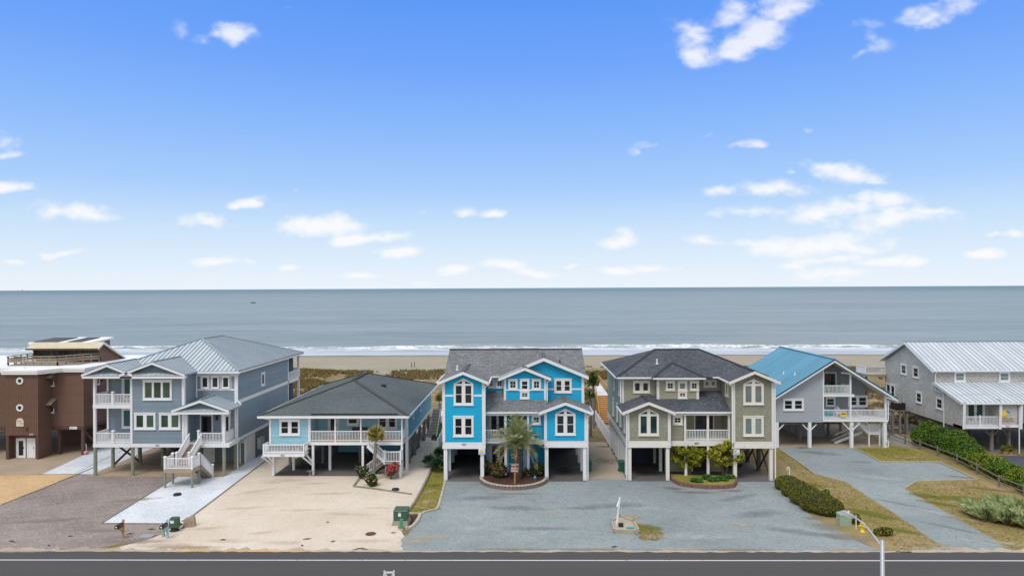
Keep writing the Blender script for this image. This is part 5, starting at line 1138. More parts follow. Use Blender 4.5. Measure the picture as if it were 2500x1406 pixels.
    def plankrail(p0, p1, n):
        p0, p1 = Vector(p0), Vector(p1); up = Vector((0, 0, 1))
        for i in range(n+1): c = p0.lerp(p1, i/n); MB().box(c.x-.06, c.x+.06, c.y-.06, c.y+.06, c.z, c.z+.93).build('rail_post', D, T)
        for h in (.42, .68): MB().bar(p0+up*h+Vector((0, -.09, 0)), p1+up*h+Vector((0, -.09, 0)), .05, .19).build('rail_board', D, T)
        MB().bar(p0+up*.97+Vector((0, -.1, 0)), p1+up*.97+Vector((0, -.1, 0)), .34, .06).build('rail_cap', D, T)
    plankrail((dx0, dy, zd), (dx1, dy, zd), 6); plankrail((dx1, dy, zd), (-48.3, 76.2, zd), 5); plankrail((dx0, 76.4, zd), (dx0, dy, zd), 4)
    # cabin: raked glazed front, roof falling to the sea
    cl, cr_, cy_ = -55.6, -48.1, 76.3
    fr = front(cy_); lap_wall(T, fr, rect(cl, cr_, 9.16, 10.95), B, .17, .015, math.pi/2)
    q = pl(K1, cy_)
    for c0, c1 in ((330, 420), (458, 545), (548, 598), (612, 662), (705, 792)): window(T, fr, q(c0, 200)[0], q(c1, 200)[0], 9.55, 10.72, n=2 if c1-c0 > 60 else 1, cw=.06, mull=.06, hung=False, frame=P, panes=M['glass_teal'])
    for x, fr2 in ((cr_, right(cr_)), (cl, left(cl))): lap_wall(T, fr2, [(cy_-.75, 11.0), (cy_, 9.16), (80.2, 9.16), (cy_+.1, 11.35)], B, .17, .015)
    R = MB().slope([(cl-.35, cy_-1.15, 10.78), (cr_+.3, cy_-1.15, 10.78), (cr_+.3, cy_-.1, 11.42), (cl-.35, cy_-.1, 11.42)], (1, 0, 0), .1)
    R.slope([(cr_+.3, 80.9, 9.0), (cl-.35, 80.9, 9.0), (cl-.35, cy_-.1, 11.42), (cr_+.3, cy_-.1, 11.42)], (1, 0, 0), .1); rc = R.build('cabin_roof', M['tanroof'], T)
    MB().box(cl-.4, cr_+.34, cy_-1.2, cy_-1.152, 10.62, 10.8).build('cabin_fascia', P, T)
    MB().prism([(cr_+.31, cy_-1.15, 10.8), (cr_+.31, cy_-.1, 11.45), (cr_+.31, 80.9, 9.03), (cr_+.31, 80.9, 8.85), (cr_+.31, cy_-.1, 11.2), (cr_+.31, cy_-1.15, 10.6)], (.05, 0, 0)).build('rake_board', Wm, T)
    # rear block with solar panels
    lap_wall(T, right(-51.9), [(80, 9.16), (84, 9.16), (84, 11.25), (80, 11.0)], B); lap_wall(T, front(80), rect(-58.6, -51.9, 9.16, 10.95), B)
    rb_ = MB().slope([(-58.9, 79.5, 11.12), (-51.6, 79.5, 11.12), (-51.6, 84.4, 11.42), (-58.9, 84.4, 11.42)], (1, 0, 0), .2).build('rear_roof', M['flatroof'], T)
    for (x0, x1) in ((-58.5, -55.6), (-54.4, -52.8)): MB().slope([(x0, 79.7, 11.22), (x1, 79.7, 11.22), (x1, 83.6, 11.46), (x0, 83.6, 11.46)], (1, 0, 0), .04).build('solar_panel', M['asphalt_dark'], rb_)
house_399()
p_ = thing('rental_sign', 'small white sign hung from the brown house carport beam', 'sign', (-47.5, 70.7, 2.8)); MB().box(-48.0, -47.2, 70.66, 70.7, 2.72, 2.98).build('board', M['white'], p_); MB().box(-47.95, -47.6, 70.65, 70.659, 2.78, 2.9).build('print', bpy.data.materials['pale_blue_print'], p_)
# ------------------------------------------------------------------ house 411: grey, sky blue metal gable roof
def house_411():
    T = thing('beach_house', 'grey gabled house with sky blue metal roof and recessed front balconies', 'house', (32.7, 74, 0), 'beach houses on pilings')
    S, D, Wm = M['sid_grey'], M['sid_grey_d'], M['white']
    Y, x0, x1, x2, xp = 74.0, 26.77, 31.78, 38.45, 32.76
    zE, zP, xe0, xe1 = 5.35, 9.55, 26.1, 39.4; k = (zP-zE)/(xp-xe0)
    def rz(x): return zP-abs(x-xp)*k
    lap_wall(T, front(Y), [(x0, 2.82), (x1, 2.82), (x1, rz(x1)-.25), (x0, rz(x0)-.25)], S, .19)
    Yp = 76.3
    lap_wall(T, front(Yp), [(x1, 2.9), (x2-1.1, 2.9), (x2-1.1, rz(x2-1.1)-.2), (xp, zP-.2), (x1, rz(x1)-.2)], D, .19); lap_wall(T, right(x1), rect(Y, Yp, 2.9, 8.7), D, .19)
    lap_wall(T, left(x0), rect(Y, 89, 2.82, 5.4), S, .19); lap_wall(T, right(x2-1.1), rect(Yp, 89, 2.82, 6.0), S, .19); lap_wall(T, back(89), [(x0, 2.82), (x2-1.1, 2.82), (x2-1.1, 6.2), (xp, 9.3), (x0, 5.6)], S, .19)
    MB().box(x0+.02, x2-1.15, Yp+.02, 88.9, 2.5, 2.81).box(x0+.02, x1-.02, Y+.05, Yp+.01, 2.5, 2.81).build('floor_deck', M['wood_dark'], T)
    MB().box(x0, x1-.01, Y-.02, Y+.15, 2.74, 2.83).build('band_board', S, T); MB().box(x1+.002, x2+.1, Y-.04, Yp-.02, 2.8, 3.08).build('deck_edge', Wm, T)
    q = pl(K6, Y); ub = q(1060, 628)[1]; ux = q(1215, 600)[0]
    MB().box(x1+.002, ux+.4, Y-.02, Yp-.02, ub-.22, ub).build('balcony_floor', Wm, T)
    railing(T, (x1+.05, Y+.06, ub), (ux-.08, Y+.06, ub), Wm); railing(T, (ux, Y+.1, ub), (ux, Yp-.05, ub), Wm)
    railing(T, (x1+.05, Y+.06, 3.1), (ux-.09, Y+.06, 3.1), Wm); railing(T, (ux+.09, Y+.06, 3.1), (x2-.08, Y+.06, 3.1), Wm); railing(T, (x2, Y+.15, 3.1), (x2, Yp-.05, 3.1), Wm)
    post(T, ux, Y+.06, ub, rz(ux)-.3, .17, Wm, 'column'); post(T, ux, Y+.06, 3.09, ub-.23, .17, Wm, 'column'); post(T, x2, Y+.06, 3.09, rz(x2)-.2, .2, Wm, 'column'); post(T, x1+.02, Y-.02, 2.82, rz(x1)-.3, .12, Wm, 'corner_board')
    MB().bar((xp+1.0, Y+.06, rz(xp+1.2)-.75), (ux, Y+.06, rz(ux)-.38), .1, .14).build('brace', Wm, T)
    a, b = q(490, 797), q(710, 675); window(T, front(Y), a[0], b[0], a[1], b[1], n=2)
    g = front(Yp); w = pl(K6, Yp)
    a, b = w(918, 545), w(1062, 388); door(T, g, a[0]+.05, b[0], ub+.02, b[1], M['door_dark'], casing=Wm, lite=M['glass'], n=2)
    a, b = w(945, 755), w(1050, 655); window(T, g, a[0], b[0], a[1], b[1], n=1); a, b = w(1183, 757), w(1395, 640); window(T, g, a[0], b[0], a[1], b[1], n=2)
    MB().fbox(g, w(1420, 660)[0]-.1, w(1420, 660)[0]+.1, 5.0, 5.25, .02, .15).build('wall_lamp', M['offwhite'], T)
    xs = [q(c, 1050)[0] for c in (428, 778, 1228, 1585)]
    for x in xs: post(T, x, Y+.12, 0, 2.74, .32, Wm, 'piling')
    for x, s in ((xs[0], 1), (xs[1], -1), (xs[1], 1), (xs[2], -1), (xs[2], 1)): MB().bar((x+s*.12, Y+.12, 1.85), (x+s*.95, Y+.12, 2.72), .12, .1).build('brace', Wm, T)
    for k_ in range(1, 5):
        for x in xs[:2]+[xs[2]]: pile(T, x+.2, Y+k_*3.1, 0, 2.55, .15, M['wood_grey'])
    lap_wall(T, front(79.5), rect(31.3, 34.3, .02, 2.5), D, .25, .015, math.pi/2); lap_wall(T, left(31.3), rect(79.5, 88, .02, 2.5), D, .25, .015, math.pi/2)
    n_ = text(T, '4\n1\n1', front(Y+.12-.16), xs[2], 2.1, .28, M['blue'], .012, 'house_number', True)
    # stairs: down to a landing at the right, then back under the deck
    zl = 1.42; sx0, sx1 = q(1300, 930)[0], q(1450, 1030)[0]; l1 = q(1572, 1000)[0]
    stair(T, (sx0, 75.3, 3.0), (sx1, 75.3, zl), .95, 7, M['offwhite'], Wm, riser=False); MB().box(sx1, l1, 74.75, 75.85, zl-.15, zl).build('landing_deck', Wm, T)
    railing(T, (sx0, 74.8, 2.95), (sx1, 74.8, zl), Wm); railing(T, (sx1+.08, 74.8, zl), (l1, 74.8, zl), Wm)
    for x in (sx1+.02, l1-.05): post(T, x, 74.82, 0, zl+1.0, .13, Wm)
    stair(T, (sx1-.1, 76.5, zl), (q(1135, 1130)[0], 76.5, .02), .95, 7, M['offwhite'], Wm, riser=False); MB().bar((sx1-.1, 76.0, zl+.9), (q(1135, 1130)[0], 76.0, .95), .07, .07).bar((sx1-.1, 76.0, zl+.45), (q(1135, 1130)[0], 76.0, .5), .06, .06).build('handrail', M['offwhite'], T)
    downspout(T, [(xs[3]+.3, Y-.1, 5.1), (xs[3]+.28, Y-.1, 3.0), (xs[3]+.1, Y-.12, 2.7)], Wm); downspout(T, [(xs[3]+.25, Y-.1, .05), (xs[3]+.32, Y-.1, .75), (xs[3]+.12, Y-.1, .8), (xs[3]+.08, Y-.1, .5)], Wm, .1)
    y0, y1 = Y-.65, 88.9
    pL = [(xe0, y0, zE), (xe0, y1, zE), (xp, y1, zP), (xp, y0, zP)]; pR = [(xe1, y0, rz(xe1)), (xp, y0, zP), (xp, y1, zP), (xe1, y1, rz(xe1))]
    R = MB().slope(pL, (0, 1, 0), .16).slope(pR, (0, 1, 0), .16); ro = R.build('roof', M['offwhite'], T)
    seam_panels(ro, pL, (0, 1, 0), M['metal_teal'], .6, .022); seam_panels(ro, pR, (0, 1, 0), M['metal_teal'], .6, .022)
    MB().bar((xp, y0, zP+.05), (xp, y1, zP+.05), .35, .05).build('ridge_cap', M['metal_teal'], ro)
    rakes(T, xe0, xe1, y0, zE-.1, zP-.1, Wm, .2, xp=xp); 
    for xa_, za_ in ((xe0, zE), (xe1, rz(xe1))): MB().prism([(xa_, y0-.03, za_+.06), (xp, y0-.03, zP+.06), (xp, y0-.03, zP-.09), (xa_, y0-.03, za_-.09)], (0, -.06, 0)).build('roof_trim', M['metal_teal_edge'], ro)
    for (x, y) in ((29.3, 78.5), (29.6, 76.0)): vent(ro, x, y, rz(x), M['white'], .3)
    return T
house_411()
def chair(label, x, y, z, rz_, mat, s=1.0, slats=5):
    t = thing('deck_chair', label, 'chair', (0, 0, 0))
    MB().box(-.3, .3, -.28, .28, .36, .40).build('seat', mat, t)
    for i in range(slats):
        xx = -.28+.56*(i+.5)/slats; hh = 1.0-.10*abs(i-(slats-1)/2); MB().hexa([(xx-.05, .26, .38), (xx+.05, .26, .38), (xx+.05, .29, .38), (xx-.05, .29, .38), (xx-.05, .42, hh), (xx+.05, .42, hh), (xx+.05, .45, hh), (xx-.05, .45, hh)]).build('back_slat', mat, t)
    for sx in (-1, 1):
        MB().box(sx*.33-.06, sx*.33+.06, -.32, .32, .58, .61).build('armrest', mat, t)
        for yy in (-.28, .26): MB().box(sx*.3-.03, sx*.3+.03, yy-.03, yy+.03, 0, .58).build('leg', mat, t)
    t.location = (x, y, z); t.rotation_euler = (0, 0, rz_); t.scale = (s, s, s); return t
_ub = pl(K6, 74)(1060, 628)[1]
chair('bright green deck chair by the balcony door under the blue roof', pl(K6, 75)(988, 550)[0], 75.0, _ub, .1, M['green'])
chair('bright green deck chair at the open corner of the upper balcony', pl(K6, 75)(1085, 550)[0], 75.0, _ub, -.15, M['green'])
chair('white slatted deck chair on the grey house lower deck', pl(K6, 75)(1092, 780)[0], 75.0, 3.1, .0, M['offwhite'], 1.15)
q_ = pl(K6, 73.9); a_, b_ = q_(1112, 868), q_(1172, 820)
t_ = thing('yellow_notice', 'yellow notice board hung on the white deck railing', 'sign', ((a_[0]+b_[0])/2, 73.95, a_[1])); MB().box(a_[0], b_[0], 73.93, 73.96, a_[1], b_[1]).build('board', M['yellow'], t_); MB().box(a_[0]+.08, b_[0]-.1, 73.922, 73.929, b_[1]-.2, b_[1]-.09).build('lettering', M['black'], t_)
a_, b_ = q_(940, 838), q_(1032, 818); tag(MB().box(a_[0], b_[0], 73.93, 73.98, a_[1], b_[1]).build('rolled_banner', M['turq'], loc=(a_[0], 73.95, a_[1])), 'turquoise banner strip along the grey house deck railing', 'banner')
# ------------------------------------------------------------------ house 413: weathered shakes, pale metal roof
def house_413():
    T = thing('beach_house', 'weathered grey shake house with pale seamed metal roofs beside the hedge', 'house', (47, 71.3, 0), 'beach houses on pilings')
    S, Wm, Mt = M['shk_grey'], M['white'], M['metal_pale']
    Y, Yu, Yb, x0, x9 = 71.3, 75.9, 86.4, 44.84, 62.0
    zb = 2.85
    lap_wall(T, left(x0), [(Y, 2.6), (Yb, 2.6), (Yb, 7.95), (81.2, 10.5), (Yu, 7.95), (Yu, 6.6), (Y, 5.25)], S, .2, .014) if False else None
    lap_wall(T, left(x0), [(Y+.0, 2.6), (Yu, 2.6), (Yu, 6.6), (Y, 5.25)], S, .2, .014); lap_wall(T, left(x0), [(Yu, 2.6), (Yb, 2.6), (Yb, 7.95), (81.2, 10.5), (Yu, 7.95)], S, .2, .014)
    lap_wall(T, front(Yu), rect(x0, x9, 6.3, 8.0), S, .2, .014); lap_wall(T, back(Yb), rect(x0, x9, 2.6, 7.9), S, .2)
    fr = front(Y+1.5); lap_wall(T, fr, rect(x0, 48.5, 2.85, 5.9), S, .2, .014); lap_wall(T, front(Y), rect(48.7, 50.45, 2.98, 5.2), S, .2, .014); lap_wall(T, left(48.75), rect(Y, Y+1.5, 2.85, 5.6), S, .2, .014); lap_wall(T, front(Y+1.5), rect(50.7, x9, 2.85, 5.9), S, .2, .014)
    MB().box(x0+.02, x9, Y+.03, Yb-.02, 2.45, 2.6).box(x0+.02, x9, Y+1.55, Yb-.03, 2.605, 2.84).build('floor_deck', M['wood_dark'], T)
    q = pl(K7, Y)
    MB().box(x0-.02, 48.55, Y-.05, Y+1.48, 2.6, 2.86).build('balcony_floor', Wm, T); MB().box(48.56, 50.6, Y-.06, Y+.1, 2.72, 2.99).build('band_board', Wm, T)
    for x in (x0, 48.52, 50.62): MB().prism([(x-.02, Y-.22, 5.2), (x-.02, Y+1.6, 5.75), (x-.02, Y+1.6, 2.6), (x-.02, Y-.1, 2.6)], (.2, 0, 0)).build('fin_wall', S, T); MB().bar((x+.08, Y-.25, 5.22), (x+.08, Y-.12, 2.58), .26, .06).build('fin_edge', Wm, T)
    railing(T, (x0+.2, Y+.05, 2.87), (46.6, Y+.05, 2.87), Wm); railing(T, (46.75, Y+.05, 2.87), (48.45, Y+.05, 2.87), Wm); newel(T, 46.68, Y+.05, 2.86, Wm, 1.1, .14, False)
    door(T, fr, pl(K7, Y+1.5)(862, 700)[0], pl(K7, Y+1.5)(1018, 700)[0], 2.88, 5.25, Wm, lite=M['glass_teal'], n=2, name='sliding_door')
    for (c0, c1, r0, r1) in ((768, 857, 408, 325), (1132, 1222, 408, 325)): w = pl(K7, Yu); a, b = w(c0, r0), w(c1, r1); window(T, front(Yu), a[0], b[0], a[1], b[1], n=1, panes=M['glass_blind'])
    L = left(x0); ox = lambda cx, cy: onX(K7[0]+cx/K7[2], K7[1]+cy/K7[2], x0)
    for (c0, t0, c1, t1, n) in ((337, 345, 381, 268, 1), (435, 372, 481, 290, 1), (217, 545, 287, 432, 2), (461, 577, 506, 497, 1), (626, 628, 677, 543, 1)):
        a, b = ox(c0, (t0+t1)/2), ox(c1, (t0+t1)/2); zc = (a[1]+b[1])/2; hh = (t0-t1)/K7[2]*((a[0]+b[0])/2)/FPX/2*1.02
        window(T, L, b[0], a[0], zc-hh, zc+hh, n=n, grid=(1, 2), hung=False, cw=.1)
    for x, y in ((45.2, 73), (48.4, 72.2), (50.3, 72.4), (45.2, 76), (45.2, 79.2), (45.2, 82.4), (45.2, 85.6), (48.6, 76), (51.5, 76), (49.5, 80), (54, 74), (57, 74)): pile(T, x, y, 0, 2.46, .19, M['wood_grey'])
    for y in (73, 76, 79.2, 82.4): MB().bar((45.1, y, 1.5), (45.1, y+.9, 2.44), .08, .16).bar((45.1, y, 1.5), (45.1, y-.9, 2.44), .08, .16).build('brace', M['wood_grey'], T)
    MB().bar((48.4, 72.2, 1.6), (47.5, 72.2, 2.44), .08, .16).bar((48.4, 72.2, 1.6), (49.3, 72.2, 2.44), .08, .16).bar((50.3, 72.4, 1.6), (49.4, 72.4, 2.44), .08, .16).build('brace', M['wood_grey'], T)
    stair(T, (47.3, 79, 2.5), (47.3, 75.6, .02), 2.4, 10, M['steel'], M['steel'], riser=False); stair(T, (43.6, 84.2, 2.5), (43.6, 81.0, .02), 1.6, 9, M['wood_grey'], M['wood_grey'], riser=False)
    # roofs
    U0, U1 = [(x0-.45, Yu-.35, 8.05), (x9, Yu-.35, 8.05), (x9, 81.2, 10.75), (x0-.45, 81.2, 10.75)], [(x9, 87.2, 8.02), (x0-.45, 87.2, 8.02), (x0-.45, 81.2, 10.75), (x9, 81.2, 10.75)]
    Lr = [(x0-.35, Y-.3, 5.3), (x9, Y-.3, 5.3), (x9, Yu-.02, 6.72), (x0-.35, Yu-.02, 6.72)]
    R = MB()
    for P_ in (U0, U1, Lr): R.slope(P_, (1, 0, 0), .15)
    ro = R.build('roof', M['offwhite'], T)
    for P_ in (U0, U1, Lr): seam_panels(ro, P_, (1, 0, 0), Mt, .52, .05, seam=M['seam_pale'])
    MB().bar((x0-.45, 81.2, 10.82), (x9, 81.2, 10.82), .3, .05).build('ridge_cap', M['metal_blue_edge'], ro)
    MB().prism([(x0-.46, Yu-.4, 8.0), (x0-.46, 81.2, 10.72), (x0-.46, 87.2, 8.0), (x0-.46, 87.2, 7.8), (x0-.46, 81.2, 10.5), (x0-.46, Yu-.4, 7.8)], (-.05, 0, 0)).build('rake_board', Wm, T)
    gutter_x(T, x0-.4, x9, Yu-.38, 8.08, Wm); gutter_x(T, x0+.2, x9, Y-.33, 5.3, Wm)
    downspout(T, [(x0-.1, Yu-.4, 7.95), (x0-.12, Yu-.2, 7.6), (x0-.12, Yu-.2, 5.9), (x0-.14, 74.2, 5.8), (x0-.14, 74.2, 0.1)], M['offwhite']); downspout(T, [(50.3, Y-.3, 5.15), (50.52, Y-.12, 4.9), (50.52, Y-.12, 2.7), (50.52, Y-.12, .05)], M['offwhite'])
    text(T, '413', front(Y-.06), 49.4, 2.85, .26, M['black'], .012, 'house_number')
    # rear balcony
    MB().box(42.2, x0-.02, 86.0, 88.5, 6.05, 6.3).build('rear_deck', M['wood'], T); railing(T, (42.3, 86.05, 6.32), (x0-.1, 86.05, 6.32), Wm); railing(T, (42.25, 86.1, 6.32), (42.25, 88.4, 6.32), Wm); post(T, 42.4, 86.2, 0, 6.04, .2, M['wood_dark'])
    vent(ro, 46.5, 80.7, 10.5, M['white'], .2); vent(ro, 58.0, 80.2, 10.25, M['white'], .2)
house_413()
s_ = thing('house_sign', 'carved sign of a heron before a yellow sun on the grey shake wall', 'sign', (49.2, 71.25, 3.6)); f_ = front(71.25)
w_ = pl(K7, 71.25); a_, b_ = w_(1157, 690), w_(1213, 665); mid_ = (a_[0]+b_[0])/2; rr_ = (b_[0]-a_[0])/2
tan_ = plain('tan_sign_board', C('#c9b58a'), .6, .08)
MB().prism([f_(x, z, .0) for x, z in [(a_[0], a_[1]), (b_[0], a_[1])]+[(mid_+rr_*math.cos(t), b_[1]+rr_*math.sin(t)) for t in [math.pi*i/12 for i in range(13)]]], (0, -.05, 0)).build('arch_board', tan_, s_)
MB().prism([f_(mid_-.18+.3*math.cos(t), b_[1]+.02+.3*math.sin(t), .051) for t in [math.pi*i/8 for i in range(16)]], (0, -.01, 0)).build('sun_disc', M['yellow'], s_)
MB().prism([f_(mid_+x, b_[1]+z, .052) for x, z in ((.12, -.55), (.42, -.55), (.38, .02), (.22, .05))], (0, -.012, 0)).build('heron_body', plain('pale_blue_carving', C('#8fb6bf'), .6, .1), s_); MB().prism([f_(mid_+x, b_[1]+z, .053) for x, z in ((.02, .22), (.18, .3), (.5, .03), (.3, .06))], (0, -.014, 0)).build('heron_head', M['blue'], s_)
c0_, c1_ = w_(1146, 722), w_(1255, 695); MB().fbox(f_, c0_[0], c1_[0], c0_[1], c1_[1], .0, .055).build('name_board', tan_, s_); MB().fbox(f_, c0_[0]+.05, c1_[0]-.1, c0_[1]+.08, c1_[1]-.08, .056, .06).build('name_panel', plain('dark_rose_panel', C('#8a6152'), .6, .1), s_)
text(s_, "Heron's Perch", f_, (c0_[0]+c1_[0])/2-.02, (c0_[1]+c1_[1])/2, .19, tan_, .062)
t_ = thing('air_conditioner', 'dark air conditioner on a raised wooden stand by the shake house', 'air conditioner', (42.9, 82.5, 0))
_y, _z = 80.2, 0
ax0, az0 = onY(K7[0]+285/K7[2], K7[1]+640/K7[2], _y); ax1, az1 = onY(K7[0]+370/K7[2], K7[1]+582/K7[2], _y)
MB().box(ax0, ax1, _y-.05, _y+1.0, az0, az1).build('housing', M['black'], t_); MB().lathe(((ax0+ax1)/2, _y+.5, az1+.001), [(.38, 0), (.38, .03), (.1, .05)], 14).build('fan_grille', M['steel'], t_)
MB().box(ax0-.3, ax1+.4, _y-.15, _y+1.2, az0-.12, az0-.001).build('platform', M['wood_grey'], t_)
for x in (ax0-.2, ax0+.6, ax1+.2): MB().box(x-.1, x+.1, _y, _y+.2, 0, az0-.121).build('leg', M['wood_grey'], t_)
# ------------------------------------------------------------------ vegetation
M['bark'] = plain('grey_brown_bark', C('#5f5348'), .9, .3, 2, 12)
M['palm_bark'] = plain('palm_bark', C('#5b4438'), .9, .35, 3, 9)
M['frond'] = leaf('pindo_frond', C('#6b774c'), C('#929c6c'), C('#b9b98c'))
M['frond_g'] = leaf('palmetto_frond', C('#33451f'), C('#4c5f2c'), C('#6f7d3c'))
M['frond_y'] = leaf('windburnt_frond', C('#47581f'), C('#6f7430'), C('#a08a46'))
M['frond_dry'] = leaf('dry_frond', C('#8d8258'), C('#a99b6c'), C('#c2b488'))
M['sago'] = leaf('sago_leaf', C('#1f3524'), C('#2e4a33'), C('#4b664a'))
M['leaf_rose'] = leaf('rose_leaf', C('#24361c'), C('#3a5228'), C('#566b38'), 3)
M['flower'] = leaf('pink_flower', C('#a82a42'), C('#c84a5e'), C('#dc7880'), 4)
M['flower_p'] = leaf('pale_pink_flower', C('#d77f86'), C('#eaa8a8'), C('#f2c8c2'), 4)
M['leaf_tree'] = leaf('yellow_green_leaf', C('#414f16'), C('#788426'), C('#b5a834'), .9)
M['leaf_tree2'] = leaf('golden_leaf', C('#525f1a'), C('#8f8f2c'), C('#c4b040'), .9)
M['leaf_box'] = leaf('boxwood_leaf', C('#41481a'), C('#646629'), C('#85803c'), 1.6)
M['leaf_hedge'] = leaf('hedge_leaf', C('#2f4c16'), C('#527522'), C('#7d9634'), .7)
M['leaf_hedge_y'] = leaf('yellow_hedge_leaf', C('#425a18'), C('#6d7d23'), C('#9b9f38'), .8)
M['ivy'] = leaf('ground_cover_leaf', C('#2a4a22'), C('#3f6830'), C('#5b8340'), 2)
M['pampas'] = leaf('pampas_blade', C('#7d8f55'), C('#a0ad76'), C('#c4c79e'), .9)
M['dune'] = leaf('dune_grass_blade', C('#6a5c3a'), C('#88754c'), C('#a08b62'), .05)
M['dune_g'] = leaf('green_dune_grass', C('#66623a'), C('#837a4c'), C('#9d9064'), .05)
M['tuft'] = leaf('lawn_blade', C('#82803c'), C('#9b8c50'), C('#b49c68'), .4)
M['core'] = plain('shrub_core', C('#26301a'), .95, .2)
def rdir(r):
    z = r.uniform(-1, 1); t = r.uniform(0, 2*math.pi); s = math.sqrt(1-z*z); return Vector((s*math.cos(t), s*math.sin(t), z))
def leaves(mb, blobs, n, size, r, shell=.55, flat=0.0, asp=.62):
    vols = [b[1][0]*b[1][1]*b[1][2] for b in blobs]
    for i in range(n):
        c, rad = r.choices(blobs, [v**.67 for v in vols])[0][:2]
        d = rdir(r); k = shell+(1-shell)*r.random()**.7
        p = Vector(c)+Vector((d.x*rad[0]*k, d.y*rad[1]*k, d.z*rad[2]*k))
        a = rdir(r); b = d.lerp(rdir(r), .55).cross(a)
        if b.length < .05: continue
        b.normalize(); a = (a-b*a.dot(b)).normalized(); s = size*r.uniform(.6, 1.35)
        k0 = len(mb.v); mb.v += [p-a*s, p-b*s*asp, p+a*s, p+b*s*asp]; mb.f.append([k0, k0+1, k0+2, k0+3])
def blob(mb, c, rad, r, n=9, m=6):
    k = len(mb.v); c = Vector(c)
    for j in range(m+1):
        for i in range(n):
            th = math.pi*j/m; ph = 2*math.pi*i/n; j_ = r.uniform(.88, 1.1)
            mb.v.append(c+Vector((rad[0]*math.sin(th)*math.cos(ph)*j_, rad[1]*math.sin(th)*math.sin(ph)*j_, rad[2]*math.cos(th)*j_)))
    for j in range(m):
        for i in range(n): mb.f.append([k+j*n+i, k+(j+1)*n+i, k+(j+1)*n+(i+1) % n, k+j*n+(i+1) % n])
def shrub(name, label, x, y, z, blobs, n, size, mat, seed, cat='shrub', group=None, core=.78, flowers=None, nf=0, fs=.06, stem=True, shell=.75):
    r = random.Random(seed); t = thing(name, label, cat, (x, y, z), group); o = Vector((x, y, z))
    B = [(o+Vector(c), rad) for c, rad in blobs]
    mb = MB(); leaves(mb, B, n, size, r, shell); mb.build('foliage', mat, t, recalc=False)
    if core:
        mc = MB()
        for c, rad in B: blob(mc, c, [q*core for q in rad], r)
        stuff(mc.build('light_block_core', M['core'], t))  # dark core added inside the foliage to block light
    if stem:
        for i in range(3):
            a = r.uniform(0, 6.28); c, rad = r.choice(B); MB().tube(o+Vector((.08*math.cos(a), .08*math.sin(a), -.02)), c, .035, .015, 5).build('stem', M['bark'], t)
    if flowers:
        mf = MB()
        for i in range(nf):
            c, rad = r.choice(B); d = rdir(r); d.z = abs(d.z)*.9-.25; d.y = d.y-.35*r.random(); d.normalize()
            p = c+Vector((d.x*rad[0], d.y*rad[1], d.z*rad[2]))*r.uniform(.95, 1.1); s = fs*r.uniform(.7, 1.25); k0 = len(mf.v)
            mf.v += [p+Vector(q)*s for q in ((1,0,0),(-1,0,0),(0,1,0),(0,-1,0),(0,0,.8),(0,0,-.8))]
            for f in ((0,2,4),(2,1,4),(1,3,4),(3,0,4),(2,0,5),(1,2,5),(3,1,5),(0,3,5)): mf.f.append([k0+i_ for i_ in f])
        stuff(mf.build('flowers', flowers, t, recalc=False))
    return t
# -- feather palm in the bed of the azure house
def feather_mesh(seed, L=2.1, droop=.9, nl=30):
    r = random.Random(seed); mb = MB(); pts = []
    for i in range(nl+1):
        t = i/nl; pts.append(Vector((L*t*(1-.18*t), 0, L*(.52*t-droop*.62*t*t))))
    for i in range(nl):
        a, b = pts[i], pts[i+1]; w = .03*(1-i/nl)+.006; k = len(mb.v); mb.v += [a+Vector((0, -w, 0)), a+Vector((0, w, 0)), b+Vector((0, w*.9, 0)), b+Vector((0, -w*.9, 0))]; mb.f.append([k, k+1, k+2, k+3])
        if i < 3: continue
        ll = .62*math.sin(math.pi*(.12+.83*i/nl))**.7+.08
        for s in (-1, 1):
            d = Vector((.62+r.uniform(-.1, .1), s*.72, .42+r.uniform(-.15, .15)-.5*(i/nl))).normalized(); tip = a+d*ll+Vector((0, 0, -.16*ll)); m = a+d*ll*.5+Vector((0, 0, .02)); w2 = Vector((.022, 0, .012)); k = len(mb.v)
            mb.v += [a-w2, a+w2, m+w2, tip, m-w2]; mb.f.append([k, k+1, k+2, k+3, k+4])
    return mb.mesh('frond', recalc=False)
def feather_palm(x, y, z, h, R):
    t = thing('feather_palm', 'feathery pindo palm rising from the round mulch bed', 'palm', (x, y, z)); r = random.Random(4)
    mb = MB(); n = 10
    for i in range(n):
        a, b = i/n, (i+1)/n; ra = .30-.10*a+.05*(i % 2); mb.tube((x, y, z+h*a-.05), (x, y, z+h*b+.02), ra, ra+.07, 9)
    tr = mb.build('trunk', M['palm_bark'], t)
    for i in range(70):
        a = i*2.4; k = .25+.75*(i/70); p = Vector((x+.22*math.cos(a), y+.22*math.sin(a), z+h*k)); d = Vector((math.cos(a), math.sin(a), 1.3)).normalized()
        MB().tube(p-d*.08, p+d*.22, .05, .02, 5).build('leaf_base', M['palm_bark'], tr)
    ms = [feather_mesh(1, R, .6), feather_mesh(2, R*.95, 1.0), feather_mesh(3, R*.9, 1.45)]
    dry = feather_mesh(5, R*.75, 1.9)
    for m in ms: m.materials.append(M['frond'])
    dry.materials.append(M['frond_dry'])
    N = 62
    for i in range(N):
        k = i/N; tilt = -80*(1-k)**1.0+2; m = ms[0] if k < .35 else (ms[1] if k < .7 else ms[2]); m = dry if i >= N-7 else m
        o = bpy.data.objects.new('frond', m); COL.objects.link(o); o.parent = t; o.location = (0, 0, h-.02+.18*(1-k))
        o.rotation_euler = (r.uniform(-.25, .25), math.radians(tilt+r.uniform(-8, 8)), i*2.399+r.uniform(-.2, .2)); s = r.uniform(.85, 1.1); o.scale = (s, s, s)
    return t
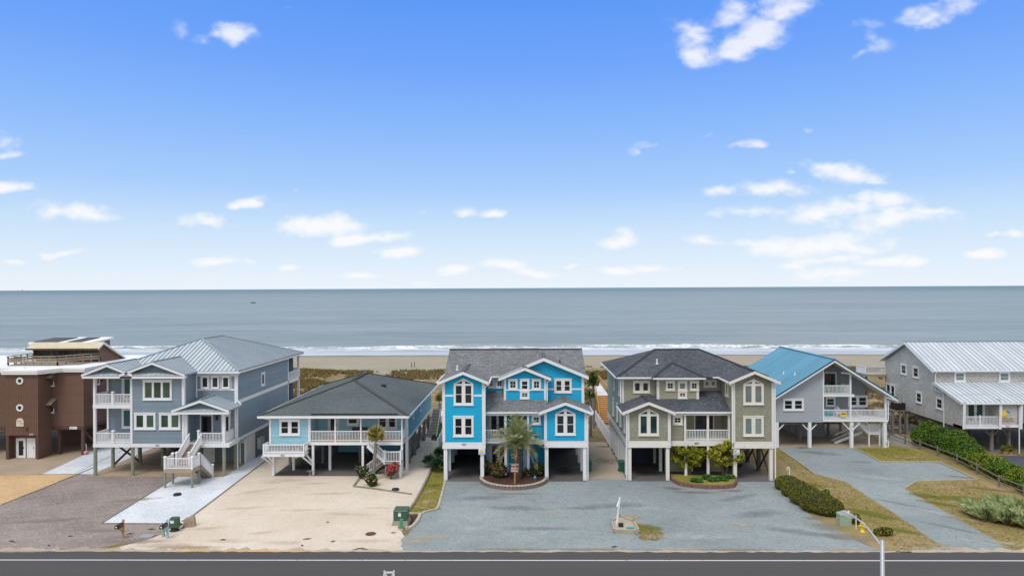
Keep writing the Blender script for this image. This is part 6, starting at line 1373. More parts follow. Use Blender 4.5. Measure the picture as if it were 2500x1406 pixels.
# -- fan palms
def fan_mesh(seed, R=.75, stalk=.6, n=15):
    r = random.Random(seed); mb = MB(); mb.tube((0, 0, 0), (stalk, 0, .12), .018, .012, 4); c = Vector((stalk, 0, .12))
    for i in range(n):
        a = math.radians(-115+230*i/(n-1)); d = Vector((math.cos(a), math.sin(a), r.uniform(-.1, .2))); L = R*(1-.22*abs(a)/2)*r.uniform(.9, 1.08); p = Vector((-d.y, d.x, .25))*.05*R/.75; m = c+d*L*.55; tip = c+d*L+Vector((0, 0, -.18*L*r.uniform(.5, 1.6))); k = len(mb.v)
        mb.v += [c, m+p, tip, m-p]; mb.f.append([k, k+1, k+2, k+3])
    return mb.mesh('frond', recalc=False)
FAN = [fan_mesh(i, .8) for i in range(3)]
def fan_palm(label, x, y, h, R, n, mat, seed, lean=(0, 0), group=None, low=-60, name='cabbage_palm', dryn=4):
    t = thing(name, label, 'palm', (x, y, 0), group); r = random.Random(seed)
    top = Vector((lean[0], lean[1], h))
    if h > .3:
        mb = MB(); N = 9; P = [Vector((lean[0]*(i/N)**1.6, lean[1]*(i/N)**1.6, h*i/N)) for i in range(N+1)]
        for i in range(N): mb.tube(Vector((x, y, -.02))+P[i], Vector((x, y, .03))+P[i+1], .15+.02*(i % 2), .18-.02*(i % 2), 8)
        mb.build('trunk', M['wood_grey'], t)
    key = mat.name; ms = []
    for m in FAN: c = m.copy(); c.materials.append(mat); ms.append(c)
    md = FAN[0].copy(); md.materials.append(M['frond_dry'])
    for i in range(n):
        k = i/n; o = bpy.data.objects.new('frond', md if i >= n-dryn else r.choice(ms)); COL.objects.link(o); o.parent = t; o.location = top
        o.rotation_euler = (r.uniform(-.5, .5), math.radians(-78+(78-low)*k+r.uniform(-8, 8)), i*2.399); s = R/1.3*r.uniform(.85, 1.12); o.scale = (s, s, s)
    return t
bx, by = gnd(1253, 1172)
feather_palm(*gnd(1263.5, 1177), .30, 2.75, 3.15)
fan_palm('windburnt young palm at the foot of the pale blue cottage stairs', *gnd(912, 1172), 3.25, 1.5, 34, M['frond_y'], 6, (.22, .1), low=75, dryn=8)
fan_palm('slim palm with orange fronds in the walled yard beside the azure house', *gnd(1073, 1030), 2.4, 1.1, 22, M['frond_y'], 8, low=70)
g0 = gnd(1452, 1040)
fan_palm('tall dense green palm behind the azure house', 8.2, 84.0, 4.9, 1.5, 46, M['frond_g'], 9, low=70)
fan_palm('second green palm beside the wooden boardwalk stairs', 8.9, 92.0, 4.6, 1.3, 40, M['frond_g'], 10, low=80)
fan_palm('shorter bushy green palm at the azure house rear corner', 7.4, 79.5, 4.2, 1.2, 38, M['frond_g'], 12, low=80)
for i, (u, v, s) in enumerate(((1048, 1140, 1.0), (1068, 1150, 1.15), (1072, 1120, 1.0))):
    fan_palm(('low spiky blue-green palmetto nearest the sand lot edging', 'low dark palmetto against the azure house carport post', 'low palmetto behind the other two in the grass strip')[i], *gnd(u, v), .25, s, 26, M['sago'], 20+i, low=15, name='palmetto_clump', dryn=0)
# -- roses
def rb(spread, k, r): return [((r.uniform(-spread[0], spread[0]), r.uniform(-spread[1], spread[1]), r.uniform(.35, spread[2])), (r.uniform(.3, .48),)*2+(r.uniform(.28, .42),)) for _ in range(k)]
r_ = random.Random(3)
x, y = gnd(1197, 1168); shrub('rose_bush', 'wide rose bush with deep pink blooms in front of the glazed entry', x+.1, y+.2, .3, rb((.8, .45, 1.05), 10, r_), 2600, .085, M['leaf_rose'], 1, 'rose bush', 'roses in the mulch bed', flowers=M['flower'], nf=60, fs=.07)
x, y = gnd(1222, 1172); shrub('rose_bush', 'lower rose bush with deep pink blooms beside the palm trunk', x, y, .3, rb((.45, .35, .7), 6, r_), 1500, .085, M['leaf_rose'], 2, 'rose bush', 'roses in the mulch bed', flowers=M['flower'], nf=36, fs=.07)
x, y = gnd(1305, 1168); shrub('rose_bush', 'open rose bush with pink blooms at the open carport post', x, y, .3, rb((.75, .4, .95), 8, r_), 1700, .08, M['leaf_rose'], 3, 'rose bush', 'roses in the mulch bed', core=.6, flowers=M['flower'], nf=44, fs=.065)
x, y = gnd(906, 1184); shrub('oleander_bush', 'dark bush with pale pink blooms at the sand bed corner', x, y, 0, rb((.42, .3, .8), 6, r_), 1500, .085, M['leaf_rose'], 4, 'flowering bush', flowers=M['flower_p'], nf=40, fs=.055)
x, y = gnd(882, 1168); shrub('oleander_bush', 'thin leggy bush with pale pink blooms by the carport post', x, y, 0, rb((.5, .2, 1.0), 5, r_), 700, .08, M['leaf_rose'], 5, 'flowering bush', core=0, flowers=M['flower_p'], nf=22, fs=.05)
x, y = gnd(955, 1169); shrub('azalea_bush', 'bush covered in hot pink flowers below the stair landing', x, y, 0, rb((.35, .25, 1.1), 6, r_), 1000, .08, M['leaf_rose'], 6, 'flowering bush', core=.5, flowers=M['flower'], nf=170, fs=.075)
# -- two small trees before the sage house
def small_tree(label, x, y, z, h, R, mat, seed, n, lean=0):
    r = random.Random(seed); t = thing('ornamental_tree', label, 'tree', (x, y, z)); o = Vector((x, y, z)); B = []
    mb = MB()
    for i in range(5):
        a = i*1.3+r.uniform(-.3, .3); b0 = o+Vector((.12*math.cos(a), .12*math.sin(a), -.05)); k1 = o+Vector((.35*math.cos(a), .3*math.sin(a), h*.38)); k2 = o+Vector((R*.6*math.cos(a)+lean, R*.45*math.sin(a), h*.72))
        mb.tube(b0, k1, .06, .045, 6); mb.tube(k1, k2, .045, .015, 6)
        for j in range(3): e = k2+Vector((r.uniform(-.6, .6), r.uniform(-.5, .5), r.uniform(-.25, .55))); mb.tube(k1.lerp(k2, .6), e, .02, .008, 4)
    mb.build('trunk', M['bark'], t)
    for i in range(58):
        d = rdir(r); c = o+Vector((lean+d.x*R*.78*r.uniform(.5, 1), d.y*R*.62*r.uniform(.4, 1), h*.55+d.z*h*.40*r.uniform(.5, 1))); s = r.uniform(.2, .44); B.append((c, (s, s, s*.7)))
    mb = MB(); leaves(mb, B, n, .085, r, .3); mb.build('crown', mat, t, recalc=False); return t
x, y = gnd(1680, 1166); small_tree('round yellow-green tree in front of the sage house entry', x, y, .3, 3.4, 2.05, M['leaf_tree'], 5, 10500)
x, y = gnd(1769, 1170); small_tree('looser golden-leaved tree beside the sage house entry', x, y, .3, 3.45, 1.85, M['leaf_tree2'], 8, 8500, .05)
for i, (u, v) in enumerate(((1722, 1176), (1700, 1184), (1740, 1182), (1762, 1180), (1780, 1176))):
    x, y = gnd(u, v); shrub('ground_cover_plant', ('leafy green clump under the golden-leaved tree', 'bright leafy clump breaking over the block wall', 'leafy green clump in the middle of the block bed', 'leafy green clump above the block wall', 'leafy green clump at the right end of the block bed')[i] if i != 4 else 'leafy green clump at the carport end of the block bed', x, y, .3, [((r_.uniform(-.3, .3), r_.uniform(-.2, .2), .12), (.4, .3, .22)) for _ in range(3)], 650, .075, M['ivy'], 30+i, 'plant', 'ground cover in the block bed', core=.6, stem=False)
# -- clipped boxwoods
for i, (u, v, s, h) in enumerate(((1922, 1193, 1.05, 1.05), (1942, 1209, 1.2, 1.2), (1968, 1228, 1.35, 1.3), (1996, 1245, 1.4, 1.35), (2020, 1253, 1.2, 1.15))):
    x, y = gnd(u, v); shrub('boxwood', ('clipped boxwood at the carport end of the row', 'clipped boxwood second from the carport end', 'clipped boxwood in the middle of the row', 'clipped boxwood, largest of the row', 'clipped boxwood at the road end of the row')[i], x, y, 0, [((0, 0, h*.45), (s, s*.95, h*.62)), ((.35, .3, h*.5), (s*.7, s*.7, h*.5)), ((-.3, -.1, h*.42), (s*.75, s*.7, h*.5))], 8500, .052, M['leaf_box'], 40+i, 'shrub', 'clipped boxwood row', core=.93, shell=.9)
# -- hedge beside the split rail fence
hp = [(2262, 1092, 1.25, 2.6, 0), (2292, 1100, 1.3, 2.5, 0), (2322, 1112, 1.3, 2.35, 0), (2352, 1124, 1.25, 2.1, 0), (2380, 1138, 1.2, 1.9, 0), (2404, 1152, 1.1, 1.5, 1), (2432, 1163, 1.15, 1.5, 1), (2462, 1178, 1.15, 1.45, 0), (2492, 1192, 1.2, 1.5, 1), (2530, 1210, 1.2, 1.5, 0)]
lab = ['tall dense hedge shrub at the house end of the fence', 'tall dense hedge shrub, second along the fence', 'dense hedge shrub with a rounded top, third along the fence', 'dense hedge shrub below the stilt house balcony', 'hedge shrub stepping down beside the fence rails', 'yellow-green hedge shrub where the hedge drops low', 'yellow-green hedge shrub beside the dark driveway', 'deep green low hedge shrub behind the fence rails', 'yellow-green low hedge shrub by the driveway edge', 'low hedge shrub at the road end of the fence']
for i, (u, v, s, h, yy) in enumerate(hp):
    x, y = gnd(u, v); rr = random.Random(60+i); s *= 1.15; h *= 1.08
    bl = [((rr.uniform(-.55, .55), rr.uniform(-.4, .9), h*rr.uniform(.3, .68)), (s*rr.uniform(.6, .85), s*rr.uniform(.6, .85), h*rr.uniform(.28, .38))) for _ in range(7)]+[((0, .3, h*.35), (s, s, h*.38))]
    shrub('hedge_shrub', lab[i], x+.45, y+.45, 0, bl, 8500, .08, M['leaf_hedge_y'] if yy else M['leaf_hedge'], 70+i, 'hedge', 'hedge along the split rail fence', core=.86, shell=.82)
x, y = gnd(2157, 1306); shrub('low_shrub', 'small straggly shrub beside the road behind the hydrant', x, y, 0, [((-.3, 0, .2), (.4, .3, .3)), ((.3, .1, .22), (.4, .35, .3)), ((0, -.1, .3), (.35, .3, .3))], 900, .08, M['leaf_box'], 90, core=.5)
x, y = gnd(2017, 1207); shrub('low_shrub', 'tiny bright green plant in the dry lawn by the boxwoods', x, y, 0, [((0, 0, .2), (.3, .25, .22))], 260, .09, M['leaf_hedge'], 91, core=0)
x, y = gnd(2090, 1278); shrub('low_shrub', 'dark small shrub behind the pale utility box', x, y, 0, [((0, 0, .35), (.35, .3, .4))], 420, .08, M['leaf_box'], 92, core=.6)
# -- pampas grass
def blades(mb, c, n, L, spread, r, w=.018, droop=.5):
    c = Vector(c)
    for i in range(n):
        a = r.uniform(0, 6.283); o = r.random()**.6*spread*.35; b = c+Vector((o*math.cos(a), o*math.sin(a), 0)); le = L*r.uniform(.55, 1.1); out_ = r.uniform(.15, 1.0)*spread; d = Vector((math.cos(a), math.sin(a), 0)); s = Vector((-d.y, d.x, 0))*w
        m = b+d*out_*.45+Vector((0, 0, le*.72)); tip = b+d*out_*1.25+Vector((0, 0, le*(1-droop*r.random()*out_/spread)))
        k = len(mb.v); mb.v += [b-s, b+s, m+s*.8, tip, m-s*.8]; mb.f.append([k, k+1, k+2, k+3, k+4])
for i, (u, v, s) in enumerate(((2384, 1258, 1.0), (2412, 1270, 1.05), (2440, 1250, 1.0), (2462, 1278, 1.1), (2488, 1262, 1.15), (2512, 1288, 1.1))):
    x, y = gnd(u, v); r = random.Random(100+i); t = thing('pampas_grass', ('pampas clump at the lawn cover end of the bed', 'pampas clump, second from the lawn cover', 'pampas clump at the back of the bed', 'pampas clump beside the reddish bush', 'tallest pampas clump of the bed', 'pampas clump at the far end of the bed')[i], 'grass clump', (x, y, 0), 'pampas grasses in the lawn bed')
    mb = MB(); blades(mb, (x, y, 0), 520, 1.25*s, .85*s, r); mb.build('blades', M['pampas'], t, recalc=False)
x, y = gnd(2470, 1283); shrub('low_shrub', 'reddish low bush among the pampas grasses', x, y, 0, [((0, 0, .3), (.4, .35, .32))], 500, .08, leaf('red_leaf', C('#5a3a30'), C('#7d5340'), C('#946a50')), 93, core=.6)
# -- dune grass, counted by nobody
r = random.Random(77); mb, mg = MB(), MB(); cnt = 0
while cnt < 20000:
    y = 86+56*r.random(); half = y*.80; x = r.uniform(-half, half)
    n1 = mnoise.noise(Vector((x*.11, y*.14, 5.0)))+.5*mnoise.noise(Vector((x*.33, y*.37, 8.0)))
    edge = 138+5*mnoise.noise(Vector((x*.05, 2.0, 3.1)))
    if y > edge or n1 < -.12-.35*(y > edge-6): 
        cnt += .2; continue
    if any(abs(x-cx) < 1.5 for cx in path_x(y)) and y > 96: continue
    z = terrain(x, y)-.03; tgt = mg if (r.random() < .15 or y > edge-4 or y < 92) else mb
    blades(tgt, (x, y, z), 7, .62 if y > 96 else .4, .42, r, .05, .5); cnt += 1
stuff(mb.build('dune_grass', M['dune'], recalc=False)); stuff(mg.build('dune_grass', M['dune_g'], recalc=False))
# -- lawn blades on the near plots
def inpoly(p, poly):
    c = False; j = len(poly)-1
    for i in range(len(poly)):
        if (poly[i][1] > p[1]) != (poly[j][1] > p[1]) and p[0] < (poly[j][0]-poly[i][0])*(p[1]-poly[i][1])/(poly[j][1]-poly[i][1])+poly[i][0]: c = not c
        j = i
    return c
mb = MB(); mb2 = MB()
plots = [([(1000, 1253), (1030, 1250), (1068, 1242), (1078, 1205), (1086, 1173), (1100, 1070), (1075, 1095), (1045, 1165), (1012, 1226)], 2200), ([(2082, 1093), (2166, 1086), (2215, 1095), (2290, 1118), (2295, 1124), (2155, 1126), (2120, 1110)], 1500), ([(2212, 1195), (2238, 1178), (2386, 1175), (2500, 1230), (2500, 1340), (2470, 1340), (2300, 1242)], 3200), ([(1895, 1110), (1910, 1102), (1990, 1160), (2064, 1180), (2178, 1252), (2310, 1340), (2200, 1340), (2060, 1270)], 3000), ([(1540, 1275), (1580, 1285), (1625, 1305), (1600, 1320), (1560, 1318), (1548, 1300)], 420)]
for poly, n in plots:
    g = [gnd(u, v) for u, v in poly]; xs = [p[0] for p in g]; ys = [p[1] for p in g]
    for _ in range(n):
        p = (r.uniform(min(xs), max(xs)), r.uniform(min(ys), max(ys)))
        if inpoly(p, g): blades(mb, (p[0], p[1], .005), 4, .06, .10, r, .010, .4)
stuff(mb.build('lawn_grass', M['tuft'], recalc=False))
# ------------------------------------------------------------------ beds, edgings, walls
def stone_run(t, pts, mat, L=.36, w=.2, h=.14, z=0, name='block', seed=1, gap=.02):
    r = random.Random(seed); pts = [Vector((*p, 0)) for p in pts]
    for a, b in zip(pts, pts[1:]):
        n = max(1, round((b-a).length/L)); d = (b-a)/n; u = d.normalized(); s = Vector((-u.y, u.x, 0))
        for i in range(n):
            c = a+d*(i+.5)+s*r.uniform(-.015, .015); e = u*(d.length/2-gap/2); f = s*w/2*r.uniform(.9, 1.08); z0 = Vector((0, 0, z-.005)); z1 = Vector((0, 0, z+h*r.uniform(.9, 1.06)))
            MB().hexa([c-e-f+z0, c+e-f+z0, c+e+f+z0, c-e+f+z0, c-e*.96-f*.9+z1, c+e*.96-f*.9+z1, c+e*.96+f*.9+z1, c-e*.96+f*.9+z1]).build(name, mat, t)
cx, cy = gnd(1254, 1174); RX, RY = 2.95, 2.95
ell = lambda k, n=30, a0=math.pi*1.0, a1=math.pi*2.0, rx=RX, ry=RY: [(cx+rx*math.cos(a0+(a1-a0)*i/n), cy+.25+ry*math.sin(a0+(a1-a0)*i/n)) for i in range(n+1)]
bed = thing('raised_bed', 'half-round block wall bed of dark mulch before the azure house', 'planter', (cx, cy, 0))
stone_run(bed, ell(0), M['brick'], .42, .24, .16, 0, 'block', 1); stone_run(bed, ell(0, rx=RX-.02, ry=RY-.02), M['brick'], .42, .23, .15, .165, 'block', 2); stone_run(bed, ell(0, rx=RX-.02, ry=RY-.02), M['stone'], .5, .27, .06, .325, 'cap_stone', 3)
MB().prism([(x, y, .0) for x, y in ell(0, rx=RX-.14, ry=RY-.14)]+[(cx+RX-.14, cy+1.6, 0), (cx-RX+.14, cy+1.6, 0)], (0, 0, .31)).build('mulch', M['mulch'], bed)
bx, by = gnd(1717, 1176); bed2 = thing('raised_bed', 'reddish block wall bed under the two yellow-green trees', 'planter', (bx, by, 0))
P2 = [gnd(u, v) for u, v in ((1637, 1165), (1643, 1176), (1660, 1185), (1690, 1190), (1725, 1193), (1765, 1193), (1790, 1190), (1797, 1182), (1798, 1168))]
stone_run(bed2, P2, M['brick_red'], .42, .22, .17, 0, 'block', 5); stone_run(bed2, P2, M['brick_red'], .42, .22, .16, .175, 'block', 6)
MB().prism([(x, y, 0) for x, y in P2], (0, 0, .29)).build('soil', M['lawn_g'], bed2)
ed = thing('paver_edging', 'pale stone pavers edging the grass strip and gravel', 'edging', (*gnd(1068, 1243), 0))
stone_run(ed, [gnd(u, v) for u, v in ((1087, 1173), (1083, 1190), (1077, 1212), (1070, 1236), (1066, 1243), (1050, 1246), (1034, 1251), (1028, 1255))], M['stone'], .3, .2, .1, 0, 'paver', 7)
stone_run(ed, [gnd(u, v) for u, v in ((1027, 1255), (1022, 1266), (1016, 1277), (1008, 1286), (996, 1291), (984, 1289))], M['stone'], .42, .26, .16, 0, 'paver', 8); stone_run(ed, [gnd(u, v) for u, v in ((998, 1253), (1026, 1254))], M['stone'], .5, .14, .1, 0, 'paver', 9)
def timber(label, px, mat, w=.14, h=.12, L=2.4, cat='edging'):
    t = thing('timber_edging', label, cat, (*gnd(*px[0]), 0)); pts = [Vector((*gnd(*p), 0)) for p in px]; r = random.Random(len(label))
    for a, b in zip(pts, pts[1:]):
        n = max(1, round((b-a).length/L)); d = (b-a)/n
        for i in range(n): p, q = a+d*i+d.normalized()*.01, a+d*(i+1)-d.normalized()*.01; k = h*r.uniform(.85, 1.1); MB().bar(p+Vector((0, 0, k/2)), q+Vector((0, 0, k/2+r.uniform(-.01, .01))), w, k).build('timber', mat, t)
timber('grey timbers boxing the sand bed with the flowering bushes', [(882, 1163), (863, 1188), (930, 1196), (1005, 1207)], M['timber'])
timber('long timber line between sand lot and grass strip', [(1083, 1082), (1066, 1115), (1045, 1166), (1026, 1203), (1010, 1231), (995, 1250)], M['timber'], .16, .16)
timber('dark edging between pine straw and grey gravel', [(232, 1140), (188, 1158), (95, 1196), (0, 1233)], M['timber'], .07, .06)
timber('thin edging between grey gravel and white gravel', [(425, 1168), (340, 1221), (247, 1278), (405, 1279)], M['timber'], .09, .08)
timber('dark edging between white gravel and sand lot', [(655, 1120), (600, 1161), (545, 1203), (472, 1258), (445, 1273)], M['timber'], .1, .08)
timber('pale timbers along the grey house drive on the dry lawn side', [(1902, 1096), (1948, 1127), (1990, 1158), (2066, 1178)], M['timber_pale'], .12, .1)
timber('pale timbers round the gravel turning bay', [(2085, 1095), (2120, 1111), (2150, 1128), (2290, 1128), (2340, 1150), (2386, 1172), (2300, 1174), (2238, 1175.5), (2210, 1192)], M['timber_pale'], .14, .12)
timber('concrete kerb strip under the raised drive of the shake house', [(2425, 1110), (2455, 1132), (2500, 1160)], M['concrete'], .2, .1)
# ------------------------------------------------------------------ fence
fp = [gnd(u, v) for u, v in ((2171, 1068), (2210, 1084), (2246, 1097.5), (2289, 1113.5), (2337, 1133), (2386, 1158), (2439, 1188), (2500, 1212), (2560, 1240))]
fe = thing('split_rail_fence', 'weathered two-rail wooden fence along the green hedge', 'fence', (*fp[0], 0))
for x, y in fp: MB().box(x-.06, x+.06, y-.06, y+.06, 0, 1.02).build('post', M['wood_grey'], fe)
for a, b in zip(fp, fp[1:]):
    for h in (.42, .85): MB().bar((*a, h), (*b, h+random.uniform(-.03, .03)), .05, .085).build('rail', M['wood_grey'], fe)
def picket(name, label, pts, h, mat, sp=.14):
    t = thing(name, label, 'fence', (*pts[0], 0))
    for a, b in zip(pts, pts[1:]):
        a, b = Vector((*a, 0)), Vector((*b, 0)); n = max(1, round((b-a).length/2.2)); up = Vector((0, 0, 1))
        for i in range(n+1): c = a.lerp(b, i/n); MB().box(c.x-.07, c.x+.07, c.y-.07, c.y+.07, 0, h+.12).build('post', mat, t)
        MB().bar(a+up*(h-.05), b+up*(h-.05), .06, .09).build('rail', mat, t); MB().bar(a+up*.15, b+up*.15, .06, .09).build('rail', mat, t)
        m = int((b-a).length/sp); mb = MB()
        for i in range(m): c = a.lerp(b, (i+.5)/m); mb.box(c.x-.05, c.x+.05, c.y-.02, c.y+.02, .16, h-.06)
        stuff(mb.build('pickets', mat, t))
    return t
picket('privacy_fence', 'white privacy fence beside the sandy alley', [(9.0, 74.2), (8.75, 89)], 1.55, M['white'], .115)
picket('yard_gate', 'white picket gate across the path beside the pale blue cottage', [gnd(1027, 1101), gnd(1068, 1102)], 1.05, M['offwhite'], .16)
picket('yard_fence', 'white fence running back along the azure house yard', [gnd(1069, 1102), gnd(1084, 1068)], 1.3, M['white'], .12)
# ------------------------------------------------------------------ boardwalk stairs to the beach
bw = thing('boardwalk', 'new pine stairs climbing to a beach boardwalk', 'boardwalk', (9.7, 87, 0))
stair(bw, (10.05, 91.0, 3.0), (10.05, 86.6, .02), 1.5, 13, M['wood_new'], M['wood_new'])
MB().box(9.2, 10.9, 91.0, 104, 2.88, 3.0).build('walkway', M['offwhite'], bw)
for s in (9.22, 10.88):
    MB().bar((s, 91, 3.95), (s, 86.6, .95), .09, .14).build('handrail', M['wood_new'], bw); MB().bar((s, 91, 3.95), (s, 104, 3.95), .09, .14).build('handrail', M['wood_new'], bw)
    for y in (86.6, 88.8, 91, 94, 97, 100, 104): zz = max(0, min(1, (y-86.6)/4.4))*3.0; MB().box(s-.06, s+.06, y-.06, y+.06, 0, zz+.95).build('post', M['wood_new'], bw)
ws = thing('deck_stairs', 'white-railed stairs rising behind the pale blue cottage', 'stairs', (-9.8, 84, 0))
stair(ws, (-10.0, 95, 4.2), (-10.0, 86.5, .1), 1.6, 16, M['offwhite'], M['white'])
for s in (-10.85, -9.15): railing(ws, (s, 95, 4.2), (s, 86.5, .1), M['white'], 1.0)
MB().prism([(-10.95, 86.4, .0), (-10.95, 86.4, 1.05), (-10.95, 95, 5.1), (-10.95, 95, 3.9)], (.04, 0, 0)).build('side_panel', M['white'], ws); MB().box(-11.2, -8.8, 95, 97, 4.05, 4.2).build('landing_deck', M['offwhite'], ws)
for x in (-11, -9):
    for y in (95.2, 96.8): MB().box(x-.08, x+.08, y-.08, y+.08, 0, 4.05).build('post', M['white'], ws)
sl = thing('ridge_house_steps', 'grey side stairs under the pale blue cottage rear', 'stairs', (-11, 82, 0)); stair(sl, (-11.0, 83.0, 2.7), (-11.0, 79.2, .05), 1.0, 9, M['wood_grey'], M['offwhite'])
# ------------------------------------------------------------------ street furniture
def place(u, v): return gnd(u, v)
def mailbox(label, u, v, pm, lean):
    x, y = gnd(u, v); t = thing('mailbox', label, 'mailbox', (x, y, 0))
    MB().box(x-.06, x+.06, y-.06, y+.06, 0, 1.28).build('post', pm, t); MB().bar((x, y-.55, .80), (x, y+.1, .80), .1, .09).build('bracket', pm, t); MB().bar((x, y-.02, .35), (x, y-.4, .76), .06, .06).build('brace', pm, t)
    mb = MB(); prof = [(-.13, .0), (.13, .0), (.13, .16)]+[(.13*math.cos(a), .16+.11*math.sin(a)) for a in [math.pi*i/8 for i in range(1, 8)]]+[(-.13, .16)]
    mb.prism([(x+lean+px, y-.72, .85+pz) for px, pz in prof], (0, .62, 0)); b = mb.build('box', M['black'], t)
    MB().prism([(x+lean+px*.97, y-.722, .85+pz*.97+.004) for px, pz in prof], (0, -.015, 0)).build('door', M['rubber'], b); MB().box(x+lean+.131, x+lean+.14, y-.5, y-.25, .95, 1.03).build('flag', M['red'], b); MB().box(x+lean-.05, x+lean+.05, y-.74, y-.737, .93, 1.03).build('badge', M['white'], b)
mailbox('black mailbox on a brown wooden post in the grey gravel', 301, 1312, M['wood_new'], -.05)
mailbox('black mailbox on a pale blue post beside the green utility box', 409, 1312, plain('pale_blue_post', C('#9ac0cc'), .6, .08), -.05)
x, y = gnd(398, 1309); t = thing('marker_post', 'leaning pale green cable marker with yellow sticker', 'marker post', (x, y, 0)); MB().bar((x+.05, y, 0), (x-.12, y-.02, .95), .16, .16).build('body', M['trans_pale'], t); MB().box(x-.15, x-.02, y-.13, y-.11, .6, .76).build('sticker', M['yellow'], t)
def utility(label, u, v, w, d, h, mat, base=None, bh=.12, lid=.06, stickers=True):
    x, y = gnd(u, v); t = thing('utility_box', label, 'utility box', (x, y, 0))
    if base: MB().hexa([(x-w*.62, y-d*.2, 0), (x+w*.62, y-d*.2, 0), (x+w*.62, y+d*1.15, 0), (x-w*.62, y+d*1.15, 0), (x-w*.52, y-d*.06, bh), (x+w*.52, y-d*.06, bh), (x+w*.52, y+d*1.05, bh), (x-w*.52, y+d*1.05, bh)]).build('pad', base, t)
    MB().box(x-w/2, x+w/2, y, y+d, bh if base else 0, h).build('cabinet', mat, t)
    MB().hexa([(x-w*.53, y-.05, h+.001), (x+w*.53, y-.05, h+.001), (x+w*.53, y+d+.03, h+.001), (x-w*.53, y+d+.03, h+.001), (x-w*.5, y, h+lid), (x+w*.5, y, h+lid), (x+w*.5, y+d, h+lid*1.6), (x-w*.5, y+d, h+lid*1.6)]).build('lid', mat, t)
    if stickers: MB().box(x-.14, x+.06, y-.012, y-.002, h-.36, h-.12).build('label_plate', M['white'], t); MB().box(x-.1, x+.04, y-.014, y-.002, h-.1, h-.02).build('label_plate', M['orange'], t)
    return t
utility('large dark green transformer on a concrete pad beside the mulch', 977, 1281, 1.0, 1.0, .98, M['trans_green'], M['concrete'], .3)
utility('pale green utility cabinet on the lawn near the hydrant', 2065, 1284, .82, .6, .80, M['trans_pale'], None, 0, .05, False)
x, y = gnd(423, 1297); t = thing('utility_box', 'small green cable pedestal on a round dark base', 'utility box', (x, y, 0)); MB().lathe((x, y+.2, 0), [(.36, 0), (.26, .12), (.28, .3)], 14).build('base', M['rubber'], t); MB().box(x-.42, x+.42, y-.1, y+.5, .3, .44).build('skirt', M['trans_green'], t); MB().hexa([(x-.3, y-.05, .441), (x+.3, y-.05, .441), (x+.3, y+.45, .441), (x-.3, y+.45, .441), (x-.26, y, .95), (x+.26, y, .95), (x+.26, y+.42, .95), (x-.26, y+.42, .95)]).build('cabinet', M['trans_green'], t); MB().box(x-.2, x+.06, y-.05, y-.035, .6, .8).build('label_plate', M['white'], t)
x, y = gnd(980, 1293); t = thing('marker_post', 'short green utility marker at the transformer pad', 'marker post', (x, y, 0)); MB().box(x-.11, x+.11, y-.1, y+.1, .12, .78).build('body', plain('marker_green', (.06, .26, .14), .5, .1), t); MB().box(x-.13, x+.13, y-.12, y+.12, 0, .119).build('foot', M['stone'], t)
x, y = gnd(461, 1285); t = thing('cable_box', 'tan ribbed cable box tilted in the sand', 'utility box', (x, y, 0)); MB().hexa([(x-.42, y-.2, -.05), (x+.42, y-.1, .0), (x+.4, y+.35, 0), (x-.4, y+.3, -.05), (x-.26, y-.1, .62), (x+.33, y-.02, .78), (x+.32, y+.28, .78), (x-.26, y+.22, .62)]).build('shell', M['tanbox'], t)
for i in range(3): MB().bar((x-.16+.2*i, y-.2, .02), (x-.1+.18*i, y-.115, .5), .03, .03).build('rib', M['tanbox'], t)
x, y = gnd(356, 1311); tag(MB().hexa([(x-.5, y-.25, .01), (x+.42, y-.2, .01), (x+.55, y+.3, .01), (x-.3, y+.3, .01), (x-.5, y-.25, .09), (x+.42, y-.2, .09), (x+.55, y+.3, .12), (x-.3, y+.3, .12)]).build('vault_lid', M['steel'], loc=(x, y, 0)), 'pale grey vault lid lying in the gravel between the mailboxes', 'lid')
def cover(label, u, v, r, mat, h=.03, name='manhole_cover', cat='cover'):
    x, y = gnd(u, v); t = thing(name, label, cat, (x, y, 0)); MB().lathe((x, y, .015), [(r, 0), (r, h*.6), (r*.93, h)], 18).build('rim', mat, t); MB().lathe((x, y, .016+h), [(r*.8, 0), (r*.78, .008), (r*.1, .012)], 18).build('plate', mat, t)
cover('black round septic lid on the white gravel', 433, 1208.5, .32, M['rubber'], .14); cover('black round lid in the boxed sand bed', 965.5, 1196, .32, M['rubber'], .13); cover('rusty oval cover sunk in the sand lot', 905, 1303, .37, M['iron']); cover('rusty round cover in the lawn near the pampas', 2356, 1228, .6, M['iron'])
# hydrant
x, y = gnd(2106, 1298); t = thing('fire_hydrant', 'yellow fire hydrant on the verge by the utility cabinet', 'hydrant', (x, y, 0))
MB().lathe((x, y, 0), [(.19, 0), (.19, .05), (.13, .06), (.12, .40), (.15, .41), (.15, .46), (.13, .47), (.13, .56)], 14).build('barrel', M['yellow'], t, True); MB().lathe((x, y, .561), [(.17, 0), (.17, .04), (.13, .08), (.08, .13), (.03, .15), (.03, .2)], 14).build('bonnet', M['yellow'], t, True)
for a in (0, math.pi, -math.pi/2): d = Vector((math.cos(a), math.sin(a), 0)); MB().tube(Vector((x, y, .44))+d*.12, Vector((x, y, .44))+d*.24, .06 if a > -1 else .08, None, 10).build('outlet', M['yellow'], t)
x, y = gnd(2090, 1290); t = thing('marker_post', 'thin white marker stake beside the hydrant', 'marker post', (x, y, 0)); MB().box(x-.03, x+.03, y-.02, y+.02, 0, .95).build('stake', M['white'], t)
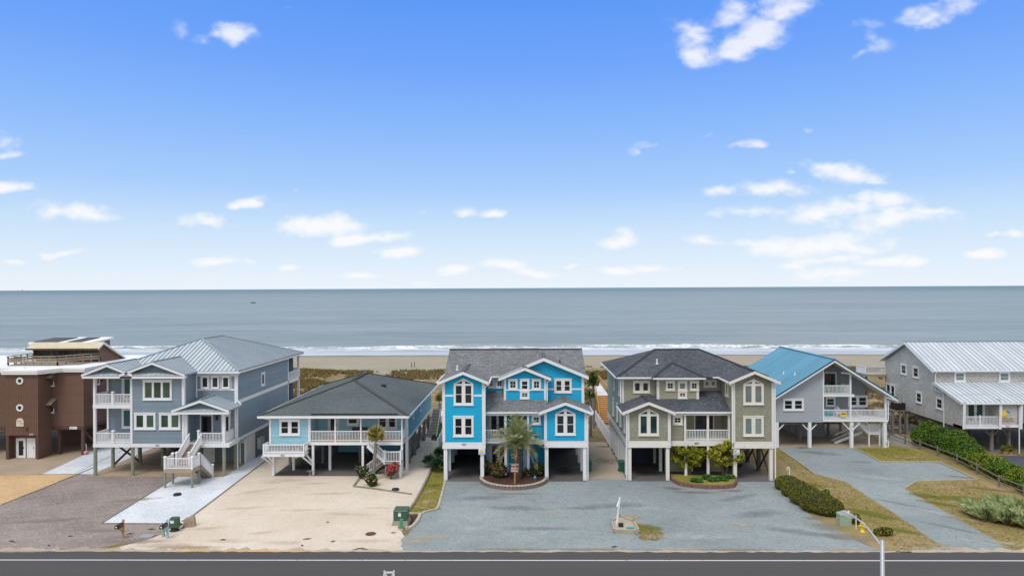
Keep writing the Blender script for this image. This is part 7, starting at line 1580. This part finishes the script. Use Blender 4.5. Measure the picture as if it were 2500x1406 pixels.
def pipe(label, u, v, h, name='vent_standpipe'):
    x, y = gnd(u, v); t = thing(name, label, 'pipe', (x, y, 0)); pts = [Vector((x, y, 0)), Vector((x, y, h-.12))]+[Vector((x-.1+.1*math.cos(a), y, h-.12+.1*math.sin(a))) for a in [math.pi*i/6 for i in range(1, 7)]]+[Vector((x-.2, y, h-.25))]
    mb = MB()
    for a, b in zip(pts, pts[1:]): mb.tube(a, b, .055, None, 8)
    mb.build('pipe', M['white'], t); return t
pipe('white gooseneck vent pipe behind the boxwood row', 1927, 1160, .75); t = pipe('white gooseneck pipe with a pink float at the brown house corner', 210.5, 1108, 1.1); 
x, y = gnd(211.5, 1109); MB().lathe((x, y-.12, .05), [(.1, 0), (.2, .08), (.22, .2), (.15, .34), (.05, .38)], 12).build('float', M['pink'], t, True)
# bins
def bin_(label, u, v):
    x, y = gnd(u, v); t = thing('wheelie_bin', label, 'bin', (x, y, 0)); MB().hexa([(x-.2, y-.22, .05), (x+.2, y-.22, .05), (x+.2, y+.22, .05), (x-.2, y+.22, .05), (x-.28, y-.3, .95), (x+.28, y-.3, .95), (x+.28, y+.32, .95), (x-.28, y+.32, .95)]).build('body', M['bingreen'], t)
    MB().hexa([(x-.3, y-.33, .951), (x+.3, y-.33, .951), (x+.3, y+.36, .951), (x-.3, y+.36, .951), (x-.26, y-.3, 1.0), (x+.26, y-.3, 1.0), (x+.26, y+.36, 1.06), (x-.26, y+.36, 1.06)]).build('lid', M['bingreen'], t)
    for s in (-1, 1): MB().tube((x+s*.2, y+.26, .12), (x+s*.28, y+.26, .12), .12, None, 12).build('wheel', M['rubber'], t)
bin_('dark green bin against the sage house pilings', 1517, 1151); bin_('dark green bin behind the azure house corner post', 1438, 1150)
# sign post with painted boards
x, y = gnd(1257, 1188); t = thing('direction_sign', 'wooden post stacked with colourful painted direction boards', 'sign', (x, y, .3)); MB().box(x-.05, x+.05, y-.04, y+.04, .3, 2.0).build('post', M['wood_new'], t)
zs = 2.02
for i, (mt, a, l) in enumerate((('turq', .0, -.12), ('yellow', .10, .05), ('blue', .0, .08), ('red', -.10, .0), ('white', .08, .0), ('orange', .0, .02), ('blue', -.02, 0), ('white', -.04, .0), ('red', .0, .0))):
    z = zs-.085*i*1.02; m = M[mt]; MB().bar((x-.34+l, y-.07, z-a*.45), (x+.30+l, y-.07, z+a*.45), .025, .08).build('board', m, t)
x, y = gnd(1306, 1178); t = thing('garden_ornament', 'small blue ornament at the mulch bed wall', 'ornament', (x, y, .3)); MB().lathe((x, y, .31), [(.06, 0), (.12, .08), (.13, .18), (.05, .3), (.02, .34)], 10).build('body', plain('sky_blue_glaze', (.05, .35, .6), .3, .1), t, True)
# white post in a five-sided timber box
P5 = [gnd(u, v) for u, v in ((1494, 1277), (1513, 1264), (1547, 1278), (1560, 1301), (1499, 1301))]; c5 = (sum(p[0] for p in P5)/5, sum(p[1] for p in P5)/5)
t = thing('timber_planter', 'five-sided weathered timber planter in the blue gravel', 'planter', (*c5, 0))
for a, b in zip(P5, P5[1:]+P5[:1]):
    for k in range(2): d = (Vector(b)-Vector(a)).normalized()*(.08 if k else -.02); MB().bar((a[0]-d.x, a[1]-d.y, .07+.135*k), (b[0]+d.x, b[1]+d.y, .07+.135*k), .13, .13).build('timber', M['timber_pale'], t)
MB().poly([(x+(c5[0]-x)*.06, y+(c5[1]-y)*.06, .14) for x, y in P5]).build('straw', M['g_sand2'], t)
x, y = gnd(1505, 1287); t = thing('sign_post', 'leaning white post with a short arm standing in the timber planter', 'post', (x, y, .1)); MB().bar((x, y, .1), (x+.26, y+.1, 2.15), .12, .12).build('post', M['white'], t); MB().bar((x+.2, y+.05, 1.85), (x+.0, y-.35, 1.6), .08, .09).build('arm', M['white'], t); MB().bar((x+.21, y+.04, 1.75), (x+.16, y-.2, 1.45), .05, .05).build('brace', M['white'], t)
x, y = gnd(1516, 1290); t = thing('junction_box', 'black junction box among straw in the timber planter', 'box', (x, y, .14)); MB().box(x-.16, x+.16, y-.1, y+.12, .15, .36).build('body', M['rubber'], t); MB().box(x-.18, x+.18, y-.12, y+.14, .361, .39).build('lid', M['rubber'], t)
for i, u in enumerate((1534, 1544)):
    x, y = gnd(u, 1294); t = thing('valve_lid', 'round teal valve lid in the timber planter straw', 'lid', (x, y, .15), 'teal valve lids'); MB().lathe((x, y, .15), [(.15, 0), (.15, .08), (.12, .11)], 14).build('cap', M['turq'], t); MB().lathe((x, y, .262), [(.04, 0), (.04, .03)], 8).build('knob', M['turq'], t)
# street lamp beyond the road
px_, py_ = 11.75, 22.4
lx, ly = gnd(2085, 1262, 9.02)
t = thing('street_lamp', 'galvanised street lamp with a curved arm beside the road', 'street lamp', (px_, py_, 0)); 
ptop = gnd(2154, 1318, 8.7); px_, py_ = ptop
t.location = (px_, py_, 0); MB().tube((px_, py_, 0), (px_, py_, 8.7), .11, .065, 12).build('pole', M['steel'], t, True); MB().lathe((px_, py_, 0), [(.2, 0), (.2, .05), (.12, .3)], 12).build('base', M['steel'], t)
arm = MB(); A = Vector((px_, py_, 8.45)); Bp = Vector((lx, ly, 9.02)); prev = A
for i in range(1, 13):
    k = i/12; p = A.lerp(Bp, k); p.z = 8.45+.62*math.sin(k*math.pi/2)-.05*k; arm.tube(prev, p, .035, None, 8); prev = p
arm.build('arm', M['steel'], t); d = (Bp-A); d.z = 0; d.normalize(); s = Vector((-d.y, d.x, 0)); b0 = prev
MB().hexa([b0-s*.07-Vector((0, 0, .05)), b0+s*.07-Vector((0, 0, .05)), b0+d*.62+s*.13-Vector((0, 0, .06)), b0+d*.62-s*.13-Vector((0, 0, .06)), b0-s*.05+Vector((0, 0, .05)), b0+s*.05+Vector((0, 0, .05)), b0+d*.6+s*.08+Vector((0, 0, .06)), b0+d*.6-s*.08+Vector((0, 0, .06))]).build('lamp_head', M['steel'], t); MB().tube(b0+d*.3+Vector((0, 0, .055)), b0+d*.3+Vector((0, 0, .13)), .04, None, 8).build('photocell', M['offwhite'], t)
# white wooden frame across the road
x, y = gnd(950, 1392, 2.6); t = thing('garden_arbor', 'weathered white wooden arbor frame across the road', 'arbor', (x, y, 0))
for s in (-1, 1): MB().tube((x+s*.28-.05, y, 0), (x+s*.25, y, 2.6), .045, .04, 8).build('post', M['offwhite'], t); MB().bar((x+s*.25, y+.02, 2.5), (x-s*.2, y+.02, 1.7), .05, .07).build('brace', M['offwhite'], t); MB().bar((x+s*.27, y-.1, 2.4), (x+s*.42, y-.5, 0), .05, .06).build('leg', M['offwhite'], t)
MB().bar((x-.25, y, 2.5), (x+.25, y, 2.5), .05, .08).build('crossbar', M['offwhite'], t)
# birdbath, planters, debris
x, y = gnd(757, 1161); t = thing('bird_bath', 'low grey-green bird bath at the cottage carport edge', 'bird bath', (x, y, 0)); MB().lathe((x, y, 0), [(.16, 0), (.1, .08), (.08, .3), (.12, .36)], 12).build('pedestal', M['wood_green'], t); MB().lathe((x, y, .361), [(.12, 0), (.3, .07), (.33, .1), (.27, .09), (.1, .05)], 14).build('bowl', M['wood_green'], t)
for i, u in enumerate((2453, 2466)):
    x, y = gnd(u, 1108); shrub('potted_plant', ('dry plant in a wicker pot under the shake house', 'leafy plant beside the wicker pot under the shake house')[i], x, y, 0, [((0, 0, .5), (.35, .35, .4))], 420, .09, M['frond_y'] if i == 0 else M['leaf_box'], 95+i, 'plant', core=.5, stem=False)
    MB().lathe((x, y, 0), [(.22, 0), (.32, .3), (.3, .32)], 12).build('pot', M['wood_new'], bpy.data.objects[[o.name for o in COL.objects if o.name.startswith('potted_plant')][-1]])
r = random.Random(9); lab = {}
for i, (u, v, L) in enumerate(((172, 1309, .35), (30, 1322, .7), (120, 1332, .3), (318, 1303, .5), (750, 1316, .6), (738, 1332, .3), (813, 1322, .35), (875, 1340, .8), (890, 1341, .5), (370, 1292, .5), (446, 1289, .3), (545, 1318, .4), (800, 1275, .3), (1500, 1335, .5))):
    x, y = gnd(u, v); a = r.uniform(-.6, .9); d = Vector((math.cos(a), math.sin(a), 0)); s = Vector((-d.y, d.x, 0)); c = Vector((x, y, .03)); w = r.uniform(.03, .07)
    tag(MB().hexa([c-d*L/2-s*w*.3, c-s*w, c+d*L/2, c+s*w*.8, c-d*L/2-s*w*.3+Vector((0, 0, .03)), c-s*w+Vector((0, 0, .05)), c+d*L/2+Vector((0, 0, .02)), c+s*w*.8+Vector((0, 0, .05))]).build('bark_scrap', M['wood_dark'], loc=(x, y, .03)), ('dark scrap of bark lying on the purple-grey gravel', 'dark scrap of bark lying on the cream sand lot', 'dark scrap of bark at the edge of the blue-grey gravel')[0 if u < 400 else 1 if u < 985 else 2], 'debris', 'dark scraps along the verge')
# ------------------------------------------------------------------ car in the sage house carport
def car(label, x, y):
    t = thing('parked_car', label, 'car', (0, 0, 0)); pm = plain('silver_car_paint', (.34, .35, .37), .25, .05, metal=.5); 
    prof = [(-2.25, .35), (-2.28, .75), (-2.2, 1.0), (-1.95, 1.12), (-1.7, 1.62), (.2, 1.68), (.95, 1.15), (2.05, 1.0), (2.25, .8), (2.25, .35)]
    mb = MB(); n = len(prof); W_ = [(.88, .9), (.9, .9), (.9, .9), (.88, .88), (.68, .68), (.68, .68), (.86, .86), (.84, .84), (.8, .8), (.8, .8)]
    mb.v += [Vector((-W_[i][0], p[0], p[1])) for i, p in enumerate(prof)]+[Vector((W_[i][0], p[0], p[1])) for i, p in enumerate(prof)]
    mb.f.append(list(range(n))); mb.f.append([n+i for i in range(n)][::-1])
    for i in range(n): j = (i+1) % n; mb.f.append([i, n+i, n+j, j])
    mb.build('body', pm, t)
    MB().poly([(-.78, -1.935, 1.17), (.78, -1.935, 1.17), (.64, -1.74, 1.58), (-.64, -1.74, 1.58)]).build('rear_window', M['glass'], t); MB().poly([(-.76, .92, 1.2), (.76, .92, 1.2), (.62, .27, 1.63), (-.62, .27, 1.63)]).build('windscreen', M['glass'], t)
    for s in (-1, 1):
        MB().poly([(s*.865, -1.6, 1.18), (s*.865, .7, 1.2), (s*.7, .15, 1.6), (s*.7, -1.5, 1.55)]).build('side_window', M['glass'], t); MB().box(s*.76-.1, s*.76+.1, -2.3, -2.2, .8, 1.0).build('tail_light', M['red'], t)
        for yy in (-1.4, 1.4): w = MB().tube((s*.72, yy, .33), (s*.93, yy, .33), .33, None, 18).build('wheel', M['rubber'], t); MB().tube((s*.931, yy, .33), (s*.945, yy, .33), .2, None, 12).build('rim', M['steel'], w)
    MB().box(-.25, .25, -2.31, -2.285, .62, .76).build('number_plate', M['white'], t); MB().box(-.88, .88, -2.34, -2.2, .36, .58).build('bumper', M['black'], t); t.location = (x, y, .02)
car('silver car parked in the open carport of the sage house', 19.6, 67.5)
# ------------------------------------------------------------------ boats
def boat(label, u, v, L, name='fishing_boat'):
    x, y = gnd(u, v, SEA); t = thing(name, label, 'boat', (x, y, SEA)); k = L/10
    MB().hexa([(x-4.2*k, y-.9*k, SEA-.2), (x+4*k, y-.9*k, SEA-.2), (x+4*k, y+.9*k, SEA-.2), (x-4.2*k, y+.9*k, SEA-.2), (x-4.5*k, y-1.3*k, SEA+1.1*k), (x+5*k, y-1.0*k, SEA+1.5*k), (x+5*k, y+1.0*k, SEA+1.5*k), (x-4.5*k, y+1.3*k, SEA+1.1*k)]).build('hull', M['wood_dark'], t)
    MB().box(x-2*k, x+1*k, y-.8*k, y+.8*k, SEA+1.1*k, SEA+2.9*k).build('cabin', M['steel'], t); MB().tube((x-2.6*k, y, SEA+1*k), (x-2.9*k, y, SEA+5*k), .12*k, .06*k, 6).build('mast', M['wood_dark'], t)
boat('small dark fishing boat out on the open sea', 618, 740, 7.5); 
x, y = gnd(60, 711, SEA); d0 = ray(60, 708); sc_ = 9000/d0.y; X0 = d0.x*sc_; t = thing('cargo_ship', 'distant cargo ship low on the horizon', 'ship', (X0, 9000, SEA)); MB().hexa([(X0-42, 8994, SEA), (X0+42, 8994, SEA), (X0+42, 9006, SEA), (X0-42, 9006, SEA), (X0-46, 8994, SEA+9), (X0+46, 8994, SEA+9), (X0+46, 9006, SEA+9), (X0-46, 9006, SEA+9)]).build('hull', M['steel'], t); MB().box(X0-38, X0-24, 8995, 9005, SEA+9, SEA+24).build('bridge', M['steel'], t); MB().box(X0-10, X0+35, 8995, 9005, SEA+9, SEA+15).build('cargo', M['steel'], t)
# dune path posts and drift fence pickets
for i, (u, v) in enumerate(((754, 962), (943, 926), (961, 928), (1003, 938), (1024, 926), (2012, 880), (1005, 897), (1012, 896))):
    d = ray(u, v); lo, hi = 90.0, 150.0
    for _ in range(40):
        mid = (lo+hi)/2; zz = H+d.z*mid/d.y
        if zz > terrain(d.x*mid/d.y, mid): lo = mid
        else: hi = mid
    x = d.x*lo/d.y; y = lo; tag(MB().box(x-.06, x+.06, y-.06, y+.06, terrain(x, y)-.1, terrain(x, y)+1.1).build('dune_post', M['wood_dark'], loc=(x, y, terrain(x, y))), 'dark wooden post standing in the dunes along the beach path', 'post', 'posts along the beach paths')
sheet('dry_grass_patch', [(1545, 1272), (1580, 1284), (1625, 1303), (1602, 1320), (1562, 1318), (1566, 1300), (1553, 1280)], M['lawn'], .013, .15, .3, seed=12)
